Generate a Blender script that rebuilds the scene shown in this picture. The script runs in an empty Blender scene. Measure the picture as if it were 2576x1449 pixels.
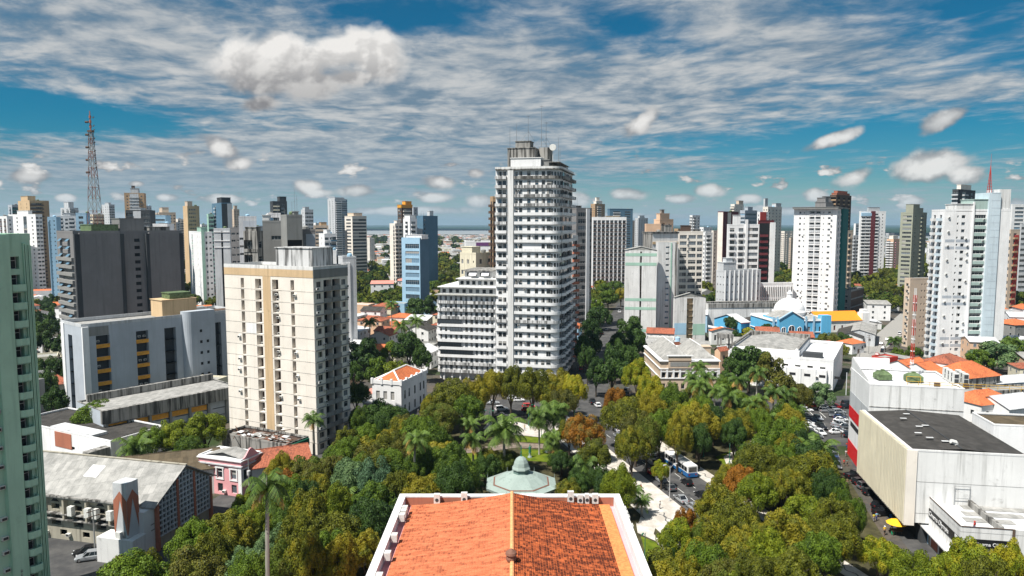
import bpy, math, random
from math import sin, cos, pi, radians, sqrt, atan2, hypot
C = bpy.context.scene
col = C.collection
random.seed(7)
rnd = random.random
ru = random.uniform

# ---------------------------------------------------------------- camera
F_PX, PITCH, CAM_H = 1786.0, radians(5.1), 60.0      # focal length for a 2576 px wide picture
SP, CP = sin(PITCH), cos(PITCH)
cd = bpy.data.cameras.new('camera')
cam = bpy.data.objects.new('camera', cd); col.objects.link(cam)
cam.location = (0, 0, CAM_H); cam.rotation_euler = (radians(90) - PITCH, 0, 0)
cd.sensor_width = 36.0; cd.lens = 36.0 * F_PX / 2576.0
cd.clip_start = 1.0; cd.clip_end = 120000.0
C.camera = cam
C.view_settings.view_transform = 'Standard'; C.view_settings.look = 'None'
C.view_settings.exposure = 0.55; C.view_settings.gamma = 1.0
C.cycles.max_bounces = 5; C.cycles.diffuse_bounces = 2; C.cycles.glossy_bounces = 2
C.cycles.transparent_max_bounces = 6; C.cycles.volume_bounces = 0
C.cycles.use_fast_gi = False

def ray(px, py):
    u = (px - 1288) / F_PX; v = (724.5 - py) / F_PX
    return u, CP + v * SP, -SP + v * CP
def on_z(px, py, z=0.0):            # where the sight line through a pixel meets height z
    a, b, c = ray(px, py); t = (z - CAM_H) / c
    return a * t, b * t
def on_y(px, py, Y):                # the point at distance Y
    a, b, c = ray(px, py); t = Y / b
    return a * t, CAM_H + c * t
def proj(x, y, z):
    z -= CAM_H
    d = y * CP - z * SP; up = y * SP + z * CP
    return 1288 + F_PX * x / d, 724.5 - F_PX * up / d

# ---------------------------------------------------------------- node helper
class NT:
    def __init__(s, tree): s.t = tree; tree.nodes.clear()
    def n(s, typ, **k):
        nd = s.t.nodes.new(typ)
        for a, b in k.items(): setattr(nd, a, b)
        return nd
    def put(s, sock, v):
        if isinstance(v, bpy.types.NodeSocket): s.t.links.new(v, sock)
        elif isinstance(v, (tuple, list)):
            v = tuple(v)
            if sock.type == 'RGBA' and len(v) == 3: v = v + (1,)
            sock.default_value = v
        else: sock.default_value = v
    def m(s, op, a, b=None, c=None, clamp=False):
        nd = s.n('ShaderNodeMath', operation=op, use_clamp=clamp)
        s.put(nd.inputs[0], a)
        if b is not None: s.put(nd.inputs[1], b)
        if c is not None: s.put(nd.inputs[2], c)
        return nd.outputs[0]
    def vm(s, op, a, b=None):
        nd = s.n('ShaderNodeVectorMath', operation=op)
        s.put(nd.inputs[0], a)
        if b is not None: s.put(nd.inputs[1], b)
        return nd.outputs['Value'] if op in ('LENGTH', 'DOT_PRODUCT') else nd.outputs[0]
    def mix(s, f, a, b, blend='MIX'):
        nd = s.n('ShaderNodeMix', data_type='RGBA', blend_type=blend)
        s.put(nd.inputs[0], f); s.put(nd.inputs[6], a); s.put(nd.inputs[7], b)
        return nd.outputs[2]
    def ramp(s, f, a, b, lo=0.0, hi=1.0, smooth=True):
        nd = s.n('ShaderNodeMapRange', interpolation_type='SMOOTHSTEP' if smooth else 'LINEAR')
        for i, v in enumerate((f, a, b, lo, hi)): s.put(nd.inputs[i], v)
        return nd.outputs[0]
    def noise(s, vec, scale, detail=4.0, rough=0.55, dist=0.0, col=False):
        nd = s.n('ShaderNodeTexNoise')
        s.put(nd.inputs['Vector'], vec); nd.inputs['Scale'].default_value = scale
        nd.inputs['Detail'].default_value = detail; nd.inputs['Roughness'].default_value = rough
        nd.inputs['Distortion'].default_value = dist
        return nd.outputs['Color' if col else 'Fac']
    def xyz(s, x, y, z):
        nd = s.n('ShaderNodeCombineXYZ')
        s.put(nd.inputs[0], x); s.put(nd.inputs[1], y); s.put(nd.inputs[2], z)
        return nd.outputs[0]
    def sep(s, v):
        nd = s.n('ShaderNodeSeparateXYZ'); s.put(nd.inputs[0], v); return nd.outputs

# ---------------------------------------------------------------- sun and sky
SUN = (-0.40, -0.34, 0.85)
_l = sqrt(sum(a * a for a in SUN)); SUN = tuple(a / _l for a in SUN)
sd = bpy.data.lights.new('sun', 'SUN'); sd.energy = 5.0; sd.angle = radians(0.5); sd.color = (1, .955, .88)
so = bpy.data.objects.new('sun', sd); col.objects.link(so)
from mathutils import Vector, Matrix
so.rotation_euler = Vector(SUN).to_track_quat('Z', 'Y').to_euler()
W = bpy.data.worlds.new('World'); C.world = W; W.use_nodes = True
w = NT(W.node_tree)
sky = w.n('ShaderNodeTexSky'); sky.sky_type = 'NISHITA'; sky.sun_disc = False
sky.sun_elevation = math.asin(SUN[2]); sky.sun_rotation = atan2(SUN[0], SUN[1])
sky.altitude = 60; sky.air_density = 1.0; sky.dust_density = 0.3; sky.ozone_density = 4.0
tc = w.n('ShaderNodeTexCoord').outputs['Generated']
dx, dy, dz = w.sep(tc)[:3]
ady = w.m('MAXIMUM', w.m('ABSOLUTE', dy), 0.05)
U = w.m('DIVIDE', dx, ady); V = w.m('DIVIDE', dz, ady)
def uv(px, py):
    a, b, c = ray(px, py); return a / b, c / b
UV = w.xyz(U, V, 0.0)
# deep blue base: the sky model, made a little richer
base = w.mix(1.0, sky.outputs[0], (0.07, 0.52, 0.64), 'MULTIPLY')
hor = w.ramp(V, 0.0, 0.17)
base = w.mix(hor, w.mix(1.0, sky.outputs[0], (0.38, 0.62, 0.66), 'MULTIPLY'), base)
# high layer, seen in perspective on a plane overhead
zz = w.m('ADD', w.m('MAXIMUM', dz, 0.0), 0.045)
PX = w.m('DIVIDE', dx, zz); PY = w.m('DIVIDE', dy, zz)
PV = w.xyz(w.m('ADD', w.m('MULTIPLY', PX, 1.15), w.m('MULTIPLY', PY, 0.12)), w.m('MULTIPLY', PY, 1.0), 0.0)
warp = w.noise(PV, 0.55, 3, .5, col=True)
PVw = w.vm('ADD', PV, w.vm('MULTIPLY', w.vm('SUBTRACT', warp, (.5, .5, .5)), (.7, .7, 0)))
cov = w.noise(PVw, 0.42, 3, .55)
rip = w.noise(PVw, 1.9, 6, .60, 0.15)
fine = w.noise(PVw, 5.5, 5, .60, 0.3)
f = w.m('ADD', w.m('MULTIPLY', cov, 0.60), w.m('ADD', w.m('MULTIPLY', rip, 0.62), w.m('MULTIPLY', fine, 0.34)))
def elen(px, py, sx, sy, rot=0.0):    # 0 in the middle, 1 at the rim
    u0, v0 = uv(px, py)
    mp = w.n('ShaderNodeMapping', vector_type='TEXTURE'); w.put(mp.inputs[0], UV)
    mp.inputs[1].default_value = (u0, v0, 0); mp.inputs[2].default_value = (0, 0, radians(rot)); mp.inputs[3].default_value = (sx / F_PX, sy / F_PX, 1)
    return w.vm('LENGTH', mp.outputs[0])
def ell(*a_): return w.m('SUBTRACT', 1.0, elen(*a_))
def soft(e): return w.m('MAXIMUM', e, 0.0)
bias = 0.0
for px, py, sx, sy, rot, k in [
        (120, 285, 480, 70, -8, -1.3), (700, 390, 600, 90, -3, .75), (1100, 45, 380, 60, 2, -.5), (1700, 230, 700, 160, 8, .6),
        (300, 110, 800, 190, -6, .75), (1100, 250, 700, 190, 0, .85), (2050, 110, 700, 110, -14, .5), (1500, 420, 500, 60, 0, .3),
        (2450, 20, 260, 60, 0, -.5), (1600, 60, 260, 60, -20, -.35), (2250, 335, 600, 80, 3, -.75), (1700, 470, 450, 55, 0, -.45), (1850, 380, 500, 60, 0, -.3),
        (2350, 235, 420, 45, 8, .4), (2250, 470, 500, 60, 0, -.3), (250, 440, 700, 110, 0, .6), (1000, 440, 700, 90, 0, .5), (850, 20, 120, 30, 0, -.4), (550, 80, 90, 30, 0, -.4)]:
    bias = w.m('MULTIPLY_ADD', soft(ell(px, py, sx, sy, rot)), k * 0.42, bias)
f = w.m('ADD', f, bias)
high = w.ramp(f, 0.60, 1.02)
# thin veil near the horizon on the left
hcol = w.mix(w.ramp(w.m('ADD', rip, w.m('MULTIPLY', fine, .5)), .55, 1.0), (0.17, 0.25, 0.33), (0.62, 0.62, 0.61))
hcol = w.mix(w.ramp(V, .0, .16), (0.27, 0.36, 0.44), hcol)
CL = 10.5      # clouds in the units of the sky model (its strength follows)
skyc = w.mix(w.m('MULTIPLY', high, 0.92), base, w.vm('MULTIPLY', hcol, (CL, CL, CL)))
# cumulus: heaps of soft ellipses broken up by noise
nvec = w.xyz(w.m('MULTIPLY', U, 1.0), w.m('MULTIPLY', V, 1.35), 0.0)
n1 = w.noise(nvec, 15.0, 5, .52, 0.2)
n1b = w.noise(w.vm('ADD', nvec, (-0.010, 0.022, 0)), 15.0, 4, .52, 0.2)
def heap(items, k=1.5):
    m_ = None
    for it in items:
        e = elen(*it); m_ = e if m_ is None else w.m('SMOOTH_MIN', m_, e, 0.25)
    m_ = w.m('SUBTRACT', 1.0, m_)
    return w.m('MULTIPLY_ADD', w.m('SUBTRACT', n1, 0.5), k, m_), m_
big, bigs = heap([(640, 150, 120, 85), (740, 170, 150, 70, 5), (850, 130, 130, 60, 18), (930, 125, 110, 70), (660, 205, 110, 50), (780, 205, 150, 45), (955, 165, 80, 60), (650, 262, 62, 30, 12), (700, 120, 95, 45), (870, 195, 100, 35)], 1.9)
sm, sms = heap([(780, 470, 52, 30), (800, 485, 50, 16), (1110, 458, 60, 24), (1195, 435, 36, 18), (1215, 505, 50, 22), (75, 445, 75, 24), (165, 497, 40, 14),
                (555, 370, 85, 34, -25), (600, 412, 45, 26), (2340, 415, 130, 52, 12), (2430, 440, 60, 30), (1610, 310, 90, 34, 38), (2150, 445, 80, 34, 18),
                (1580, 490, 70, 24), (1455, 500, 50, 34), (1790, 478, 60, 24), (1715, 500, 50, 16), (1880, 500, 40, 16), (2050, 490, 42, 22),
                (2300, 505, 44, 18), (1090, 497, 60, 16), (900, 480, 70, 20), (555, 500, 90, 16), (420, 497, 50, 14), (345, 462, 30, 12),
                (1385, 480, 40, 22), (250, 545, 260, 18), (1500, 545, 300, 16), (2000, 530, 280, 16), (2560, 520, 60, 30), (1000, 530, 240, 14), (2380, 300, 100, 30, 25), (2100, 350, 90, 20, 20)], 1.7)
nb = w.noise(w.xyz(U, w.m('MULTIPLY', V, 2.3), 0.0), 19.0, 4, .55)
band_ = w.m('MULTIPLY', w.ramp(V, .012, .03), w.ramp(V, .125, .07))
sm = w.m('MAXIMUM', sm, w.m('MULTIPLY', w.m('SUBTRACT', w.m('MULTIPLY', w.m('SUBTRACT', nb, .55), 5.5), w.m('MULTIPLY', w.m('SUBTRACT', .5, n1), 1.5)), band_))
lit = w.ramp(w.m('SUBTRACT', n1, n1b), -0.09, 0.10)
def cum(base_, dens, shape, lo, hi, top, k=1.0):
    a = w.m('MULTIPLY', w.ramp(dens, lo, hi), k)
    body = w.m('ADD', w.m('MULTIPLY', lit, 0.42), w.m('MULTIPLY', top, 0.72), clamp=True)
    cc = w.mix(body, (0.25, 0.25, 0.26), (0.86, 0.84, 0.81))
    return w.mix(a, base_, w.vm('MULTIPLY', cc, (CL, CL, CL)))
_, vb = uv(760, 250); _, vt = uv(760, 95)
topb = w.ramp(V, vb, vt, 0.0, 1.0)
skyc = cum(skyc, sm, sms, 0.12, 0.55, w.ramp(sm, 0.2, 1.0), .9)
skyc = cum(skyc, big, bigs, 0.0, 0.55, topb)
# pale air just above the horizon
skyc = w.mix(w.ramp(V, 0.075, -0.005, 0.0, 0.62), skyc, (4.2, 5.4, 6.2))
bg = w.n('ShaderNodeBackground'); w.put(bg.inputs[0], skyc); bg.inputs[1].default_value = 0.066
wo = w.n('ShaderNodeOutputWorld'); W.node_tree.links.new(bg.outputs[0], wo.inputs[0])

# ================================================================ materials
MATS = {}
def newmat(name):
    m = bpy.data.materials.new(name); m.use_nodes = True
    return m, NT(m.node_tree)
def finish(m, n, color, rough=.7, metal=0.0, spec=.3, bump=None, bstr=.3, bdist=.05, emit=None, normal=None):
    p = n.n('ShaderNodeBsdfPrincipled')
    n.put(p.inputs['Base Color'], color); n.put(p.inputs['Roughness'], rough); p.inputs['Metallic'].default_value = metal
    p.inputs['Specular IOR Level'].default_value = spec
    if bump is not None:
        b = n.n('ShaderNodeBump'); b.inputs['Strength'].default_value = bstr; b.inputs['Distance'].default_value = bdist
        n.put(b.inputs['Height'], bump); m.node_tree.links.new(b.outputs[0], p.inputs['Normal'])
    o = n.n('ShaderNodeOutputMaterial'); m.node_tree.links.new(p.outputs[0], o.inputs[0])
    return m
def plain(name, c, rough=.6, metal=0.0, spec=.3, var=.12, sc=3.0):
    if name in MATS: return MATS[name]
    m, n = newmat(name)
    if var:
        co = n.n('ShaderNodeTexCoord').outputs['Object']
        nz = n.noise(co, sc, 3)
        c = n.mix(n.ramp(nz, .3, .7), tuple(x * (1 - var) for x in c), tuple(min(1, x * (1 + var)) for x in c))
    MATS[name] = finish(m, n, c, rough, metal, spec); return MATS[name]
def wall(name, c, grime=.3, dirt=(.10, .095, .085), sc=1.0, rough=.85):
    """painted render or concrete: patchy tone, rain streaks, blotches of black mould"""
    if name in MATS: return MATS[name]
    m, n = newmat(name)
    co = n.n('ShaderNodeTexCoord').outputs['Object']
    oi = n.n('ShaderNodeObjectInfo').outputs['Random']
    x, y, z = n.sep(co)[:3]
    a = n.noise(co, .13 * sc, 5, .6)
    st = n.noise(n.xyz(n.m('MULTIPLY', x, 1.0), n.m('MULTIPLY', y, 1.0), n.m('MULTIPLY', z, .055)), 1.1 * sc, 5, .62)
    bl = n.noise(co, .55 * sc, 6, .68)
    tone = n.mix(n.ramp(a, .3, .7), tuple(v * .90 for v in c), tuple(min(.9, v * 1.05) for v in c))
    k = n.m('MULTIPLY', n.ramp(st, .46, .72), n.ramp(a, .25, .65)) if grime < .9 else n.ramp(st, .42, .62)
    k2 = n.m('MULTIPLY', n.ramp(bl, .54, .74), n.ramp(st, .35, .6))
    kk = n.m('MULTIPLY', n.m('MAXIMUM', k, k2), grime, clamp=True)
    MATS[name] = finish(m, n, n.mix(kk, tone, dirt), rough, bump=bl, bstr=.12, bdist=.03, spec=.2)
    return MATS[name]
def tiles(name, c1, c2, dark, sc=1.0, stain=.5, rowdir='x'):
    if name in MATS: return MATS[name]
    m, n = newmat(name)
    co = n.n('ShaderNodeTexCoord').outputs['Object']
    x, y, z = n.sep(co)[:3]
    nz = n.noise(co, 2.2 * sc, 5, .65); big_ = n.noise(co, .22, 4, .6)
    wv = n.n('ShaderNodeTexWave', wave_type='BANDS', bands_direction='X', wave_profile='SIN')
    n.put(wv.inputs['Vector'], co); wv.inputs['Scale'].default_value = .9 * sc; wv.inputs['Distortion'].default_value = 2.0
    cc = n.mix(n.ramp(nz, .35, .68), c1, c2)
    cc = n.mix(n.m('MULTIPLY', n.ramp(n.m('ADD', n.m('MULTIPLY', nz, .5), n.m('MULTIPLY', big_, .6)), .5, .72), stain), cc, dark)
    MATS[name] = finish(m, n, cc, .85, bump=n.m('ADD', wv.outputs['Fac'], nz), bstr=.5, bdist=.08, spec=.15)
    return MATS[name]
def sheet(name, c, c2, lines=1.2, rough=.8):
    """corrugated or fibre-cement roofing laid in rows, some sheets newer than others"""
    if name in MATS: return MATS[name]
    m, n = newmat(name)
    co = n.n('ShaderNodeTexCoord').outputs['Object']
    br = n.n('ShaderNodeTexBrick'); n.put(br.inputs['Vector'], co)
    br.inputs['Scale'].default_value = .5; br.inputs['Color1'].default_value = (.35,) * 3 + (1,); br.inputs['Color2'].default_value = (.75,) * 3 + (1,)
    br.inputs['Mortar'].default_value = (.12,) * 3 + (1,); br.inputs['Mortar Size'].default_value = .012; br.inputs['Brick Width'].default_value = .55; br.inputs['Row Height'].default_value = 1.0
    nz = n.noise(co, .5, 6, .7)
    g = n.sep(br.outputs[0])[0]
    f_ = n.m('ADD', n.m('MULTIPLY', g, .45), n.m('MULTIPLY', nz, .75))
    wv = n.n('ShaderNodeTexWave', wave_type='BANDS', bands_direction='X'); n.put(wv.inputs['Vector'], co); wv.inputs['Scale'].default_value = lines
    MATS[name] = finish(m, n, n.mix(n.ramp(f_, .35, .85), c2, c), rough, bump=wv.outputs['Fac'], bstr=.4, bdist=.06, spec=.2)
    return MATS[name]

M = {}
M['white'] = wall('white_paint', (.83, .83, .83), .28)
M['whited'] = wall('stained_white_paint', (.73, .73, .72), .6, (.17, .165, .15))
M['greyw'] = wall('pale_grey_paint', (.55, .57, .59), .45)
M['bluegrey'] = wall('blue_grey_paint', (.44, .48, .53), .15)
M['dgrey'] = wall('dark_grey_cladding', (.055, .06, .065), .2)
M['concrete'] = wall('weathered_concrete', (.27, .27, .26), .45, (.08, .08, .075))
M['slab'] = wall('grey_plaster', (.22, .215, .215), .35, (.07, .07, .07))
M['old'] = wall('mouldy_concrete', (.33, .32, .30), .9, (.035, .033, .03))
M['cream'] = wall('cream_plaster', (.82, .76, .68), .22, (.33, .26, .18))
M['cream2'] = wall('pale_yellow_plaster', (.72, .67, .52), .35, (.2, .17, .12))
M['ochre'] = wall('ochre_plaster', (.62, .45, .27), .4, (.2, .14, .08))
M['sand'] = wall('sand_plaster', (.62, .50, .39), .22, (.25, .2, .15))
M['tan'] = wall('tan_cladding', (.44, .30, .18), .2)
M['peach'] = wall('peach_plaster', (.74, .50, .34), .25, (.3, .2, .15))
M['olive'] = wall('grey_olive_paint', (.36, .37, .29), .2)
M['mint'] = wall('mint_green_paint', (.46, .70, .53), .35, (.12, .25, .17))
M['mint2'] = wall('dusty_green_paint', (.36, .56, .46), .3, (.3, .33, .3))
M['green'] = wall('pale_green_wall', (.27, .50, .36), .3, (.08, .2, .12))
M['lblue'] = wall('light_blue_paint', (.36, .56, .72), .15)
M['sky'] = wall('sky_blue_paint', (.12, .45, .72), .15)
M['steelblue'] = wall('steel_blue_paint', (.10, .19, .27), .15)
M['teal'] = wall('teal_netting', (.012, .14, .14), .3)
M['brown'] = wall('brown_cladding', (.12, .08, .06), .3)
M['maroon'] = wall('maroon_cladding', (.14, .03, .035), .2)
M['red'] = wall('red_paint', (.50, .06, .045), .2)
M['bred'] = plain('bright_red_panel', (.72, .012, .02), .4)
M['brick'] = wall('terracotta_panels', (.42, .16, .10), .4, (.15, .08, .06))
M['pink'] = wall('pink_plaster', (.78, .38, .40), .25, (.4, .25, .25))
M['mould'] = wall('black_streaked_white_paint', (.66, .66, .66), .92, (.07, .07, .068), 1.1)
M['churchw'] = wall('shade_darkened_grimy_plaster', (.40, .37, .30), .8, (.06, .055, .045))  # grimy beige, its base also darkened to stand in for shade on the side wall
M['beige'] = wall('beige_plaster', (.60, .47, .35), .2)
M['ice'] = wall('ice_blue_paint', (.58, .68, .74), .25)
M['sage'] = wall('sage_panel', (.40, .52, .48), .3)
M['orange'] = plain('orange_panel', (.68, .32, .04), .6, var=.2, sc=.8)
M['ygreen'] = plain('green_tank_fibre', (.12, .17, .08), .5, var=.35, sc=1.2)
M['roofg'] = sheet('grey_roof_sheets', (.42, .41, .39), (.20, .20, .19))
M['roofd'] = sheet('dark_roof_sheets', (.075, .07, .065), (.035, .033, .03), 2.2)
M['roofw'] = sheet('pale_roof_sheets', (.72, .73, .74), (.45, .46, .47))
M['roofc'] = wall('stained_roof_slab', (.36, .36, .34), .8, (.07, .07, .065))
M['roofrust'] = sheet('mossy_brown_roof_sheets', (.14, .11, .07), (.07, .055, .035), 2.0)
M['tile'] = tiles('orange_roof_tiles', (.62, .19, .075), (.50, .14, .06), (.16, .05, .03))
M['tiled'] = tiles('weathered_roof_tiles', (.42, .14, .08), (.28, .09, .055), (.10, .05, .04), stain=.9)
M['tilep'] = tiles('pink_roof_tiles', (.70, .30, .24), (.62, .25, .2), (.4, .16, .13), stain=.3)
M['metal'] = plain('galvanised_metal', (.30, .31, .32), .5, .6)
M['rust'] = plain('rusty_steel', (.20, .10, .07), .8)
M['black'] = plain('black_paint', (.012, .012, .013), .5)
M['wood'] = plain('dark_wood', (.09, .05, .03), .7)
M['plastic'] = plain('white_casing', (.66, .66, .63), .5)
def glass(name, c, rough=.12, spec=.6, var=.0):
    m, n = newmat(name)
    oi = n.n('ShaderNodeObjectInfo').outputs['Random']
    if var:
        f_ = n.ramp(oi, 1 - var, 1.0, smooth=False)
        c = n.mix(f_, c, tuple(min(.5, x * 5 + .06) for x in c))
    return finish(m, n, c, rough, spec=spec)
M['glass'] = glass('window_glass', (.022, .028, .034), var=.35)
M['glassb'] = glass('blue_window_glass', (.03, .06, .09), var=.4)
M['dark'] = plain('unlit_interior', (.022, .022, .024), .9)
M['curtain'] = plain('pale_curtain', (.34, .33, .31), .9)
M['frame'] = plain('window_frame_paint', (.55, .55, .53), .6)
M['frameb'] = plain('dark_window_frame', (.05, .05, .05), .5)

# ================================================================ mesh building
MESHES = {}
class MB:
    def __init__(s): s.v = []; s.f = []; s.mi = []; s.mats = []
    def mat(s, m):
        if m is None: return 0
        if m not in s.mats: s.mats.append(m)
        return s.mats.index(m)
    def face(s, pts, m=None):
        b = len(s.v); s.v += [tuple(p) for p in pts]; s.f.append(tuple(range(b, b + len(pts)))); s.mi.append(s.mat(m))
    def box(s, x0, y0, z0, x1, y1, z1, m=None, T=None):
        if x1 < x0: x0, x1 = x1, x0
        if y1 < y0: y0, y1 = y1, y0
        if z1 < z0: z0, z1 = z1, z0
        b = len(s.v); P = [(x0, y0, z0), (x1, y0, z0), (x1, y1, z0), (x0, y1, z0), (x0, y0, z1), (x1, y0, z1), (x1, y1, z1), (x0, y1, z1)]
        if T: P = [T(*p) for p in P]
        s.v += P
        for f in ((0, 3, 2, 1), (4, 5, 6, 7), (0, 1, 5, 4), (1, 2, 6, 5), (2, 3, 7, 6), (3, 0, 4, 7)): s.f.append(tuple(b + i for i in f)); s.mi.append(s.mat(m))
    def prism(s, poly, z0, z1, m=None, top=None, T=None, cap=True):
        n = len(poly); b = len(s.v)
        P = [(x, y, z0) for x, y in poly] + [(x, y, z1) for x, y in poly]
        if T: P = [T(*p) for p in P]
        s.v += P; k = s.mat(m)
        for i in range(n):
            j = (i + 1) % n; s.f.append((b + i, b + j, b + n + j, b + n + i)); s.mi.append(k)
        if cap:
            s.f.append(tuple(b + n + i for i in range(n))); s.mi.append(s.mat(top if top is not None else m))
            s.f.append(tuple(b + i for i in reversed(range(n)))); s.mi.append(k)
    def tube(s, p0, p1, r0, r1=None, n=6, m=None, cap=True):
        r1 = r0 if r1 is None else r1
        a, c = Vector(p0), Vector(p1); d = (c - a)
        if d.length < 1e-6: return
        q = d.to_track_quat('Z', 'Y'); b = len(s.v); k = s.mat(m)
        for o, r in ((a, r0), (c, r1)):
            for i in range(n):
                t = 2 * pi * i / n; s.v.append(tuple(o + q @ Vector((r * cos(t), r * sin(t), 0))))
        for i in range(n):
            j = (i + 1) % n; s.f.append((b + i, b + j, b + n + j, b + n + i)); s.mi.append(k)
        if cap:
            s.f.append(tuple(b + n + i for i in range(n))); s.mi.append(k); s.f.append(tuple(b + i for i in reversed(range(n)))); s.mi.append(k)
    def lathe(s, prof, n=12, c=(0, 0), m=None, ph=0.0, squash=1.0):
        b = len(s.v); k = s.mat(m)
        for r, z in prof:
            for i in range(n):
                t = 2 * pi * i / n + ph; s.v.append((c[0] + r * cos(t), c[1] + r * sin(t) * squash, z))
        for q in range(len(prof) - 1):
            for i in range(n):
                j = (i + 1) % n; s.f.append((b + q * n + i, b + q * n + j, b + (q + 1) * n + j, b + (q + 1) * n + i)); s.mi.append(k)
        s.f.append(tuple(b + (len(prof) - 1) * n + i for i in range(n))); s.mi.append(k)
    def mesh(s, name, mat=None, smooth=False):
        me = bpy.data.meshes.new(name); me.from_pydata(s.v, [], s.f)
        ms = s.mats if s.mats else [mat]
        for m_ in ms: me.materials.append(m_)
        if len(ms) > 1: me.polygons.foreach_set('material_index', s.mi)
        if smooth: me.polygons.foreach_set('use_smooth', [True] * len(me.polygons))
        me.update(); return me
    def build(s, name, mat=None, parent=None, loc=(0, 0, 0), smooth=False):
        if not s.v: return None
        return link(name, s.mesh(name, mat, smooth), parent, loc)
def link(name, me, parent=None, loc=(0, 0, 0), rz=0.0, mat=None):
    o = bpy.data.objects.new(name, me); col.objects.link(o)
    o.location = loc; o.rotation_euler = (0, 0, rz)
    if parent is not None: o.parent = parent
    if mat is not None:
        o.material_slots[0].link = 'OBJECT'; o.material_slots[0].material = mat
    return o
def tag(o, label=None, cat=None, group=None, kind=None):
    if label: o['label'] = label
    if cat: o['category'] = cat
    if group: o['group'] = group
    if kind: o['kind'] = kind
    return o
def thing(name, label, cat, loc=(0, 0, 0), rz=0.0, group=None):
    o = bpy.data.objects.new(name, None); col.objects.link(o); o.location = loc; o.rotation_euler = (0, 0, rz)
    o.empty_display_size = .5
    return tag(o, label, cat, group)
def copy_tree(o, parent=None):
    c = o.copy(); col.objects.link(c); c.parent = parent
    for ch in o.children: copy_tree(ch, c)
    return c

# ================================================================ windows, balconies
def cached(key, fn):
    if key not in MESHES: MESHES[key] = fn()
    return MESHES[key]
def window_mesh(w_, h_, style, gl, fr):
    """local x along the wall, -y outwards, centred; sits inside its hole"""
    key = ('win', round(w_, 1), round(h_, 1), style, gl.name, fr.name)
    def mk():
        b = MB(); t = .06 if w_ > .8 else .04
        W2, H2 = w_ / 2, h_ / 2
        b.face([(-W2, .02, -H2), (W2, .02, -H2), (W2, .02, H2), (-W2, .02, H2)], gl)
        if style != 'n':
            for x0, z0, x1, z1 in ((-W2, -H2, W2, -H2 + t), (-W2, H2 - t, W2, H2), (-W2, -H2 + t, -W2 + t, H2 - t), (W2 - t, -H2 + t, W2, H2 - t)):
                b.box(x0, -.05, z0, x1, .015, z1, fr)
            k = max(1, int(round(w_ / (1.1 if style == 'w' else 1.5))))
            for i in range(1, k):
                x = -W2 + w_ * i / k; b.box(x - t / 2, -.04, -H2 + t, x + t / 2, .015, H2 - t, fr)
            if style == 't': b.box(-W2 + t, -.045, H2 * .3, W2 - t, .014, H2 * .3 + t, fr)
            if style == 'c': b.box(-W2 + t, -.01, -H2 + t, -W2 + w_ * .45, .01, H2 - t, M['curtain'])
            if style == 'h': b.box(-W2 + t, -.01, 0, W2 - t, .01, H2 - t, M['curtain'])
        return b.mesh('window')
    return cached(key, mk)
def balcony_mesh(w_, d_, h_, mat, rail=False):
    key = ('bal', round(w_, 1), round(d_, 1), round(h_, 1), mat.name, rail)
    def mk():
        b = MB(); W2 = w_ / 2
        b.box(-W2, -d_, -.18, W2, 0, 0, mat)
        if rail:
            b.box(-W2, -d_, h_ - .06, W2, -d_ + .06, h_, M['metal']); b.box(-W2, -d_, h_ - .06, -W2 + .05, 0, h_, M['metal']); b.box(W2 - .05, -d_, h_ - .06, W2, 0, h_, M['metal'])
            k = int(w_ / .35) + 1
            for i in range(k + 1): x = -W2 + .02 + (w_ - .06) * i / k; b.box(x, -d_ + .01, 0, x + .03, -d_ + .04, h_ - .06, M['metal'])
        else:
            b.box(-W2, -d_, 0, W2, -d_ + .12, h_, mat); b.box(-W2, -d_ + .12, 0, -W2 + .12, 0, h_, mat); b.box(W2 - .12, -d_ + .12, 0, W2, 0, h_, mat)
        return b.mesh('balcony')
    return cached(key, mk)
def ac_mesh():
    def mk():
        b = MB(); b.box(-.42, -.55, -.25, .42, 0, .3, M['plastic'])
        b.box(-.34, -.57, -.17, .34, -.55, .22, M['frameb']); b.box(-.4, -.5, -.33, -.34, 0, -.25, M['metal']); b.box(.34, -.5, -.33, .4, 0, -.25, M['metal'])
        return b.mesh('air_conditioner')
    return cached('ac', mk)

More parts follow.
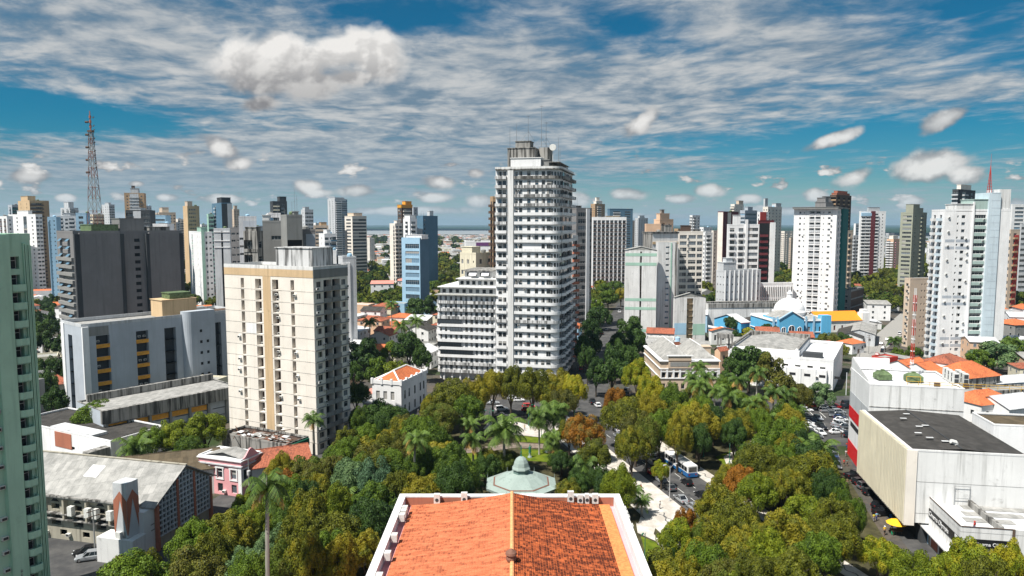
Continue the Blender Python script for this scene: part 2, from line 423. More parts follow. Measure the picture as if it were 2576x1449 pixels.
# ================================================================ the general building
class Face:
    """a wall plane: origin at its lower left corner as seen from outside, along direction a"""
    def __init__(s, o, a, W_, H_): s.o = o; s.a = a; s.W = W_; s.H = H_; s.rz = atan2(a[1], a[0]); s.out = (a[1], -a[0])
    def P(s, u, d, z): return (s.o[0] + s.a[0] * u + s.out[0] * d, s.o[1] + s.a[1] * u + s.out[1] * d, z)
def split(us, lo, hi):
    r = sorted(set([lo, hi] + [round(min(max(u, lo), hi), 3) for u in us])); return [a for i, a in enumerate(r) if i == 0 or a - r[i - 1] > 1e-3]
def holed(mb, F, holes, m, z0=0.0):
    """wall face F with rectangular holes (u0, u1, z0, z1, depth, back material)"""
    us = split([h[0] for h in holes] + [h[1] for h in holes], 0, F.W); rows = split([h[2] for h in holes] + [h[3] for h in holes], z0, F.H)
    for r0, r1 in zip(rows, rows[1:]):
        zc = (r0 + r1) / 2; hs = [h for h in holes if h[2] < zc < h[3]]
        run = None
        for u0, u1 in zip(us, us[1:]):
            uc = (u0 + u1) / 2
            solid = not any(h[0] < uc < h[1] for h in hs)
            if solid: run = [run[0], u1] if run else [u0, u1]
            if (not solid or u1 == us[-1]) and run:
                mb.face([F.P(run[0], 0, r0), F.P(run[1], 0, r0), F.P(run[1], 0, r1), F.P(run[0], 0, r1)], m); run = None
    for h in holes:
        u0, u1, a, b, d = h[:5]; bm = h[5] if len(h) > 5 else None
        mb.face([F.P(u0, 0, a), F.P(u1, 0, a), F.P(u1, -d, a), F.P(u0, -d, a)], m)
        mb.face([F.P(u0, -d, b), F.P(u1, -d, b), F.P(u1, 0, b), F.P(u0, 0, b)], m)
        mb.face([F.P(u0, 0, a), F.P(u0, -d, a), F.P(u0, -d, b), F.P(u0, 0, b)], m)
        mb.face([F.P(u1, -d, a), F.P(u1, 0, a), F.P(u1, 0, b), F.P(u1, -d, b)], m)
        if bm is not None: mb.face([F.P(u0, -d, a), F.P(u1, -d, a), F.P(u1, -d, b), F.P(u0, -d, b)], bm)

def solve_len(cx, cy, z, d, px):
    """how far from (cx, cy) along d until the point shows at pixel column px"""
    lo, hi = 0.0, 400.0
    s0 = proj(cx, cy, z)[0]; sg = 1 if px > s0 else -1
    for _ in range(50):
        mid = (lo + hi) / 2; y = cy + d[1] * mid
        if (proj(cx + d[0] * mid, y, z)[0] - px) * sg > 0: hi = mid
        else: lo = mid
    return (lo + hi) / 2

FOOT = []       # every labelled repeat, for ordering labels later
class Bld:
    def __init__(s, name, label, cat, c, yaw, L, R, wallm, nf, z0=0.0, dep=None, fh=None, group=None, top=None):
        """c = (px, py, Y) of the nearest upper corner; L, R = pixel column where its left / right face ends, or metres if negative"""
        s.name = name; s.nf = nf; s.wallm = wallm; px, py, Y = c
        x, z = on_y(px, py, Y); s.x, s.y, s.H = x, Y, (z if top is None else top)
        y_ = radians(yaw); s.dL = (-cos(y_), sin(y_)); s.dR = (sin(y_), cos(y_)); s.yaw = y_
        s.WL = -L if L < 0 else solve_len(x, Y, s.H, s.dL, L)
        s.WR = -R if R < 0 else solve_len(x, Y, s.H, s.dR, R)
        if s.WL > 90: s.WL = 14.0
        if s.WR > 90: s.WR = 14.0
        s.z0 = z0
        FOOT.append([(x, Y), (x + s.dL[0] * s.WL, Y + s.dL[1] * s.WL), (x + s.dL[0] * s.WL + s.dR[0] * s.WR, Y + s.dL[1] * s.WL + s.dR[1] * s.WR), (x + s.dR[0] * s.WR, Y + s.dR[1] * s.WR)])
        s.root = thing(name, label, cat, (x, Y, z0), 0, group)
        s.root['h'] = s.H; s.HH = s.H - z0; s.fh = s.HH / nf if nf else 3.0
        s.FL = Face((s.dL[0] * s.WL, s.dL[1] * s.WL), (-s.dL[0], -s.dL[1]), s.WL, s.HH)
        s.FR = Face((0, 0), s.dR, s.WR, s.HH)
        s.q = []; s.maxp = 99; s.stuffw = {}; s.wb = MB()
    def at(s, l, r, z=0.0):           # local point: l metres along the left face from the corner, r metres along the right face
        return (s.dL[0] * l + s.dR[0] * r, s.dL[1] * l + s.dR[1] * r, z)
    def T(s): return lambda l, r, z: s.at(l, r, z)
    def box(s, mb, l0, r0, z0, l1, r1, z1, m=None):
        mb.box(l0, r0, z0, l1, r1, z1, m, T=s.T())
    def facade(s, F, cols, skip_top=0.0, base=0.0, nf=None, hole_mat=None):
        """cols: (kind, u, width, sill, head, [options]) u in 0..1 of the face, sill/head in 0..1 of a floor"""
        nf = s.nf if nf is None else nf; H = F.H - skip_top; fh = (H - base) / nf
        holes = []
        for c in cols:
            kind, u, w_, a, b = c[:5]; opt = c[5] if len(c) > 5 else {}
            uc = u * F.W; w_ = min(w_, F.W * .96)
            uc = min(max(uc, w_ / 2 + .15), F.W - w_ / 2 - .15)
            f0, f1 = opt.get('fl', (0, nf))
            for k in range(f0, f1):
                if opt.get('every') and (k % opt['every']) != opt.get('ph', 0): continue
                if opt.get('p') and rnd() > opt['p']: continue
                za, zb = base + (k + a) * fh, base + (k + b) * fh
                if kind == 'ac':
                    s.put_child('air_conditioner', ac_mesh(), F, uc, 0, za + .3); continue
                gl = opt.get('gl', M['glass']); fr = opt.get('fr', M['frame'])
                if kind in 'wgbn':
                    holes.append((uc - w_ / 2, uc + w_ / 2, za, zb, .28))
                    st = opt.get('st') or random.choice('wwwcht')
                    s.put_win(window_mesh(w_, zb - za, st, gl, fr), F, uc, -.24, (za + zb) / 2)
                if kind == 'w' and s.y < 350 and w_ > 1 and rnd() < .16: s.put_child('air_conditioner', ac_mesh(), F, min(uc + w_ / 2 + .55, F.W - .5), 0, za + .25)
                if kind == 'b':
                    s.put_bal(balcony_mesh(opt.get('bw', w_ + .6), opt.get('bd', 1.1), opt.get('bh', 1.0), opt.get('bm', s.wallm), opt.get('rail', False)), F, uc, 0, base + k * fh + opt.get('bz', .0))
                if kind == 'l':
                    d = opt.get('d', 1.4)
                    holes.append((uc - w_ / 2, uc + w_ / 2, za, zb, d, opt.get('back', M['dark'] if opt.get('open') else s.wallm)))
                    if not opt.get('open'): s.put_win(window_mesh(w_ * .72, (zb - za) * .82, random.choice('wct'), gl, fr), F, uc, -d + .06, za + (zb - za) * .42)
                    if opt.get('par', True): s.put_bal(balcony_mesh(w_ - .04, .16, opt.get('bh', 1.0), opt.get('bm', s.wallm)), F, uc, .06, za + .02)
                if kind == 'v':      # dark void
                    holes.append((uc - w_ / 2, uc + w_ / 2, za, zb, opt.get('d', .6), opt.get('back', M['dark'])))
                if kind == 'o':      # open shelf: slab band proud of wall
                    s.put_bal(band_mesh(w_, opt.get('d', .5), zb - za, opt.get('bm', s.wallm)), F, uc, 0, za)
        # holes may not overlap: drop later ones that do
        keep = []
        for h in sorted(holes, key=lambda q: -(q[1] - q[0])):
            if all(h[1] <= g[0] + .01 or h[0] >= g[1] - .01 or h[3] <= g[2] + .01 or h[2] >= g[3] - .01 for g in keep): keep.append(h)
        holed(s.wb, F, keep, hole_mat)
    def put_child(s, name, me, F, u, d, z, kind=None):
        p = F.P(u, d, z); return link(name, me, s.root, p, F.rz)
    def put_win(s, me, F, u, d, z):
        s.q.append(('window', me, F, u, d, z))
    def put_bal(s, me, F, u, d, z):
        s.q.append(('balcony', me, F, u, d, z))
    def later(s, name, me, F, u, d, z):
        mb = s.stuffw.setdefault(name, MB()); b = len(mb.v); c_, n_ = cos(F.rz), sin(F.rz); p = F.P(u, d, z)
        for v in me.vertices: x, y, q = v.co; mb.v.append((p[0] + x * c_ - y * n_, p[1] + x * n_ + y * c_, p[2] + q))
        for pl in me.polygons: mb.f.append(tuple(b + i for i in pl.vertices)); mb.mi.append(mb.mat(me.materials[pl.material_index]))
    def stripe(s, F, u0, u1, z0, z1, m, d=.05, name='wall_panel'):
        mb = MB(); mb.face([F.P(u0, d, z0), F.P(u1, d, z0), F.P(u1, d, z1), F.P(u0, d, z1)])
        mb.face([F.P(u0, 0, z1), F.P(u0, d, z1), F.P(u1, d, z1), F.P(u1, 0, z1)][::-1])
        mb.face([F.P(u0, 0, z0), F.P(u0, d, z0), F.P(u0, d, z1), F.P(u0, 0, z1)][::-1]); mb.face([F.P(u1, d, z0), F.P(u1, 0, z0), F.P(u1, 0, z1), F.P(u1, d, z1)][::-1])
        return mb.build(name, m, s.root)
    def close(s, roofm=None, par=.9, parm=None, back=True, backcols=None):
        """the two far walls, the roof and its parapet"""
        wb = s.wb; m = None; a = s.at
        wl, wr, H = s.WL, s.WR, s.HH
        if back:
            wb.face([a(wl, wr, 0), a(wl, 0, 0), a(wl, 0, H), a(wl, wr, H)]); wb.face([a(0, wr, 0), a(wl, wr, 0), a(wl, wr, H), a(0, wr, H)])
        o = wb.build2('wall', s.wallm, s.root)
        rb = MB(); rb.face([a(0, 0, H - (.25 if par else -.0)), a(0, wr, H - (.25 if par else 0)), a(wl, wr, H - (.25 if par else 0)), a(wl, 0, H - (.25 if par else 0))])
        rb.build('roof', roofm or M['roofc'], s.root)
        if par:
            p = MB(); t = .25; e = .04
            for l0, r0, l1, r1 in ((-e, -e, wl + e, t), (-e, wr - t, wl + e, wr + e), (-e, t, t, wr - t), (wl - t, t, wl + e, wr - t)):
                s.box(p, l0, r0, H, l1, r1, H + par)
            s.box(p, t, t, H - .24, wl - t, t + .02, H)
            p.build('parapet', parm or s.wallm, s.root)
        for nm in ('window', 'balcony'):          # the hundred highest as parts, the rest as one
            for i, it in enumerate(sorted([q for q in s.q if q[0] == nm], key=lambda q: -q[5])):
                if i < s.maxp: s.put_child(*it)
                else: s.later(*it)
        for nm, mb in s.stuffw.items():
            st = mb.build(nm, None, s.root); st['kind'] = 'stuff'
        s.stuffw = {}
    def block(s, l0, r0, l1, r1, h, m=None, name='roof_room', z=None, fr=True, cap=True):
        """a box on the roof; l, r as fractions of the roof"""
        mb = MB(); z = s.HH - .2 if z is None else z
        A, B_, Cc, D_ = (l0 * s.WL, r0 * s.WR, l1 * s.WL, r1 * s.WR) if fr else (l0, r0, l1, r1)
        s.box(mb, A, B_, z, Cc, D_, z + h)
        if cap: s.box(mb, A - .25, B_ - .25, z + h, Cc + .25, D_ + .25, z + h + .22)
        return mb.build(name, m or s.wallm, s.root)
    def mast(s, l, r, h, z=None, t=.08, m=None):
        mb = MB(); p = s.at(l * s.WL, r * s.WR, 0); z = s.HH if z is None else z
        mb.tube((p[0], p[1], z - .2), (p[0], p[1], z + h), t, t * .4, 5)
        for q in (.55, .8): mb.box(p[0] - .5, p[1] - .03, z + h * q, p[0] + .5, p[1] + .03, z + h * q + .06)
        return mb.build('antenna', m or M['metal'], s.root)
def _build2(s, name, mat, parent):
    """like build, but faces without a material take the main one"""
    me = bpy.data.meshes.new(name); me.from_pydata(s.v, [], s.f)
    me.materials.append(mat)
    for m_ in s.mats: me.materials.append(m_)
    me.polygons.foreach_set('material_index', s.mi); me.update()
    return link(name, me, parent)
MB.build2 = _build2
_old_mat = MB.mat
class WB(MB):
    def mat(s, m):
        if m is None: return 0
        if m not in s.mats: s.mats.append(m)
        return s.mats.index(m) + 1
def band_mesh(w_, d_, h_, mat):
    def mk():
        b = MB(); b.box(-w_ / 2, -d_, 0, w_ / 2, 0, h_, mat); return b.mesh('ledge')
    return cached(('band', round(w_, 1), round(d_, 2), round(h_, 1), mat.name), mk)
_init = Bld.__init__
def _i(s, *a, **k): _init(s, *a, **k); s.wb = WB()
Bld.__init__ = _i
def row(kind, n, w_, a, b, u0=0.0, u1=1.0, opt=None):
    return [(kind, u0 + (u1 - u0) * (i + .5) / n, w_, a, b, opt or {}) for i in range(n)]

# ================================================================ trees
import numpy as np
def leafmat(name, c1, c2, c3=None, amt=.25):
    m, n = newmat(name)
    tcn = n.n('ShaderNodeTexCoord').outputs['Object']; oi = n.n('ShaderNodeObjectInfo').outputs['Random']
    at_ = n.n('ShaderNodeAttribute'); at_.attribute_name = 'leafv'
    r = at_.outputs['Fac']
    nz = n.noise(n.vm('ADD', tcn, n.vm('MULTIPLY', n.xyz(oi, oi, oi), (37, 17, 9))), 2.6, 3, .6)
    k = n.m('ADD', n.m('MULTIPLY', nz, 1.1), n.m('ADD', n.m('MULTIPLY', r, .5), n.m('MULTIPLY', oi, .35)))
    c = n.mix(n.ramp(k, .55, 1.35), c1, c2)
    if c3: c = n.mix(n.ramp(n.m('ADD', nz, n.m('MULTIPLY', n.m('SUBTRACT', oi, .5), .5)), .62 - amt * .3, .72), c, c3)
    p = n.n('ShaderNodeBsdfPrincipled'); n.put(p.inputs['Base Color'], c); p.inputs['Roughness'].default_value = .6; p.inputs['Specular IOR Level'].default_value = .25
    t = n.n('ShaderNodeBsdfTranslucent'); n.put(t.inputs[0], c)
    mx = n.n('ShaderNodeMixShader'); mx.inputs[0].default_value = .14
    m.node_tree.links.new(p.outputs[0], mx.inputs[1]); m.node_tree.links.new(t.outputs[0], mx.inputs[2])
    o = n.n('ShaderNodeOutputMaterial'); m.node_tree.links.new(mx.outputs[0], o.inputs[0])
    return m
LF = {
 'olive': leafmat('olive_foliage', (.042, .056, .006), (.19, .20, .012), (.23, .20, .012), .3),
 'green': leafmat('green_foliage', (.028, .062, .008), (.13, .20, .012)),
 'dark': leafmat('dark_green_foliage', (.014, .038, .009), (.055, .105, .014)),
 'lime': leafmat('yellow_green_foliage', (.075, .115, .006), (.235, .27, .012), (.30, .27, .012), .2),
 'orange': leafmat('orange_foliage', (.16, .070, .008), (.36, .15, .012), (.17, .12, .02), .1),
 'brown': leafmat('brownish_foliage', (.050, .058, .010), (.18, .165, .018), (.09, .13, .013), .9),
 'grey': leafmat('grey_green_foliage', (.050, .10, .040), (.17, .26, .095)),
 'blue': leafmat('blue_green_foliage', (.035, .075, .035), (.11, .20, .10)),
}
COLN = {'olive': 'olive green', 'green': 'mid green', 'dark': 'dark green', 'lime': 'yellow green', 'orange': 'orange brown', 'brown': 'brownish', 'grey': 'pale grey green', 'blue': 'bluish green'}
M['bark'] = plain('grey_brown_bark', (.075, .058, .042), .9, var=.35, sc=.8)
M['palmbark'] = plain('pale_palm_trunk', (.36, .34, .29), .9, var=.25, sc=1.5)
M['frond'] = leafmat('green_palm_frond', (.035, .075, .012), (.12, .19, .03))
M['fronddry'] = leafmat('dry_yellow_palm_frond', (.35, .20, .05), (.55, .36, .10))
def crown_mesh(name, seed, nleaf, leaf, nl=34, flat=.72, loose=0.0):
    """a crown of unit radius: leaf faces over many uneven lumps; origin at its underside centre"""
    g = np.random.default_rng(seed)
    cs = []
    while len(cs) < nl:
        p = g.normal(size=3); p /= np.linalg.norm(p)
        if p[2] < -.35: continue
        r = g.uniform(.55, .80) * (1 + .16 * sin(3 * atan2(p[1], p[0]) + seed) * (1 + loose))
        if g.random() < .12 + .3 * loose: r *= g.uniform(.5, 1.22)
        cs.append((p * r * np.array([1, 1, flat]), g.uniform(.15, .30) * (1 - .25 * loose)))
    w_ = np.array([c[1] ** 2 for c in cs]); w_ /= w_.sum()
    idx = g.choice(len(cs), nleaf, p=w_)
    c = np.array([c[0] for c in cs])[idx]; rr = np.array([c[1] for c in cs])[idx]
    d = g.normal(size=(nleaf, 3)); d[:, 2] += .35; d /= np.linalg.norm(d, axis=1)[:, None]
    pos = c + d * (rr * (g.uniform(.84, 1.06, nleaf)))[:, None]
    pos[:, 2] += .35
    # orientation: mostly outwards from its lump, jittered
    nrm = d + g.normal(scale=.36, size=(nleaf, 3)); nrm /= np.linalg.norm(nrm, axis=1)[:, None]
    t = np.cross(nrm, g.normal(size=(nleaf, 3))); t /= np.linalg.norm(t, axis=1)[:, None]; b = np.cross(nrm, t)
    s_ = leaf * g.uniform(.6, 1.35, nleaf)[:, None]
    V_ = np.stack([pos - t * s_ * .5, pos + b * s_ * .42, pos + t * s_ * .62, pos - b * s_ * .42], axis=1).reshape(-1, 3)
    me = bpy.data.meshes.new(name)
    me.vertices.add(nleaf * 4); me.vertices.foreach_set('co', V_.astype('f').ravel())
    me.loops.add(nleaf * 4); me.loops.foreach_set('vertex_index', np.arange(nleaf * 4, dtype='i'))
    me.polygons.add(nleaf); me.polygons.foreach_set('loop_start', np.arange(0, nleaf * 4, 4, dtype='i'))
    a = me.attributes.new('leafv', 'FLOAT', 'FACE'); a.data.foreach_set('value', g.random(nleaf).astype('f'))
    me.materials.append(LF['olive']); me.update(calc_edges=True)
    return me
CROWN = {'near': [crown_mesh('crown', 11 + i, 26000, .045, 54 + 8 * (i % 3), .70 + .06 * (i % 3), .3 * (i % 2)) for i in range(7)],
         'mid': [crown_mesh('crown', 40 + i, 6000, .085, 36, .78, .3 * (i % 2)) for i in range(5)],
         'far': [crown_mesh('crown', 70 + i, 900, .20, 20, .7, 0) for i in range(3)],
         'loose': [crown_mesh('crown', 90 + i, 15000, .045, 60, .85, 1.0) for i in range(3)]}
def trunk_mesh(seed, near=True):
    g = random.Random(seed); b = MB()
    pts = [(0, 0, 0), (g.uniform(-.02, .02), g.uniform(-.02, .02), .3), (g.uniform(-.05, .05), g.uniform(-.05, .05), .62)]
    b.tube(pts[0], pts[1], .075, .058, 8); b.tube(pts[1], pts[2], .058, .05, 8)
    for i in range(6 if near else 4):
        a = 2 * pi * i / 6 + g.uniform(-.4, .4); k = pts[2] if i % 2 else pts[1]
        e = (k[0] + .28 * cos(a), k[1] + .28 * sin(a), k[2] + g.uniform(.28, .42)); b.tube(k, e, .036, .022, 6)
        for j in range(2):
            a2 = a + g.uniform(-.7, .7); b.tube(e, (e[0] + .22 * cos(a2), e[1] + .22 * sin(a2), e[2] + g.uniform(.1, .3)), .022, .009, 5)
    return b.mesh('trunk', M['bark'])
TRUNK = [trunk_mesh(i) for i in range(4)]
NTREE = 0; TREES = []
def tree(x, y, R, H, kind='olive', lod=None, group='trees', form=None, name='broadleaf_tree', z0=0.0):
    """R crown radius, H overall height"""
    global NTREE
    d = hypot(x, y); lod = lod or ('near' if d < 235 else 'mid'); NTREE += 1
    r = thing(name, None, 'tree', (x, y, z0), ru(0, 2 * pi), group)
    ms = CROWN['loose'] if form == 'loose' and lod == 'near' else CROWN[lod]
    hc = H * (.72 if H < 2.2 * R else .6)           # depth of the crown
    c = link('crown', random.choice(ms), r, (0, 0, H - hc), ru(0, 6.28), LF[kind]); sz = hc / 1.2
    c.scale = (R, R * ru(.88, 1.1), sz)
    t = link('trunk', random.choice(TRUNK), r, (0, 0, -.1)); t.scale = (max(R, 3) * .95, max(R, 3) * .95, (H - hc * .55) / .95)
    TREES.append((r, kind, R, H, lod)); return r
def frond(b, a, L, rise, droop, m, wd=.9, g=random, nl=20):
    """one arching frond with leaflets hanging on both sides"""
    P = []
    for i in range(nl + 1):
        t = i / nl; rr = L * (t - .18 * droop * t * t); z = rise * sin(min(t * 2.1, 1.45)) * L * .5 - droop * L * .62 * t * t
        P.append(Vector((rr * cos(a), rr * sin(a), z)))
    side = Vector((-sin(a), cos(a), 0))
    for i in range(nl):
        p, q = P[i], P[i + 1]; t = (i + .5) / nl; l = wd * (.35 + .9 * sin(pi * min(1, t * .92 + .06))) ; dn = Vector((0, 0, -l * (.35 + .5 * droop + g.uniform(-.1, .2))))
        d = (q - p)
        for s_ in (1, -1):
            e = p + side * s_ * l * .85 + dn + d * 1.2
            b.face([p, q, e + d * .45, e], m)
    for i in range(0, nl, 4): b.tube(P[i], P[min(i + 4, nl)], .05 * (1.2 - i / nl), .05 * (1.1 - (i + 4) / nl), 4, m, cap=False)
def palm_crown(seed, n, L, dry, wd, up=1.0, droopy=1.0):
    g = random.Random(seed); b = MB()
    for i in range(n):
        a = 2 * pi * i * .381966 * 1.0 + g.uniform(-.2, .2); k = i / n
        dr = (0.35 + 1.15 * k) * droopy
        m = M['fronddry'] if k > 1 - dry and g.random() < .8 else M['frond']
        frond(b, a, L * g.uniform(.85, 1.1) * (.8 if m is M['fronddry'] else 1), up * (1.5 - 1.4 * k), dr * g.uniform(.85, 1.2), m, wd, g)
    b.mats = b.mats if b.mats else [M['frond']]
    me = b.mesh('crown'); at_ = me.attributes.new('leafv', 'FLOAT', 'FACE'); at_.data.foreach_set('value', np.random.default_rng(seed).random(len(me.polygons)).astype('f')); return me
PALM = {'royal': [palm_crown(i, 17, 3.6, .32, .85, 1.0, 1.0) for i in range(4)],
        'green': [palm_crown(10 + i, 18, 3.6, .06, .8, 1.0, .8) for i in range(3)],
        'big': [palm_crown(20 + i, 26, 6.0, .06, 1.2, 1.3, .75) for i in range(2)],
        'fan': [palm_crown(30 + i, 26, 3.0, .04, 1.1, 1.5, 1.0) for i in range(2)]}
PTR = {}
def palm(x, y, H, kind='royal', s_=1.0, label=None, lean=0.0, tr=1.0, group='palms in the square'):
    def mk():
        b = MB(); n_ = 7; pz = [(lean * (i / n_) ** 2 * 1.5, 0, i / n_) for i in range(n_ + 1)]
        rr = [.30, .27, .25, .24, .23, .21, .18, .13]
        for i in range(n_): b.tube(pz[i], pz[i + 1], rr[i], rr[i + 1], 8, cap=False)
        return b.mesh('trunk', M['palmbark'])
    me = cached(('ptr', round(lean, 1)), mk)
    r = thing('palm_tree', label, 'palm', (x, y, 0), ru(0, 6.28), group)
    t = link('trunk', me, r, (0, 0, -.1)); t.scale = (tr, tr, H + .1)
    c = link('crown', random.choice(PALM[kind]), r, (lean * 1.5 * tr, 0, H)); c.scale = (s_, s_, s_); c.rotation_euler = (0, 0, ru(0, 6))
    PALMS.append((r, kind, H)); return r
PALMS = []

# ================================================================ vehicles
PAINT = {k: None for k in ()}
def paint(name, c, rough=.28, metal=.0):
    m, n = newmat(name); p = finish(m, n, c, rough, metal, .55); return m
PAINT = {'white': paint('white_car_paint', (.74, .75, .76)), 'silver': paint('silver_car_paint', (.42, .44, .46), .3, .4), 'grey': paint('grey_car_paint', (.13, .14, .15), .3, .3),
         'black': paint('black_car_paint', (.012, .012, .014)), 'red': paint('red_car_paint', (.45, .012, .012)), 'blue': paint('dark_blue_car_paint', (.02, .04, .11))}
M['tyre'] = plain('tyre_rubber', (.018, .018, .018), .9); M['rim'] = plain('wheel_rim', (.38, .38, .39), .35, .7)
M['lampw'] = plain('headlight_lens', (.75, .76, .78), .15); M['lampr'] = plain('tail_light_lens', (.35, .01, .01), .2)
M['carglass'] = glass('car_glass', (.012, .015, .018), .06, .8)
def car_proto(kind):
    """side profile (x forward, z up) widened into a body with rounded shoulders; parts on top"""
    L, Wd, H = {'hatch': (3.9, 1.68, 1.50), 'sedan': (4.4, 1.74, 1.46), 'suv': (4.4, 1.84, 1.68), 'pickup': (5.2, 1.86, 1.80)}[kind]
    r = thing('parked_car', None, 'car'); h2 = L / 2; wv = Wd / 2; zb = .30; belt = H * .60
    hood = {'hatch': .50, 'sedan': .50, 'suv': .56, 'pickup': .52}[kind] * 1.0
    # lower body in stations: (x, half width, z low, z high)
    st = [(-h2, .78, .42, .62), (-h2 + .08, .90, .34, .86), (-h2 + .35, .97, .28, belt), (-h2 + 1.0, 1.0, .26, belt + .02), (0, 1.0, .26, belt), (h2 - 1.15, 1.0, .26, belt - .04), (h2 - .5, .97, .28, belt - .12), (h2 - .14, .90, .32, belt - .26), (h2, .76, .40, belt - .38)]
    if kind == 'sedan': st[2] = (-h2 + .35, .97, .28, belt - .04)
    b = MB(); rings = []
    for x, k, z0, z1 in st:
        a = wv * k; rg = [(x, -a * .96, z0), (x, -a, z0 + .18), (x, -a, z1 - .14), (x, -a * .90, z1), (x, a * .90, z1), (x, a, z1 - .14), (x, a, z0 + .18), (x, a * .96, z0)]
        rings.append(len(b.v)); b.v += rg
    for p, q in zip(rings, rings[1:]):
        for i in range(8): j = (i + 1) % 8; b.f.append((p + i, p + j, q + j, q + i)); b.mi.append(0)
    b.f.append(tuple(rings[0] + i for i in reversed(range(8)))); b.f.append(tuple(rings[-1] + i for i in range(8))); b.mi += [0, 0]
    xr, xf = {'hatch': (-h2 + .25, h2 - 1.25), 'sedan': (-h2 + .75, h2 - 1.35), 'suv': (-h2 + .18, h2 - 1.25), 'pickup': (-.75, h2 - 1.45)}[kind]
    tr_, tf = (xr + {'hatch': .38, 'sedan': .75, 'suv': .28, 'pickup': .22}[kind], xf - .75)
    g = MB(); a, c = wv * .91, wv * .74; z0, z1 = belt - .04, H - .05
    B = [(xr, -a, z0), (xf, -a, z0), (xf, a, z0), (xr, a, z0)]; T_ = [(tr_, -c, z1), (tf, -c, z1), (tf, c, z1), (tr_, c, z1)]
    for nm, i, j in (('side_window', 0, 1), ('windscreen', 1, 2), ('side_window', 2, 3), ('rear_window', 3, 0)):
        q = MB(); q.face([B[i], B[j], T_[j], T_[i]]); q.build(nm, M['carglass'], r)
    e = .03
    b.prism([(tr_ - .05, -c - e), (tf + .06, -c - e), (tf + .06, c + e), (tr_ - .05, c + e)], z1, H)
    for i, j in ((0, 0), (1, 1), (2, 2), (3, 3)): b.tube(B[i], T_[j], .05, .05, 4)
    for s_ in (0, 3):
        for t in (.36, .68) if kind != 'pickup' else (.55,):
            p0 = Vector(B[s_]).lerp(Vector(B[1 if s_ == 0 else 2]), t * .95); p1 = Vector(T_[s_]).lerp(Vector(T_[1 if s_ == 0 else 2]), t); b.tube(p0, p1, .04, .04, 4)
    if kind == 'pickup':
        b.box(-h2 + .1, -wv * .96, belt, -.8, -wv * .84, belt + .12); b.box(-h2 + .1, wv * .84, belt, -.8, wv * .96, belt + .12); b.box(-h2 + .04, -wv * .9, belt - .2, -h2 + .14, wv * .9, belt + .12)
    b.build('body', PAINT['white'], r)
    for sx in (-1, 1):
        for sy in (-1, 1):
            wl = MB(); wr_ = .33 if kind != 'suv' else .37; cx = sx * (h2 - .80); y = sy * (wv - .06)
            wl.tube((cx, y - sy * .16, wr_), (cx, y + sy * .05, wr_), wr_, wr_, 14); o = wl.build('wheel', M['tyre'], r)
            rm = MB(); rm.tube((cx, y + sy * .045, wr_), (cx, y + sy * .065, wr_), wr_ * .62, wr_ * .6, 10); rm.build('rim', M['rim'], o)
    for sy in (-1, 1):
        q = MB(); q.box(h2 - .22, sy * wv * .55, belt - .36, h2 - .02, sy * wv * .86, belt - .24); q.build('headlight', M['lampw'], r)
        q = MB(); q.box(-h2 + .02, sy * wv * .62, belt - .24, -h2 + .14, sy * wv * .90, belt - .06); q.build('tail_light', M['lampr'], r)
        q = MB(); q.box(xf - .42, sy * wv * .99, belt - .02, xf - .28, sy * (wv + .16), belt + .12); q.build('wing_mirror', M['black'], r)
    return r
CARP = {}
CARS = []
def car(x, y, ang, kind='hatch', colr='white', label=None, group='parked cars', name='parked_car', z=0.03):
    """ang = heading in degrees, 0 along +x"""
    if kind not in CARP: CARP[kind] = car_proto(kind); r = CARP[kind]; first = True
    else: r = copy_tree(CARP[kind])
    r.name = name; r.location = (x, y, z); r.rotation_euler = (0, 0, radians(ang)); tag(r, label, 'car', group)
    if not label and 'label' in r: del r['label']
    for ch in r.children:
        if ch.name.startswith('body'): ch.material_slots[0].link = 'OBJECT'; ch.material_slots[0].material = PAINT[colr]
    CARS.append((r, kind, colr)); return r

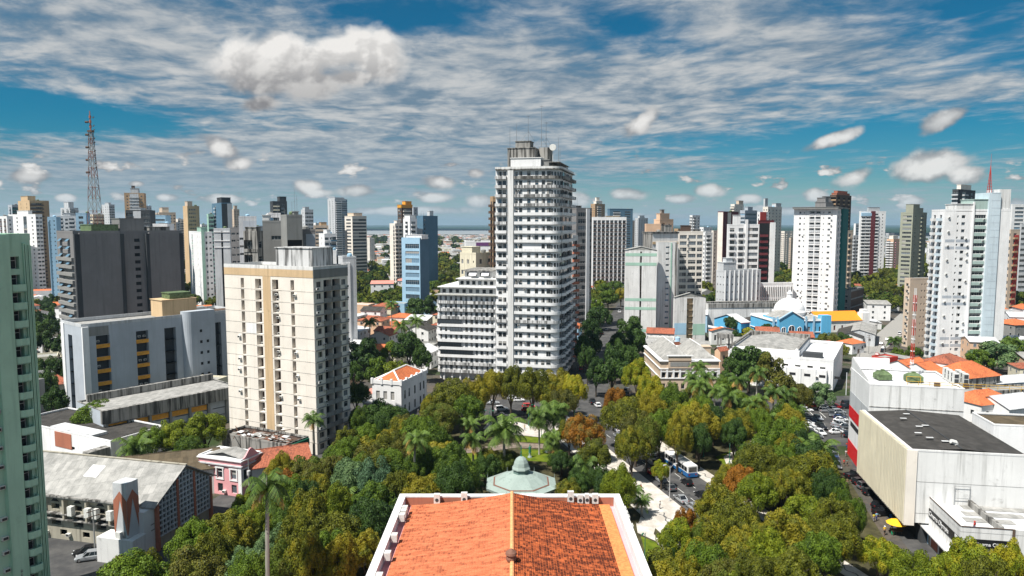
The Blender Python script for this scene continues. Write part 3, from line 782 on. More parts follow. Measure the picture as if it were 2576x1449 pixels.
# ================================================================ people
SKIN = plain('brown_skin', (.30, .17, .11), .6); HAIR = plain('dark_hair', (.015, .012, .01), .6)
def cloth(name, c): return plain(name + '_cloth', c, .9)
def person(x, y, face=0.0, top=('white', (.7, .7, .7)), legs=('dark blue', (.03, .04, .08)), label=None, z=.15, walk=.22, hold=None, hat=None, shorts=False):
    """one continuous body (skin modifier) with clothes over it; x right of the figure, y its back"""
    r = thing('person', label, 'person', (x, y, z), radians(face), 'people in the street')
    J = {'hip': (0, 0, .93), 'chest': (0, -.01, 1.28), 'neck': (0, 0, 1.46), 'head': (0, -.02, 1.60), 'crownp': (0, 0, 1.72),
         'sl': (-.19, 0, 1.42), 'el': (-.26, .03, 1.15), 'hl': (-.27, -.10, .92), 'fl': (-.27, -.14, .83), 'sr': (.19, 0, 1.42), 'er': (.26, .05, 1.15), 'hr': (.25, -.04, .90), 'fr': (.25, -.07, .81),
         'pl': (-.10, 0, .90), 'kl': (-.11, -walk * .6, .49), 'al': (-.11, -walk * .5, .09), 'tl': (-.11, -walk * .5 - .17, .04), 'pr': (.10, 0, .90), 'kr': (.11, walk * .15, .49), 'ar': (.11, walk, .10), 'tr': (.11, walk - .15, .04)}
    if hold: J['er'] = (.28, -.12, 1.18); J['hr'] = (.22, -.36, 1.2); J['fr'] = (.2, -.44, 1.22)
    E = [('hip', 'chest'), ('chest', 'neck'), ('neck', 'head'), ('head', 'crownp'), ('chest', 'sl'), ('sl', 'el'), ('el', 'hl'), ('hl', 'fl'), ('chest', 'sr'), ('sr', 'er'), ('er', 'hr'), ('hr', 'fr'),
         ('hip', 'pl'), ('pl', 'kl'), ('kl', 'al'), ('al', 'tl'), ('hip', 'pr'), ('pr', 'kr'), ('kr', 'ar'), ('ar', 'tr')]
    R_ = {'hip': .14, 'chest': .15, 'neck': .06, 'head': .10, 'crownp': .075, 's': .065, 'e': .042, 'h': .032, 'f': .028, 'p': .095, 'k': .062, 'a': .042, 't': .035}
    def mk():
        ks = list(J); me = bpy.data.meshes.new('body'); me.from_pydata([J[k] for k in ks], [(ks.index(a), ks.index(b)) for a, b in E], [])
        o = bpy.data.objects.new('body_tmp', me); col.objects.link(o)
        o.modifiers.new('s', 'SKIN'); me.skin_vertices or me.attributes
        sv = me.skin_vertices[0].data
        for i, k in enumerate(ks):
            q = R_.get(k) or R_[k[0]]; sv[i].radius = (q, q)
        sv[0].use_root = True
        o.modifiers.new('d', 'SUBSURF').levels = 1; o.modifiers['d'].render_levels = 1
        dg = bpy.context.evaluated_depsgraph_get(); m2 = bpy.data.meshes.new_from_object(o.evaluated_get(dg)); bpy.data.objects.remove(o)
        m2.materials.clear(); m2.materials.append(SKIN); m2.polygons.foreach_set('use_smooth', [True] * len(m2.polygons)); return m2
    me = cached(('body', bool(hold), round(walk, 2)), mk); link('body', me, r)
    q = MB(); q.lathe([(.17, .88), (.165, 1.05), (.185, 1.25), (.20, 1.40), (.12, 1.47), (.07, 1.49)], 10, squash=.68)
    for sx, e in ((-1, J['el']), (1, J['er'])): q.tube((sx * .17, 0, 1.42), (e[0], e[1], e[2]), .078, .062, 7)
    q.build('shirt', cloth(*top), r, smooth=True)
    q = MB(); q.lathe([(.165, .80), (.175, .90), (.155, 1.0)], 10, squash=.68)
    for s_, a in (('l', -1), ('r', 1)):
        q.tube(J['p' + s_], J['k' + s_], .105, .078, 8)
        if not shorts: q.tube(J['k' + s_], J['a' + s_], .078, .055, 8)
    q.build('trousers', cloth(*legs), r, smooth=True)
    q = MB(); q.lathe([(.105, 1.58), (.118, 1.65), (.10, 1.73), (.04, 1.765)], 10, c=(0, .015)); q.build('hair', HAIR, r, smooth=True)
    if hat: q = MB(); q.lathe([(.19, 1.68), (.12, 1.69), (.115, 1.75), (.05, 1.79)], 12); q.build('hat', cloth(*hat), r)
    return r
def lamp_post(x, y, H=6.5, heads=2, colr=None, label=None, ang=0.0):
    r = thing('street_lamp', label, 'street lamp', (x, y, 0), radians(ang), 'street lamps'); c = colr or M['lampgreen']
    b = MB(); b.lathe([(.22, 0), (.2, .4), (.09, .6), (.06, H)], 8); b.build('pole', c, r)
    for i in range(heads):
        a = 2 * pi * i / heads; q = MB(); e = (1.0 * cos(a), 1.0 * sin(a), H + .35); q.tube((0, 0, H - .5), e, .035, .03, 5); q.build('arm', c, r)
        h_ = MB(); h_.box(e[0] - .12 + .3 * cos(a), e[1] - .12 + .3 * sin(a), e[2] - .1, e[0] + .12 + .35 * cos(a), e[1] + .12 + .35 * sin(a), e[2] + .06); h_.tube((e[0], e[1], e[2]), (e[0] + .7 * cos(a), e[1] + .7 * sin(a), e[2] - .05), .12, .16, 6); h_.build('lamp_head', c, r)
    return r
M['lampgreen'] = plain('green_lamp_paint', (.03, .16, .10), .5); M['lampgrey'] = plain('grey_lamp_paint', (.5, .5, .5), .5)
def utility_pole(x, y, H=9.0, label=None, ang=0.0, transformer=False):
    r = thing('utility_pole', label, 'utility pole', (x, y, 0), radians(ang), 'utility poles')
    b = MB(); b.tube((0, 0, 0), (0, 0, H), .17, .11, 8); b.build('pole', M['concrete'], r)
    for z in (H - .5, H - 1.5): q = MB(); q.box(-1.1, -.06, z, 1.1, .06, z + .12); q.build('crossarm', M['wood'], r)
    if transformer: q = MB(); q.lathe([(.0, H - 3.4), (.38, H - 3.4), (.4, H - 2.5), (.3, H - 2.4)], 12, c=(0, -.55)); q.build('transformer', M['lampgrey'], r)
    return r

# ================================================================ small houses
M['tilegrey'] = M['roofg']
def house(x, y, w_, d_, h_, rot, wallm, roofm, roof='gable', rh=1.6, label=None, name='house', cat='house', group=None, windows=3, nf=1, over=.4, door=True):
    r = thing(name, label, cat, (x, y, 0), radians(rot), group); r['h'] = h_ + rh
    a, c = w_ / 2, d_ / 2
    b = MB(); b.prism([(-a, -c), (a, -c), (a, c), (-a, c)], 0, h_, cap=False)
    if roof == 'gable': b.face([(-a, -c, h_), (-a, c, h_), (-a, 0, h_ + rh)][::-1]); b.face([(a, -c, h_), (a, c, h_), (a, 0, h_ + rh)])
    if roof == 'flat': b.face([(-a, -c, h_ - .4), (a, -c, h_ - .4), (a, c, h_ - .4), (-a, c, h_ - .4)]); [b.box(*q) for q in ((-a - .02, -c - .02, h_ - .6, a + .02, -c + .2, h_ + .3), (-a - .02, c - .2, h_ - .6, a + .02, c + .02, h_ + .3), (-a - .02, -c + .2, h_ - .6, -a + .2, c - .2, h_ + .3), (a - .2, -c + .2, h_ - .6, a + .02, c - .2, h_ + .3))]
    wl = b.build('wall', wallm, r)
    A, Cc = a + over, c + over; zo = h_ - rh * over / c
    q = MB(); t = .12
    if roof == 'gable':
        for s_ in (-1, 1):
            q.face([(-A, s_ * Cc, zo + .05), (A, s_ * Cc, zo + .05), (A, 0, h_ + rh + .05), (-A, 0, h_ + rh + .05)][::s_])
            q.face([(-A, s_ * Cc, zo - t), (A, s_ * Cc, zo - t), (A, s_ * Cc, zo + .05), (-A, s_ * Cc, zo + .05)][::s_])
        q.tube((-A, 0, h_ + rh + .06), (A, 0, h_ + rh + .06), .12, .12, 5)
    elif roof == 'hip':
        k = max(a - c * .9, 0); zt = h_ + rh + .05; zl = zo + .05
        for s_ in (-1, 1):
            q.face([(-A, s_ * Cc, zl), (A, s_ * Cc, zl), (k, 0, zt), (-k, 0, zt)][::s_]); q.face([(s_ * A, Cc, zl), (s_ * A, -Cc, zl), (s_ * k, 0, zt)][::s_])
        for p in ((A, Cc), (A, -Cc), (-A, Cc), (-A, -Cc)): q.tube((p[0], p[1], zl), (k if p[0] > 0 else -k, 0, zt + .02), .11, .11, 5)
    elif roof == 'shed':
        q.face([(-A, -Cc, h_ + .05), (A, -Cc, h_ + .05), (A, Cc, h_ + rh), (-A, Cc, h_ + rh)]); q.face([(-A, -Cc, h_ - .08), (A, -Cc, h_ - .08), (A, -Cc, h_ + .05), (-A, -Cc, h_ + .05)])
        b = MB(); b.face([(a, -c, h_), (a, c, h_), (a, c, h_ + rh - .1)]); b.face([(-a, -c, h_), (-a, c, h_ + rh - .1), (-a, c, h_)]); b.face([(-a, c, h_), (-a, c, h_ + rh - .1), (a, c, h_ + rh - .1), (a, c, h_)]); b.build('gable_wall', wallm, r)
    if roof != 'flat': q.build('roof', roofm, r)
    else:
        q.face([(-a + .2, -c + .2, h_ - .3), (a - .2, -c + .2, h_ - .3), (a - .2, c - .2, h_ - .3), (-a + .2, c - .2, h_ - .3)]); q.build('roof', roofm, r)
    if windows:
        fh = h_ / nf
        for f_ in range(nf):
            for i in range(windows):
                u = -a + w_ * (i + .5) / windows
                if door and f_ == 0 and i == windows // 2: dm = MB(); dm.box(u - .5, -c - .05, 0, u + .5, -c + .02, 2.1); dm.build('door', M['wood'], r); continue
                o = link('window', window_mesh(1.2, 1.3, 'w', M['glass'], M['frame']), r, (u, -c - .06, f_ * fh + fh * .55))
            for s_, n_ in ((-1, max(1, int(d_ / 4))), (1, max(1, int(d_ / 4)))):
                for i in range(n_):
                    link('window', window_mesh(1.1, 1.2, 'w', M['glass'], M['frame']), r, (s_ * (a + .06), -c + d_ * (i + .5) / n_, f_ * fh + fh * .55), s_ * pi / 2)
    return r

# ================================================================ ground, roads, river
def flat(name, pts, m, z, kind='structure', label=None):
    b = MB(); b.face([(x, y, z) for x, y in pts]); o = b.build(name, m)
    if b.v:
        a = sum(pts[i][0] * pts[(i + 1) % len(pts)][1] - pts[(i + 1) % len(pts)][0] * pts[i][1] for i in range(len(pts)))
        if a < 0: o.data.flip_normals()
    o['kind'] = kind; return o
def pxs(*p, z=0.0): return [on_z(x, y, z) for x, y in p]
def groundmat():
    m, n = newmat('city_ground'); co = n.n('ShaderNodeTexCoord').outputs['Object']
    a = n.noise(co, .012, 5, .6); b = n.noise(co, .09, 5, .65); c_ = n.noise(co, .9, 4, .6)
    col_ = n.mix(n.ramp(a, .44, .58), (.085, .08, .075), (.035, .055, .018)); col_ = n.mix(n.ramp(b, .45, .62), col_, (.12, .10, .08)); col_ = n.mix(n.m('MULTIPLY', n.ramp(c_, .4, .7), .4), col_, (.03, .03, .025))
    return finish(m, n, col_, .95, spec=.1)
def asphalt():
    m, n = newmat('asphalt'); co = n.n('ShaderNodeTexCoord').outputs['Object']
    a = n.noise(co, .25, 5, .65); c_ = n.noise(co, 5.0, 3, .6)
    col_ = n.mix(n.ramp(a, .35, .7), (.060, .060, .062), (.115, .112, .108)); col_ = n.mix(n.m('MULTIPLY', c_, .3), col_, (.04, .04, .04))
    return finish(m, n, col_, .9, spec=.15)
def paving():
    m, n = newmat('mosaic_paving'); co = n.n('ShaderNodeTexCoord').outputs['Object']
    a = n.noise(co, .35, 5, .65); c_ = n.noise(co, 3.0, 4, .6)
    col_ = n.mix(n.ramp(a, .35, .65), (.66, .63, .58), (.46, .42, .37)); col_ = n.mix(n.m('MULTIPLY', c_, .3), col_, (.35, .32, .28))
    return finish(m, n, col_, .85, spec=.15)
def grass():
    m, n = newmat('lawn'); co = n.n('ShaderNodeTexCoord').outputs['Object']
    a = n.noise(co, .5, 5, .65); c_ = n.noise(co, 6.0, 3, .7)
    col_ = n.mix(n.ramp(a, .3, .7), (.075, .12, .012), (.16, .20, .018)); col_ = n.mix(n.m('MULTIPLY', c_, .35), col_, (.05, .07, .01))
    return finish(m, n, col_, .95, spec=.05, bump=c_, bstr=.5, bdist=.05)
M['asphalt'] = asphalt(); M['paving'] = paving(); M['lawn'] = grass(); M['path'] = plain('earth_path', (.20, .16, .13), .95, var=.25, sc=.6)
M['line'] = plain('road_paint', (.62, .62, .58), .8); M['liney'] = plain('yellow_road_paint', (.60, .34, .06), .8)
M['kerb'] = plain('pale_kerb', (.55, .54, .50), .8)
big = 60000
flat('ground', [(-big, -2000), (big, -2000), (big, big), (-big, big)], groundmat(), 0)
# river and the wooded island beyond it
def water():
    m, n = newmat('river_water'); co = n.n('ShaderNodeTexCoord').outputs['Object']; nz = n.noise(co, .02, 4, .6)
    return finish(m, n, n.mix(nz, (.30, .31, .30), (.36, .36, .34)), .28, spec=.4, bump=nz, bstr=.2, bdist=2)
flat('river', [(-16000, 4300), (-300, 4400), (500, 3900), (1194, 3150), (1516, 2600), (1730, 2400), (5000, 2000), (16000, 2000), (16000, 9800), (-16000, 9800)], water(), .6)
def wood(name, x0, x1, y0, y1, h, seed, c1, c2, step=60, jag=.35, keep=None):
    """a far wood that reads as one mass: a humped canopy sheet with a broken top line"""
    g = np.random.default_rng(seed); nx = int((x1 - x0) / step) + 1; ny = int((y1 - y0) / step) + 1
    b = MB(); X = np.linspace(x0, x1, nx); Y = np.linspace(y0, y1, ny)
    Z = h * (1 - jag * g.random((ny, nx))); Z[0] *= 0; Z[0] -= 1
    b.v = [(X[i] + g.uniform(-.3, .3) * step, Y[j] + (g.uniform(-.3, .3) * step if j else -step * .8 + g.uniform(-.5, .5) * step), float(Z[j, i])) for j in range(ny) for i in range(nx)]
    b.f = [(j * nx + i, j * nx + i + 1, (j + 1) * nx + i + 1, (j + 1) * nx + i) for j in range(ny - 1) for i in range(nx - 1) if keep is None or keep(X[i], Y[j])]; b.mi = [0] * len(b.f)
    m, n = newmat(name + '_leaves'); co = n.n('ShaderNodeTexCoord').outputs['Object']
    finish(m, n, n.mix(n.ramp(n.noise(co, .006, 5, .7), .35, .65), c1, c2), .95, spec=.05)
    o = b.build(name, m); o['kind'] = 'stuff'; return o
isl = lambda x, y: y > 7100 - (max(0, x) * 1.9 if x < 1560 else 2980 + (x - 1560) * .8)
wood('island_wood', -11000, 11000, 3400, 13600, 24, 1, (.012, .032, .016), (.028, .055, .022), 130, .5, isl)
flat('island', [(-30000, 7200), (200, 7100), (1600, 4200), (2500, 3500), (30000, 3400), (30000, 50000), (-30000, 50000)], plain('far_canopy', (.02, .045, .02), .95, sc=.002), 1.2)

AV = (-.25, .968)       # direction of the avenue
def strip(cx, cy, d, a, b, s0, s1):       # band between offsets a..b to the right of a line through c along d
    n_ = (d[1], -d[0]); return [(cx + d[0] * s + n_[0] * o, cy + d[1] * s + n_[1] * o) for s, o in ((s0, a), (s0, b), (s1, b), (s1, a))]
def kerbed(name, pts, m, z):
    b = MB(); b.prism(pts if sum(pts[i][0] * pts[(i + 1) % len(pts)][1] - pts[(i + 1) % len(pts)][0] * pts[i][1] for i in range(len(pts))) > 0 else pts[::-1], -.1, z, M['kerb'], m)
    o = b.build(name); o['kind'] = 'structure'; return o
C0 = (40.0, 157.0)
flat('avenue', strip(*C0, AV, -6.2, 6.2, -95, 82), M['asphalt'], .02)
flat('cross_road', [(-95, 214), (-95, 230), (-10, 240), (30, 240), (128, 246), (128, 232), (60, 226), (20, 222)], M['asphalt'], .026)
flat('side_street', [(108, 232), (118, 232), (96, 165), (74, 85), (64, 88), (84, 170)], M['asphalt'], .03)
flat('car_park', [(84, 190), (90, 240), (122, 240), (104, 185)], M['asphalt'], .034)
flat('tree_lined_street', [(14, 238), (31, 236), (85, 500), (150, 780), (137, 783), (73, 503)], M['asphalt'], .038)
flat('market_street', [(120, 238), (131, 236), (150, 288), (181, 340), (205, 372), (335, 560), (325, 568), (196, 380), (172, 346), (141, 292)], plain('dusty_asphalt', (.30, .29, .27), .9), .04)
flat('west_street', [(-110, 95), (-62, 100), (-58, 140), (-36, 214), (-46, 216), (-66, 150), (-110, 125)], M['asphalt'], .03)
for s in (-80, -68, -56, -44, -32, -20, -14.5, -8, -2, 5, 11, 17, 25, 33, 41, 50):
    flat('lane_marking', strip(*C0, AV, -2.05, -1.9, s, s + 3.0), M['line'], .03); flat('lane_marking', strip(*C0, AV, 1.9, 2.05, s + 2, s + 5), M['line'], .03)
for i in range(4): flat('lane_marking', [(96 + i * 3, 226 - i * 1), (96.2 + i * 3, 226 - i), (95 + i * 3, 218 - i), (94.8 + i * 3, 218 - i)], M['line'], .045)
# the square
kerbed('promenade', strip(*C0, AV, -16.5, -6.4, -60, 66), M['paving'], .13)
kerbed('pavement', strip(*C0, AV, 6.4, 10.2, -70, 66), M['paving'], .13)
kerbed('square', [(-46, 95), (-14, 95), (20, 95), (38, 100), (30, 135), (7, 210), (-32, 212), (-40, 150)], plain('leafy_earth', (.055, .05, .022), .95, var=.4, sc=.5), .10)
kerbed('square', [(54, 95), (62, 95), (80, 165), (86, 222), (32, 219), (38, 200), (52, 140)], MATS['leafy_earth'], .10)
flat('plaza', pxs((1230, 1062), (1300, 1062), (1400, 1090), (1390, 1104), (1290, 1094), (1215, 1080)), M['paving'], .15)
flat('plaza', pxs((1560, 1150), (1602, 1200), (1640, 1236), (1700, 1282), (1640, 1300), (1575, 1250), (1540, 1200)), M['paving'], .15)
flat('lawn', pxs((1294, 1096), (1400, 1106), (1395, 1118), (1300, 1112)), M['lawn'], .16)
flat('lawn', pxs((1310, 1131), (1372, 1133), (1392, 1148), (1380, 1164), (1316, 1160)), M['lawn'], .16)
flat('lawn', pxs((1150, 1145), (1200, 1140), (1215, 1170), (1192, 1192), (1152, 1188)), M['lawn'], .16)
flat('path', pxs((1150, 1130), (1230, 1124), (1300, 1114), (1390, 1120), (1400, 1130), (1300, 1127), (1220, 1138), (1150, 1142)), M['path'], .155)
flat('lawn', pxs((1612, 1351), (1650, 1366), (1694, 1416), (1688, 1421), (1630, 1420)), M['lawn'], .16)
flat('path', pxs((1600, 1316), (1640, 1340), (1704, 1410), (1760, 1449), (1640, 1449), (1635, 1423), (1700, 1424), (1648, 1362), (1604, 1342)), M['paving'], .15)
flat('plaza', pxs((1604, 1322), (1612, 1300), (1650, 1325), (1644, 1346)), M['paving'], .152)
flat('lawn', pxs((1800, 1150), (1880, 1120), (1990, 1130), (1960, 1180), (1850, 1200)), M['lawn'], .16)
flat('path', pxs((1820, 1150), (1900, 1105), (1915, 1105), (1840, 1160), (1850, 1190), (1835, 1190)), M['paving'], .17)
flat('lawn', pxs((1880, 1100), (1960, 1060), (2030, 1070), (1990, 1110)), M['lawn'], .16)
flat('lawn', pxs((880, 1400), (960, 1370), (930, 1412), (870, 1425)), M['lawn'], .16)
flat('path', pxs((860, 1428), (940, 1398), (1000, 1360), (1005, 1366), (930, 1420), (860, 1449)), M['paving'], .165)
# wavy black mosaic on the promenade
M['mosaic'] = plain('dark_mosaic_stones', (.10, .10, .10), .9)
def wave(name, cx, cy, d, off, s0, s1, amp, per, wd, z):
    b = MB(); n_ = (d[1], -d[0]); k = int((s1 - s0) / .6); P = []
    for i in range(k + 1):
        s = s0 + (s1 - s0) * i / k; o = off + amp * sin(2 * pi * s / per); P.append([(cx + d[0] * s + n_[0] * (o + q), cy + d[1] * s + n_[1] * (o + q), z) for q in (0, wd)])
    for a_, c_ in zip(P, P[1:]): b.face([a_[0], a_[1], c_[1], c_[0]])
    o = b.build(name, M['mosaic']); o['kind'] = 'structure'; return o
for off, ph in ((-12.6, 0), (-12.0, 1)): wave('mosaic_band', C0[0], C0[1], AV, off, -60 + ph, 62, .45 * (1 if ph else -1), 4.0, .28, .137 + .004 * ph)
wave('mosaic_band', C0[0], C0[1], AV, 8.2, -60, 62, .4, 3.4, .25, .14)
SD = (.25, .968)
kerbed('pavement', strip(82.0, 150.0, SD, 2.6, 6.2, 2, 42), M['paving'], .14)
wave('mosaic_band', 82.0, 150.0, SD, 4.2, 3, 41, .5, 4.2, .3, .15)
kerbed('pavement', strip(72.0, 112.0, SD, 3.2, 6.0, -30, 18), plain('worn_pavement', (.26, .25, .24), .9), .12)
for s in (8, 16, -4): flat('ramp_marking', strip(82.0, 150.0, SD, .6, 1.6, s - 8, s - 5), M['liney'], .05)

# ================================================================ buildings
G = M['glass']; FB = M['frameb']
def B(label, l, c, r, top, Y, wallm, nf, yaw, colsL=None, colsR=None, roof=None, par=.8, name='apartment_tower', cat='building', group=None, extra=None, skip=1.0, base=0.0, **k):
    b = Bld(name, label, cat, (c, top, Y), yaw, l, r, wallm, nf, group=group, **k)
    for F, cols in ((b.FL, colsL), (b.FR, colsR)):
        if cols: b.facade(F, cols, skip_top=skip, base=base)
        else: holed(b.wb, F, [], None)
    b.close(roof, par)
    if extra: extra(b)
    if par and b.WL > 5:
        for i in range(random.choice((1, 2, 3))):
            l_, r_ = b.WL * ru(.25, .8), b.WR * ru(.3, .85); q = MB(); p = b.at(l_, r_); z_ = b.HH - .3
            if i == 0: q.lathe([(1.1, z_), (1.2, z_ + 1.9), (.9, z_ + 2.2), (.2, z_ + 2.4)], 10, c=p[:2]); q.build('water_tank', random.choice((M['lblue'], M['ygreen'], M['concrete'])), b.root)
            elif i == 1: q.tube((p[0], p[1], z_), (p[0], p[1], z_ + ru(4, 8)), .07, .04, 4); q.build('antenna', M['metal'], b.root)
            else: b.box(q, l_, r_, z_, l_ + 2, r_ + 1.5, z_ + 1.6); q.build('roof_box', M['old'], b.root)
    return b
W3 = lambda n, w=1.2, a=.35, b=.8, **o: row('w', n, w, a, b, opt=o)
BAL = lambda n, w=2.4, **o: row('b', n, w, .12, .82, opt=o)
LOG = lambda n, w=2.6, **o: row('l', n, w, .08, .92, opt=o)
STR = lambda n=1, w=30., a=.38, b=.85, **o: row('g', n, w, a, b, opt=dict(st='w', **o))
FARG = 'apartment towers on the skyline'
def rooms(*rs):
    def f(b):
        for q in rs: b.block(*q[:5], *(q[5:]))
    return f
# ---- left skyline
B('ochre and brown tower with dark balconies, tallest at the far left', 45, 74, 123, 506, 640, M['ochre'], 24, 40, W3(2), [('l', .3, 11, .1, .9, dict(bm=M['brown'])), ('w', .8, 1.2, .35, .8)], group=FARG,
  extra=lambda b: (b.block(.3, .1, .9, .5, 5, M['ochre']), b.stripe(b.FR, b.WR * .68, b.WR * .999, 0, b.HH, M['tan'], .1), b.mast(.6, .2, 9)))
B('teal grey terrace block showing behind the ochre tower at far left', 20, 30, 46, 517, 730, M['bluegrey'], 26, 40, BAL(1, 5), BAL(2, 5, bm=M['teal']), group=FARG)
B('white tower with a black glass shaft in its middle, far left', 20, 89, 106, 541, 600, M['white'], 20, 30, [('b', .1, 2.6, .3, .8), ('w', .33, 2., .35, .8), ('g', .62, 5.5, 0, 1, dict(gl=M['glass'])), ('w', .88, 2.2, .35, .8)], W3(2, 2.2), group=FARG,
  extra=rooms((.3, .2, .7, .8, 4)))
B('white block with brown panels cut off by the left edge', -25, 17, 32, 546, 585, M['white'], 18, 35, LOG(3, 4, bm=M['brown']), W3(1), group=FARG)
B('light blue slab tower with a bright white end wall', 112, 119, 141, 548, 560, M['lblue'], 20, 70, None, row('w', 2, .9, .4, .7), group=FARG, extra=lambda b: (b.stripe(b.FL, 0, b.WL, 0, b.HH, M['white'], .06), b.stripe(b.FR, .4, 1.6, 0, b.HH - 3, M['steelblue'], .05)))
B('pale grey block with dark openings beside the light blue slab', 141, 143, 190, 545, 580, M['greyw'], 20, 75, None, [('l', .2, 3, .1, .9), ('w', .5, 2, .3, .8), ('l', .78, 4, .1, .9)], group=FARG, extra=rooms((.1, .3, .9, .7, 3)))
B('white and pale blue block directly left of the lattice mast', 186, 190, 216, 538, 520, M['lblue'], 18, 70, None, row('w', 1, 3, .3, .8), group=FARG)
B('grey terraced block far behind the pale blue buildings', 152, 175, 197, 524, 900, M['greyw'], 30, 30, BAL(2, 5), BAL(2, 6), group=FARG, extra=rooms((.3, .2, .8, .8, 8)))
B('pale block on the skyline just right of the lattice mast', 256, 274, 288, 516, 820, M['greyw'], 28, 40, W3(3, 1.6), W3(3, 1.8), group=FARG, extra=rooms((.3, .3, .8, .8, 3)))
B('low cream offices glimpsed through the lattice mast', 215, 235, 262, 541, 760, M['cream2'], 20, 35, STR(1, 14), STR(1, 14), group=FARG)
B('brown tower with white central balconies and a high roof block', 306, 312, 362, 487, 700, M['tan'], 30, 70, W3(1), [('w', .15, 1.4, .3, .7), ('b', .50, 8.0, .1, .9, dict(bm=M['greyw'], bd=1.6)), ('w', .87, 1.4, .3, .7)], group=FARG, extra=lambda b: (b.block(.2, .3, .8, .7, 5.5, M['greyw']), b.block(.3, .35, .6, .5, 8, M['brown']), b.stripe(b.FR, b.WR * .28, b.WR * .72, 0, b.HH, M['greyw'], .04), b.mast(.4, .4, 12)))
B('pale narrow tower just right of the brown one', 362, 368, 381, 519, 850, M['greyw'], 28, 50, W3(1), W3(2, 1.4), group=FARG)
B('dark glass and grey stepped office with a roof garden', 312, 316, 377, 531, 520, M['dgrey'], 17, 78, None, [('l', .15, 5, .1, .9), ('v', .5, 5, .2, .85), ('g', .82, 5, .2, .85)], group=FARG, extra=lambda b: (b.block(0, .3, .9, .62, 2.5, M['greyw']), b.stripe(b.FR, b.WR * .3, b.WR * .62, 0, b.HH, M['greyw'], .06)))
B('light blue office with long white window bands', 360, 363, 416, 544, 545, M['lblue'], 17, 80, None, STR(1, 14, .3, .7), group=FARG)
B('small bright white block with a dark roof shelter', 382, 384, 421, 566, 430, M['white'], 16, 80, None, [('w', .12, 2, .3, .8), ('w', .8, 3, .3, .7)], group=FARG, extra=rooms((.1, .4, .9, .8, 1.2, M['metal'])))
B('sandy stepped block beside the light blue office', 389, 400, 442, 536, 700, M['sand'], 24, 60, W3(1), row('w', 5, 1.4, .3, .75), group=FARG, extra=rooms((.2, .25, .8, .65, 6)))
B('yellow ochre tower with a pattern of small square windows', 460, 471, 501, 520, 650, M['ochre'], 22, 45, None, row('w', 4, 1.1, .3, .75, .1, .7), group=FARG, extra=lambda b: (b.block(.2, .1, .8, .5, 5, M['sand']), b.mast(.5, .3, 5)))
B('greenish slim block before the dark grey tower', 520, 524, 537, 540, 640, M['mint2'], 18, 60, W3(1), BAL(1, 4), group=FARG)
B('dark grey tower with a black central slab and pale edge', 533, 557, 583, 512, 625, M['steelblue'], 24, 55, [('b', .35, 4, .2, .8, dict(bm=M['greyw']))], [('n', .5, .8, .0, .02)], group=FARG, extra=lambda b: (b.block(.05, .05, .5, .95, 5.5, M['dgrey']), b.stripe(b.FR, b.WR * .55, b.WR * .98, 0, b.HH, M['greyw'], .06), b.stripe(b.FR, 0, b.WR * .55, 0, b.HH, M['dgrey'], .05)))
B('pinkish tower far behind the dark grey one', 583, 588, 602, 528, 820, M['sand'], 26, 50, W3(1), W3(2), group=FARG, extra=rooms((.2, .2, .7, .7, 5)))
B('broad blank grey block with a pale stair tower', 586, 600, 645, 547, 420, M['greyw'], 14, 70, None, [('g', .15, 4, .3, .6, dict(fl=(9, 12)))], group=FARG, extra=lambda b: b.stripe(b.FR, b.WR * .25, b.WR * .99, 0, b.HH - 2, M['bluegrey'], .08))
for i, (l, c, r, t, Y, m_, k_) in enumerate(((92, 98, 112, 552, 800, 'sand', 'narrow sand'), (420, 432, 452, 560, 900, 'greyw', 'pale'), (440, 447, 462, 552, 980, 'cream', 'slim cream'), (500, 507, 521, 566, 850, 'white', 'slim white'), (602, 612, 628, 553, 950, 'sand', 'faint sand'), (628, 640, 668, 570, 900, 'greyw', 'squat pale'), (712, 722, 740, 556, 980, 'cream', 'small cream'), (786, 794, 808, 562, 1000, 'white', 'small white'), (806, 812, 826, 575, 900, 'tan', 'small tan'), (922, 930, 942, 600, 1100, 'cream', 'tiny cream'), (1456, 1464, 1486, 553, 900, 'greyw', 'far pale'), (1578, 1584, 1597, 556, 950, 'sand', 'far sandy'), (1696, 1706, 1736, 577, 800, 'tan', 'low tan'), (1760, 1770, 1792, 573, 900, 'white', 'low white'), (1965, 1974, 1996, 583, 850, 'cream', 'low cream'), (1985, 1990, 2000, 600, 800, 'sand', 'low sandy'), (2228, 2236, 2250, 588, 1000, 'greyw', 'small grey'), (2332, 2338, 2352, 612, 900, 'white', 'small white right'), (2456, 2466, 2480, 545, 900, 'cream', 'hidden cream'), (128, 136, 152, 560, 900, 'cream', 'thin cream'))):
    B(k_ + ' tower far off on the skyline, ' + ('left' if c < 950 else 'right') + ' of the central tower', l, c, r, t, Y, M[m_], 20, 45, W3(2, 1.6), W3(3, 1.6) if i % 2 else BAL(2, 3), group=FARG)
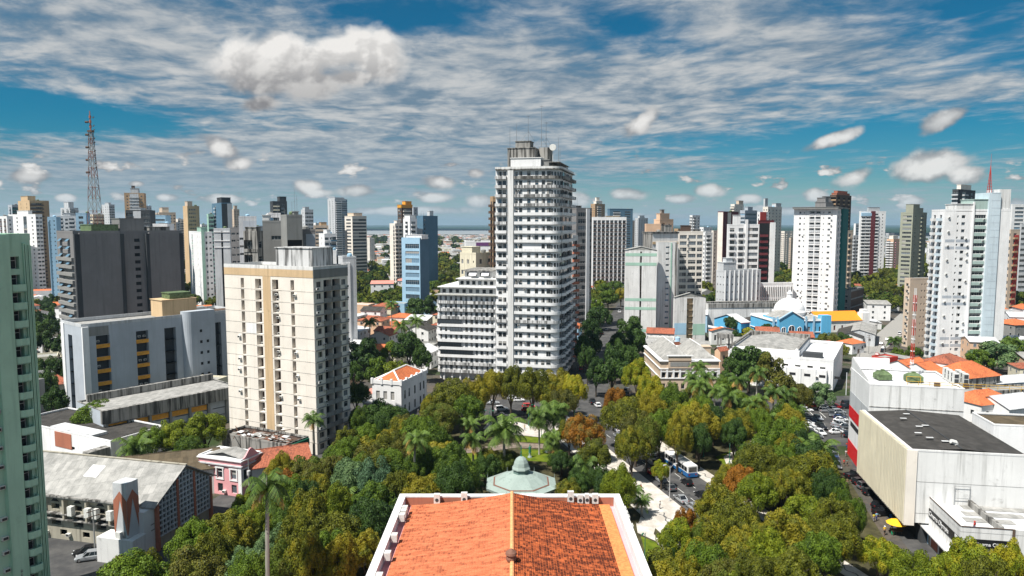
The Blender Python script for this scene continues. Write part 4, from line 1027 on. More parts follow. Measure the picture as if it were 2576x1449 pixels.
# ---- white green building and neighbours
B('white flats with pale green balconies and a green corner tower', 475, 506, 534, 586, 500, M['white'], 13, 60, [('l', .28, 5, .1, .85, dict(bm=M['mint2'])), ('w', .72, 1.6, .3, .7), ('w', .9, 1.4, .3, .7)], [('w', .45, 1.2, .3, .75), ('w', .8, 1.4, .4, .7)], extra=lambda b: (b.block(0, 0, .3, .5, 4, M['mint2']), b.stripe(b.FR, 0, b.WR * .28, 0, b.HH + 2, M['mint2'], .3)))
B('grey block with a black slit and roof storeys next to the white flats', 534, 537, 578, 577, 485, M['greyw'], 13, 80, None, [('v', .5, 1.2, 0, 1.0, dict(d=1.0))], extra=lambda b: [b.stripe(b.FR, 0, b.WR, b.HH - z, b.HH - z + .5, M['white'], .35, 'ledge') for z in (2, 8, 12.5)])
B('dark weathered flats with small paired windows in front of the grey block', 578, 580, 618, 575, 440, M['slab'], 13, 82, None, row('w', 3, 2.2, .35, .65), extra=rooms((.1, .2, .8, .9, 1.5, M['old'])))
# ---- old concrete complex behind the cream tower
def ex_old(b):
    b.block(.05, .05, .5, .5, 4.5, M['whited']); b.mast(.4, .5, 8); b.mast(.6, .3, 5)
B('mouldy concrete flats with bricked openings behind the cream tower', 612, 647, 661, 586, 262, M['old'], 10, 26, row('l', 2, 4.2, .1, .88, opt=dict(bm=M['old'])), W3(1, 1.6), extra=rooms((.1, .1, .9, .9, 2.2, M['old'])), skip=2)
B('grey concrete slab block with few windows and a brown band', 640, 660, 707, 560, 275, M['concrete'], 13, 75, None, [('g', .72, 3.6, .4, .75, dict(p=.35)), ('w', .3, 2.0, .3, .7, dict(fl=(0, 10)))], extra=lambda b: (b.block(.05, .0, .9, .35, 3.0, M['whited']), b.stripe(b.FR, b.WR * .2, b.WR * .98, b.HH - 26, b.HH - 19, M['brown'], .1), b.mast(.5, .5, 6)), skip=4)
B('tall blank concrete lift tower with one black slot, roof aerials above', 706, 721, 760, 545, 255, M['concrete'], 12, 62, None, [('v', .55, 5.2, .1, .75, dict(fl=(10, 11))), ('w', .12, 1.1, .2, .7, dict(fl=(7, 8))), ('w', .32, .8, .3, .5, dict(fl=(9, 10))), ('w', .7, .8, .3, .5, dict(fl=(9, 10)))], extra=lambda b: (b.mast(.5, .75, 10), b.mast(.4, .85, 8), b.mast(.8, .2, 3), b.block(.3, .6, .7, .9, 2)), skip=2)
B('grey tower block wing with square windows right of the lift tower', 752, 761, 793, 582, 262, M['slab'], 12, 70, None, [('w', .3, 1.7, .3, .75), ('w', .75, 1.9, .3, .75)], extra=lambda b: b.stripe(b.FR, b.WR * .25, b.WR * .98, b.HH - 16, b.HH - 1, M['bluegrey'], .12), skip=2)
B('dark tower with cream window blocks and a black stair slab', 679, 686, 722, 508, 640, M['dgrey'], 24, 60, W3(1), [('b', .25, 4.5, .2, .7, dict(bm=M['cream2'])), ('g', .7, 3, .3, .8)], group=FARG, extra=rooms((.1, .5, .9, .98, 5)))
B('pale grey tower with regular windows behind the lift tower', 757, 767, 788, 529, 610, M['greyw'], 22, 55, W3(1), row('w', 5, 1.3, .3, .75), group=FARG, extra=rooms((.2, .1, .8, .6, 3)))
B('white block with planted roof terrace behind the concrete slab', 668, 674, 706, 539, 400, M['white'], 16, 70, None, [('g', .5, 5, .3, .8)], group=FARG)
B('tall slim blue grey tower with fine balcony lines', 824, 842, 873, 502, 820, M['greyw'], 34, 45, [('w', .3, 1.4, .1, .8, dict(gl=M['glassb'])), ('w', .7, 1.4, .3, .8)], [('b', .3, 7, .2, .8, dict(bm=M['white'], gl=M['glassb'])), ('b', .76, 6, .2, .8, dict(bm=M['bluegrey'], gl=M['glassb']))], group=FARG, extra=lambda b: (b.block(.05, .05, .95, .8, 2.5, M['greyw']), b.stripe(b.FR, b.WR * .93, b.WR, 0, b.HH, M['steelblue'], .2)))
B('cream tower with black window bands all the way round', 867, 886, 922, 546, 750, M['cream'], 19, 45, row('g', 1, 9, .15, .72), row('g', 1, 18, .15, .72), group=FARG, extra=lambda b: (b.block(.1, .15, .9, .75, 4.5, M['sand']), b.stripe(b.FL, .2, b.WL * .3, 3, b.HH - 14, M['dgrey'], .3), b.mast(.5, .5, 6), b.block(0, 0, 1, 1, 1.2, M['cream'])))
B('small blue and white tower with stacked bay windows', 802, 816, 846, 590, 560, M['white'], 12, 60, [('w', .5, 1.2, .3, .7)], [('b', .2, 3, .2, .7), ('w', .5, 1, .3, .7), ('b', .8, 4, .2, .8, dict(bm=M['steelblue']))], group=FARG, extra=rooms((.2, .3, .8, .6, 4)))
B('low tan and white block with roof box below the slim tower', 784, 790, 826, 569, 700, M['sand'], 16, 70, None, STR(1, 11), group=FARG, extra=rooms((.1, .5, .8, .9, 4, M['tan'])))
B('blank white cube building behind the cream tower', 801, 806, 846, 634, 330, M['white'], 8, 78, None, None, name='commercial_building')
B('blank pale box building with a folded front, lower than the white cube', 845, 862, 896, 650, 322, M['greyw'], 8, 66, None, None, name='commercial_building', extra=lambda b: b.stripe(b.FR, .1, 3.2, 0, b.HH - 2, M['white'], .4))
B('white and dark striped slim tower left of the blue tower', 980, 994, 1012, 564, 660, M['cream'], 17, 50, [('g', .75, 2.4, .05, .9)], row('b', 2, 3, .2, .8), group=FARG, extra=rooms((.1, .3, .6, .8, 3.5)))
B('brown banded tower with an orange roof storey', 1000, 1010, 1037, 522, 720, M['brown'], 24, 45, row('g', 1, 5, .2, .8), row('b', 1, 9, .25, .8, opt=dict(bm=M['cream'])), group=FARG, extra=lambda b: (b.block(-.02, -.02, 1.02, 1.02, 3, M['orange']), b.block(.1, .4, .9, .98, 6.5, M['orange']), b.mast(.4, .5, 16)))
B('dark grey slab behind the orange topped tower', 1036, 1040, 1051, 523, 740, M['bluegrey'], 24, 50, None, W3(1), group=FARG)
B('white tower with stacked windows attached to the blue one', 1014, 1031, 1049, 552, 590, M['white'], 17, 50, [('b', .5, 4, .25, .8)], [('b', .5, 4, .25, .8)], group=FARG, extra=rooms((.1, .1, .9, .9, 3.5)))
B('tall steel blue tower with pale vertical fins', 1048, 1064, 1101, 545, 600, M['steelblue'], 18, 45, None, [('w', .12, 1.2, .2, .7)], group=FARG, extra=lambda b: (b.stripe(b.FL, b.WL * .2, b.WL * .9, 0, b.HH - 10, M['greyw'], .5), b.block(.1, .5, .5, .75, 5, M['greyw']), b.mast(.7, .2, 5), b.mast(.6, .3, 5)))
B('light blue office with full width windows facing the park', 1010, 1056, 1079, 601, 470, M['lblue'], 10, 22, [('g', .58, 10.5, .2, .82, dict(gl=M['glassb']))], None, name='office_building', extra=lambda b: (b.stripe(b.FR, .02, b.WR, 0, b.HH, M['steelblue'], .06), b.block(-.05, .1, .8, .8, 2.6, M['white'])), skip=2.5)
B('pale yellow weathered flats left of the white curved tower', 1157, 1197, 1244, 640, 330, M['cream2'], 9, 40, [('w', .15, 1.3, .3, .7), ('w', .5, 1.3, .3, .7), ('w', .85, .6, .4, .6)], [('w', .25, 2.0, .3, .75), ('w', .7, 2.0, .3, .75), ('ac', .5, 1, .4, 0, dict(p=.4))], extra=lambda b: (b.block(.3, .05, .95, .5, 3.5, M['cream2']), b.mast(.3, .3, 4)))
B('white shed with a purple roof edge behind the yellow flats', 1168, 1172, 1245, 610, 520, M['white'], 10, 84, None, None, name='commercial_building', extra=lambda b: b.stripe(b.FR, b.WR * .35, b.WR, b.HH - 2.5, b.HH, plain('purple_fascia', (.14, .05, .16)), .2))
B('brown banded tower peeping out left behind the white curved tower', 1233, 1240, 1275, 498, 330, M['tan'], 24, 70, [('b', .5, 2.2, .3, .8, dict(bm=M['brown']))], [('b', .2, 8, .2, .8, dict(bm=M['brown']))])
# ---- right of the centre tower
B('tall grey flats with a pale concrete pier, right behind the curved tower', 1420, 1450, 1489, 526, 400, M['slab'], 18, 60, W3(1), [('g', .42, 6.5, .15, .8), ('w', .92, 1.6, .3, .8)], extra=lambda b: (b.stripe(b.FR, b.WR * .62, b.WR * .82, 0, b.HH + .3, M['greyw'], .9, 'pier'), b.block(.1, .0, .9, .4, 2, M['old'])))
B('narrow white annex with red brick balconies beside the curved tower', 1428, 1440, 1454, 596, 318, M['whited'], 16, 50, W3(1), [('b', .5, 3, .2, .8, dict(bm=M['brick']))])
B('wide block with an open white grid of reddish balconies', 1489, 1492, 1576, 548, 650, M['white'], 17, 86, None, row('l', 8, 3.1, .12, .97, opt=dict(bm=M['brown'], bh=.7)), skip=2.0, extra=rooms((.2, .4, .8, .8, 1.8, M['ochre'])))
B('cream and tan tower with central balconies behind the grid block', 1486, 1497, 1522, 514, 900, M['tan'], 30, 45, W3(2), [('b', .4, 7, .25, .8, dict(bm=M['cream'])), ('w', .85, 1.4, .3, .8)], group=FARG, extra=rooms((.2, .2, .8, .8, 4.5, M['cream']), (.4, .3, .7, .6, 9, M['cream'])))
B('dark portal shaped office tower on the skyline', 1528, 1534, 1592, 528, 860, M['steelblue'], 26, 70, None, [('b', .3, 9, .2, .8, dict(bm=M['greyw'])), ('g', .78, 8, .2, .8, dict(bm=M['greyw']))], group=FARG, extra=lambda b: b.block(0, 0, 1, 1, 1.5, M['steelblue']))
B('very pale twin ribbed tower on the skyline right of the dark portal', 1597, 1606, 1630, 550, 900, M['greyw'], 28, 50, W3(2), W3(4, 1.5), group=FARG, extra=rooms((.2, .2, .7, .7, 4)))
B('peach block with a bricked roof box, left half', 1622, 1626, 1662, 566, 450, M['peach'], 10, 82, None, None, name='commercial_building', extra=lambda b: b.stripe(b.FR, 0, b.WR, 0, b.HH - 10, M['white'], .1))
B('peach stepped tower with stained lift house', 1645, 1660, 1694, 554, 465, M['peach'], 14, 55, [('w', .5, 1.2, .3, .7)], [('l', .25, 3, .2, .8, dict(bm=M['old'])), ('w', .7, 1.5, .3, .7)], extra=lambda b: (b.block(.0, .0, .6, .7, 4.5, M['peach']), b.mast(.3, .3, 9), b.block(.2, .2, .5, .4, 7, M['old'])))
B('slim white tower with open frames on the skyline', 1735, 1742, 1761, 543, 820, M['white'], 20, 50, row('l', 1, 5, .1, .85), [('b', .3, 5, .2, .8), ('w', .8, 2, .3, .8)], group=FARG)
# slab with green stripes
def ex_slab(b):
    for z in (1.5, 6.5): b.stripe(b.FL, .1, b.WL - .1, b.HH - z - 1.6, b.HH - z, M['mint2'], .06)
    for z in (25.5, 30.2, 42, ): b.stripe(b.FL, .1, b.WL - .1, b.HH - z - 1.5, b.HH - z, M['mint2'], .06)
    g_ = MB(); wl, wr = b.WL, b.WR; H = b.HH
    for s_ in (-1, 1): g_.face([b.at(wl / 2, -.3, H + 2.0), b.at(wl / 2 + s_ * (wl / 2 + .3), -.3, H + .05), b.at(wl / 2 + s_ * (wl / 2 + .3), wr, H + .05), b.at(wl / 2, wr, H + 2.0)])
    g_.face([b.at(0, 0, H), b.at(wl / 2, 0, H + 1.95), b.at(wl, 0, H)]); g_.build('roof_ridge', M['roofc'], b.root)
B('stained white slab block with pale green stripes and a dark centre slit', 1573, 1653, 1664, 630, 375, M['whited'], 15, 8, [('v', .5, .9, 0, 1.0, dict(d=1.2, back=M['brown']))], None, par=0, skip=.6, extra=ex_slab)
B('shaded off-white block with one column of small windows beside the striped slab', 1650, 1656, 1704, 611, 392, M['whited'], 15, 82, None, [('w', .50, 2.0, .4, .7, dict(gl=M['glassb']))], par=.5, extra=lambda b: (b.stripe(b.FR, b.WR * .66, b.WR * .72, 0, b.HH, M['mint2'], .3), b.stripe(b.FR, b.WR * .9, b.WR * .99, 0, b.HH + .2, M['old'], .4)))
B('dirty ochre roofed block with a flat overhang above the striped slab', 1618, 1642, 1706, 587, 420, M['whited'], 15, 70, None, [('g', .25, 5, .2, .6, dict(fl=(13, 14))), ('g', .75, 4, .2, .6, dict(fl=(13, 14)))], extra=lambda b: (b.block(-.05, -.02, 1.05, 1.02, .9, M['old']), b.stripe(b.FR, 0, b.WR, b.HH - 6.4, b.HH - 5, M['ochre'], .4), b.stripe(b.FL, 0, b.WL, b.HH - 30, b.HH, M['old'], .1), b.block(.6, .7, .95, .98, 5, M['old'])))
B('white office block with a full grid of dark windows', 1704, 1707, 1769, 585, 440, M['cream'], 14, 84, None, [('g', .2, 4.4, .25, .85), ('g', .56, 4.8, .25, .85), ('g', .87, 3.4, .25, .85), ('ac', .38, 1, .3, 0, dict(p=.4)), ('ac', .74, 1, .3, 0, dict(p=.4))], name='office_building', extra=lambda b: (b.block(.1, .1, .6, .5, 4.5, M['brown']), b.block(.1, .6, .5, .9, 2, M['old'])))
def ex_v(b):
    g_ = MB(); wl, wr, H = b.WL, b.WR, b.HH
    for s_ in (-1, 1): g_.face([b.at(-.3, wr / 2, H + 2.4), b.at(-.3, wr / 2 + s_ * (wr / 2 + .3), H + .05), b.at(wl, wr / 2 + s_ * (wr / 2 + .3), H + .05), b.at(wl, wr / 2, H + 2.4)])
    g_.face([b.at(0, 0, H), b.at(0, wr, H), b.at(0, wr / 2, H + 2.35)]); g_.build('roof_ridge', M['roofc'], b.root)
    b.stripe(b.FR, .1, b.WR * .39, 3.5, 9.5, M['lblue'], .05); b.stripe(b.FR, b.WR * .60, b.WR * .99, 3.2, 9, M['mint2'], .05)
B('stained white gabled block with an ochre slot between two blank panels', 1694, 1697, 1776, 748, 362, M['whited'], 7, 84, None, [('v', .5, 3.4, .0, 1.0, dict(d=1.0, back=M['ochre']))], par=0, skip=.6, extra=ex_v)
B('small white block with tiered balconies right of the office grid', 1769, 1774, 1793, 587, 620, M['white'], 14, 60, W3(1), BAL(1, 5), group=FARG, extra=rooms((.2, .1, .8, .8, 2)))
B('narrow pale block left of the maroon edged tower', 1790, 1795, 1814, 582, 640, M['cream'], 15, 60, None, W3(2, 1.4), group=FARG)
B('cream and maroon edged tower with blank end wall', 1806, 1820, 1858, 534, 620, M['maroon'], 20, 45, [('w', .5, 1, .3, .7)], None, group=FARG, extra=lambda b: (b.stripe(b.FL, .1, b.WL * .95, 0, b.HH, M['cream'], .05), b.stripe(b.FR, b.WR * .28, b.WR * .5, 0, b.HH, M['cream'], .08), b.stripe(b.FR, b.WR * .6, b.WR * .98, 0, b.HH - 8, M['brown'], .06)))
B('stacked cream tower with stepped roof boxes over the maroon tower', 1838, 1848, 1871, 515, 820, M['cream'], 27, 45, row('b', 1, 6, .2, .7), W3(2), group=FARG, extra=rooms((.1, .5, .8, .98, 5, M['sand'])))
B('blue green glass block with white floor bands', 1862, 1874, 1905, 531, 650, M['bluegrey'], 20, 50, STR(1, 12, .2, .7, gl=M['glassb']), STR(1, 18, .2, .7, gl=M['glassb']), group=FARG, extra=rooms((.2, .3, .8, .7, 4)))
B('white tower with a scarlet vertical panel', 1905, 1912, 1934, 535, 640, M['white'], 20, 60, W3(1), W3(3), group=FARG, extra=lambda b: b.stripe(b.FR, .2, b.WR * .7, b.HH - 14, b.HH + .6, M['red'], .3))
B('tall stepped pale tower with lines of small windows', 1919, 1932, 1967, 522, 700, M['cream'], 24, 50, W3(2), row('w', 4, 1.6, .3, .7), group=FARG, extra=rooms((.6, .0, .9, .2, 9, M['greyw']), (.1, .6, .9, .98, 4.5, M['greyw'])))
def ex_mar(b):
    b.stripe(b.FR, b.WR * .355, b.WR * .40, 0, b.HH + 4, M['white'], 1.2, 'pier'); b.stripe(b.FR, b.WR * .66, b.WR * .885, 1, b.HH + 1.5, M['black'], .06)
    b.stripe(b.FR, b.WR * .89, b.WR * .995, 0, b.HH + 2, M['white'], 1.0, 'pier'); b.block(.0, .1, .5, .25, 7, M['white']); b.block(.1, .65, .6, .98, 3.5, M['maroon'])
    for k in range(13): b.put_child('balcony', balcony_mesh(5.4, 1.1, 1.5, M['maroon']), b.FR, b.WR * .76, .1, 2.5 + k * (b.HH - 6) / 13)
B('white balcony tower with a black glass corner and maroon balconies', 1829, 1833, 1950, 567, 480, M['white'], 14, 84, None, [('b', .08, 3.2, .2, .8), ('b', .27, 3.4, .2, .8), ('g', .53, 7.2, .3, .85)], extra=ex_mar)
def ex_hosp(b):
    for i in range(8): b.stripe(b.FR, b.WR * (i / 8) , b.WR * (i / 8) + .5, 0, b.HH + .9, M['white'], .5, 'pier')
    b.block(.2, .0, .9, .35, 5.5, M['greyw']); b.block(.4, .12, .8, .3, 8, M['greyw'])
B('pale ribbed white block with tiny windows, stepping down to the left', 1802, 1824, 1914, 684, 415, M['greyw'], 7, 66, row('n', 3, .8, .4, .6), row('w', 7, .9, .4, .65), name='hospital', extra=ex_hosp)
def ex_col(b):
    for i in range(25): b.stripe(b.FR, b.WR * (i / 25) + .3, b.WR * (i / 25) + .7, .5, b.HH - 1.3, M['white'], .5, 'fin')
B('long low white building fronted by close vertical fins', 1872, 1880, 1996, 716, 430, M['white'], 3, 78, None, row('g', 12, 2.2, .1, .9), name='school_building', extra=ex_col, roof=M['roofc'])
# S: white tower with netting
def ex_net(b):
    b.block(-.04, -.06, 1.02, 1.03, .9, M['concrete']); b.block(.3, .15, .55, .9, 4, M['slab']); b.block(.35, .3, .55, .6, 7, M['slab'])
    b.stripe(b.FR, b.WR * .40, b.WR * .98, 2, b.HH, M['teal'], 1.3, 'safety_net'); b.mast(.5, .9, 3)
B('tall white tower with green safety netting on its right side', 1998, 2106, 2130, 524, 428, M['white'], 20, 33, [('w', .15, 1.1, .3, .65), ('n', .25, .6, .35, .6), ('l', .43, 2.9, .08, .75, dict(bm=M['greyw'])), ('l', .57, 2.9, .08, .75, dict(bm=M['greyw'])), ('n', .70, .5, .35, .6), ('w', .83, 1.5, .3, .65), ('ac', .22, 1, .25, 0, dict(p=.3)), ('ac', .88, 1, .1, 0, dict(p=.3))],
  [('b', .2, 3, .2, .8)], skip=.6, extra=ex_net)
B('unfinished round brown tower behind the netted tower', 2088, 2104, 2142, 492, 620, M['brown'], 24, 45, row('l', 2, 5, .1, .9, opt=dict(open=1, bm=M['tan'])), row('l', 3, 5, .1, .9, opt=dict(open=1, bm=M['tan'])), group=FARG, extra=lambda b: (b.block(.05, .05, .9, .9, 2.6, M['brick']), b.block(.2, .15, .8, .8, 4.5, M['brick']), b.mast(.2, .95, 5)))
B('dark grey stepped block between the netted and the brown tower', 2053, 2060, 2094, 508, 560, M['slab'], 20, 70, None, W3(2), group=FARG, extra=rooms((.1, .4, .8, .9, 4.5)))
def ex_23(b):
    b.block(.1, .3, .9, .75, 4.6, M['greyw']); b.stripe(b.FR, b.WR * .40, b.WR * .55, 0, b.HH + .8, M['maroon'], 1.3, 'wall_panel'); b.stripe(b.FR, .3, b.WR * .4, b.HH - 4, b.HH - 1, M['lblue'], 1.2)
B('white balcony tower with a maroon central stripe', 2162, 2166, 2229, 533, 700, M['white'], 22, 80, None, [('b', .12, 4, .2, .8), ('b', .30, 4, .2, .8), ('b', .64, 3.6, .2, .8), ('w', .88, 1.2, .3, .7)], group=FARG, extra=ex_23)
B('slim white and blue tower left of the maroon striped one', 2148, 2153, 2164, 564, 800, M['white'], 20, 50, None, STR(1, 8, gl=M['glassb']), group=FARG)
B('pinkish small flats at the foot of the netted tower', 2127, 2131, 2146, 582, 560, M['sand'], 12, 60, W3(1), BAL(1, 3), group=FARG)
B('grey and cream low tower with rows of balconies right of the netting', 2143, 2147, 2161, 594, 700, M['greyw'], 14, 60, W3(1), BAL(2, 3), group=FARG)
B('pink and white mid rise flats with red trims', 2231, 2248, 2268, 603, 850, M['peach'], 14, 45, BAL(2, 4, bm=M['white']), BAL(2, 4, bm=M['pink']), group=FARG, extra=rooms((.2, .1, .8, .7, 5, M['cream'])))
B('olive grey tower with stacked balconies and a tall roof block', 2266, 2297, 2332, 536, 600, M['olive'], 20, 50, [('g', .55, 7, .2, .7)], [('w', .2, 1.4, .3, .7), ('b', .65, 5, .2, .75)], group=FARG, extra=rooms((.0, .0, .6, .45, 7.5), (.1, .5, .6, .8, 4.5)))
B('black and white banded round tower on the far right skyline', 2396, 2411, 2454, 478, 600, M['dgrey'], 26, 50, row('b', 1, 5, .3, .9, opt=dict(bm=M['greyw'])), [('b', .35, 9, .3, .85, dict(bm=M['greyw'], bd=1.8)), ('g', .8, 5, .2, .8)], group=FARG, extra=lambda b: (b.block(.2, .2, .9, .8, 5, M['cream']), b.mast(.5, .5, 6)))
B('white and blue glass tower at the right edge behind the tall tower', 2543, 2547, 2600, 516, 620, M['white'], 22, 80, None, [('g', .35, 9, .2, .8, dict(gl=M['glassb'])), ('g', .8, 6, .2, .8)], group=FARG)
B('sandy block with a red vertical stripe at the right edge', 2538, 2543, 2566, 580, 480, M['sand'], 12, 70, W3(1), BAL(1, 3, bm=M['tan']), group=FARG, extra=lambda b: b.stripe(b.FR, b.WR * .45, b.WR * .9, 0, b.HH - 3, M['red'], .3))
B('pale mauve and white banded block cut by the right edge', 2566, 2570, 2640, 565, 520, M['greyw'], 15, 80, None, STR(2, 12, .3, .8), group=FARG)
B('concrete and brick panelled block right of the netted tower', 2120, 2141, 2173, 733, 465, M['concrete'], 4, 40, [('g', .3, 3, .2, .8), ('g', .7, 3, .2, .8)], None, name='commercial_building', extra=lambda b: [b.stripe(b.FR, .5, b.WR - .5, q * b.HH / 3 + .6, (q + 1) * b.HH / 3 - .4, M['brown'], .1) for q in range(3)])
# Q: tall white tower at right
def ex_q(b):
    F = b.FR; W_, H = b.WR, b.HH; fh = (H - 1) / 21
    b.block(.0, .17, .8, .42, 3.2, M['whited']); b.block(0, .425, .9, .64, 5.2, M['sage'])
    s1 = MB(); b.box(s1, -.8, W_ * .645, 0, b.WL * .9, W_ * .82, H + 8.0); s1.build('stair_tower', M['ice'], b.root)
    s2 = MB(); b.box(s2, .4, W_ * .82, 0, b.WL * .9, W_ * .995, H + 9.5); s2.build('stair_tower', M['whited'], b.root)
    for k in (4, 5, 12, 13, 18, 19): 
        for u0, u1 in ((.02, .165), (.185, .40)): b.stripe(F, W_ * u0, W_ * u1, H - k * fh - 1.2, H - k * fh, M['bluegrey'], .03)
    for z in range(24): b.stripe(F, W_ * .68, W_ * .815, z * 3.2, z * 3.2 + .08, M['bluegrey'], .84)
    q = MB(); p = b.at(2, W_ * .70, H + 8)
    for i in range(4):
        a = pi / 4 + i * pi / 2; q.tube((p[0] + .9 * cos(a), p[1] + .9 * sin(a), p[2] - .2), (p[0], p[1], p[2] + 12), .12, .1, 5)
    for z in range(1, 8): q.box(p[0] - .9 + z * .1, p[1] - .9 + z * .1, p[2] + z * 1.3, p[0] + .9 - z * .1, p[1] + .9 - z * .1, p[2] + z * 1.3 + .12)
    q.tube((p[0], p[1], p[2] + 11), (p[0], p[1], p[2] + 17), .08, .04, 5); q.build('antenna', M['red'], b.root)
tq = Bld('apartment_tower', 'tall white tower with angular bay windows and a rooftop lattice aerial at right', 'building', (2378, 531, 312), 90, 2344, 2543, M['white'], 21)
tq.facade(tq.FL, [('b', .25, 1.6, .25, .8, dict(bd=1.3, bw=2.4, bm=M['whited'])), ('b', .7, 1.6, .25, .8, dict(bd=1.3, bw=2.6, bm=M['ice']))], 1.0)
tq.facade(tq.FR, [('ac', .06, 1, .3, 0, dict(every=2)), ('n', .20, .7, .4, .7), ('w', .285, 1.6, .3, .75), ('ac', .36, 1, .3, 0, dict(p=.55)), ('g', .535, 5.2, .30, .80), ('ac', .59, 1, .02, 0, dict(p=.4)), ('n', .825, .5, .3, .7)], 1.0)
tq.close(par=.8); ex_q(tq); tq.stripe(tq.FR, tq.WR * .415, tq.WR * .435, 0, tq.HH + 4, M['white'], .7, 'pier')
for k in range(21):
    fh = (tq.HH - 1) / 21; tq.stripe(tq.FR, tq.WR * .44, tq.WR * .63, k * fh - .6, k * fh + fh * .26, M['sage'], .25, 'spandrel')
B('sand coloured block of flats with a blank front beside the tall white tower', 2276, 2290, 2350, 704, 345, M['sand'], 10, 74, [('w', .5, 1.5, .3, .75), ('ac', .9, 1, .3, 0, dict(p=.5))], [('n', .50, .7, .4, .7), ('n', .63, .7, .4, .7), ('w', .93, 1.6, .3, .75), ('ac', .74, 1, .3, 0, {}), ('ac', .86, 1, .3, 0, dict(p=.5))], extra=rooms((.1, .3, .9, .95, .8, M['concrete'])))
B('long white blank walled shed with a weathered dark roof line', 1776, 1782, 1966, 765, 402, M['whited'], 2, 84, None, None, name='warehouse', roof=M['roofc'], par=.4, extra=lambda b: (b.stripe(b.FR, -.1, b.WR, b.HH - 2.2, b.HH + .3, M['old'], .3), b.block(.1, .0, .9, 1.0, 1.2, M['old'])))

# ---- twin dark grey block on the left
b = Bld('office_tower', 'huge dark grey twin slab office with awning windows on its left edge', 'building', (183, 586, 282), 42, 142, 457, M['slab'], 18)
b.facade(b.FL, [('g', .5, 9, .42, .92, dict(st='w'))], 2.0)
F = b.FR; W_ = b.WR; H = b.HH
b.facade(F, [('v', .56, 2.2, .35, .8)], 2.0)
b.close(M['roofc'], .8)
for u0, u1, m_ in ((.0, .045, M['dgrey']), (.395, .43, M['dgrey']), (.635, .665, M['dgrey']), (.96, .998, M['dgrey'])): b.stripe(F, W_ * u0, W_ * u1, 0, H - .5, m_, 1.5, 'cladding_strip')
b.stripe(F, W_ * .045, W_ * .395, 0, H, M['slab'], 1.4, 'blank_slab'); b.stripe(F, W_ * .665, W_ * .96, 0, H, M['slab'], 1.4, 'blank_slab')
for k in range(16):
    fh = (H - 2) / 18
    for u in (.25, .72):
        if rnd() < .8:
            q = MB(); w2 = 1.6; z = H - 2 - k * fh - .4; p = lambda a, d, zz: b.FL.P(b.WL * u + a, d, zz)
            q.face([p(-w2, .05, z), p(w2, .05, z), p(w2, 1.1, z - 1.0), p(-w2, 1.1, z - 1.0)][::-1]); q.face([p(-w2, .05, z - .05), p(w2, .05, z - .05), p(w2, 1.1, z - 1.05), p(-w2, 1.1, z - 1.05)]); q.build('awning', M['steelblue'], b.root)
    b.put_child('spandrel', band_mesh(b.WL * .96, .9, 1.35, M['concrete']), b.FL, b.WL * .5, 0, k * fh - .1)
b.block(.15, .18, .8, .42, 3.4, M['ygreen'], 'water_tank'); b.block(.25, .45, .7, .68, 6.0, M['slab']); b.block(.1, .7, .6, .9, 2.4, M['old'])
# ---- blue grey L office
b = Bld('office_building', 'blue grey office with orange spandrels and a rounded stair tower', 'building', (204, 824, 222), 39, 152, 600, M['bluegrey'], 6)
F = b.FR; W_ = b.WR; H = b.HH; fh = (H - 3.2) / 6
cols = [('l', .115, 4.1, .26, 1.0, dict(open=1, par=False, d=1.6, back=M['dgrey'])), ('l', .345, 4.0, .26, 1.0, dict(open=1, par=False, d=1.6, back=M['dgrey'])), ('v', .52, 4.0, 0, 1.0, dict(d=1.8, back=M['dgrey'])), ('v', .845, 2.4, 0, 1.0, dict(d=1.8, back=M['dgrey']))]
b.facade(b.FL, [('v', .45, 3.4, 0, 1.0, dict(d=1.2, back=M['black']))], 3.2, 0, 6)
b.facade(F, cols, 3.2, 0, 6); b.close(M['roofg'], 1.0, M['greyw'])
b.stripe(F, 0, W_ * .035, 0, H, M['white'], .7, 'pier'); b.stripe(b.FL, b.WL * .05, b.WL * .18, 0, H + .3, M['white'], .3, 'pier')
b.stripe(F, W_ * .04, W_ * .15, H - 3.1, H - .2, M['concrete'], .06)
for k in range(6):
    for u in (.115, .345):
        q = MB(); b.put_child('orange_spandrel', band_mesh(4.1, .25, fh * .30, M['orange']), F, W_ * u, -.2, k * fh - .02)
    if k in (1, 3, 5):
        for u in (.09, .33, .36): b.put_child('air_conditioner', ac_mesh(), F, W_ * u, -.9, k * fh + fh * .55)
q = MB(); cx, cy, _ = F.P(W_ * .685, 0, 0); R0 = 4.6; n_ = 12; pts = []
u0, u1 = W_ * .60, W_ * .80
arc = [(u0, -1)] + [(u0 + 2.6 * (1 - cos(t)), 2.6 * sin(t)) for t in [pi / 2 * i / 6 for i in range(7)]] + [(u1, 2.6), (u1, -1)]
poly = [F.P(a, d, 0)[:2] for a, d in arc]; q.prism(poly, 0, H + 2.0); q.build('stair_tower', M['bluegrey'], b.root, smooth=False)
for k in range(6):
    for u in (.70, .745):
        if not (k == 5 and u > .72): b.put_child('window', window_mesh(.9, 1.0, 'n', M['dark'], FB), F, W_ * u, 2.64, k * 3.9 + 3.0)
b.block(.3, .52, .8, .75, 6.0, M['ochre'], 'roof_room'); b.block(.35, .58, .7, .72, 8.2, M['ygreen'], 'water_tank')
tk = MB(); b.box(tk, b.WL * .02, W_ * .8, H - .1, b.WL * .3, W_ * .99, H + 1.2); tk.build('roof_room', M['brown'], b.root)
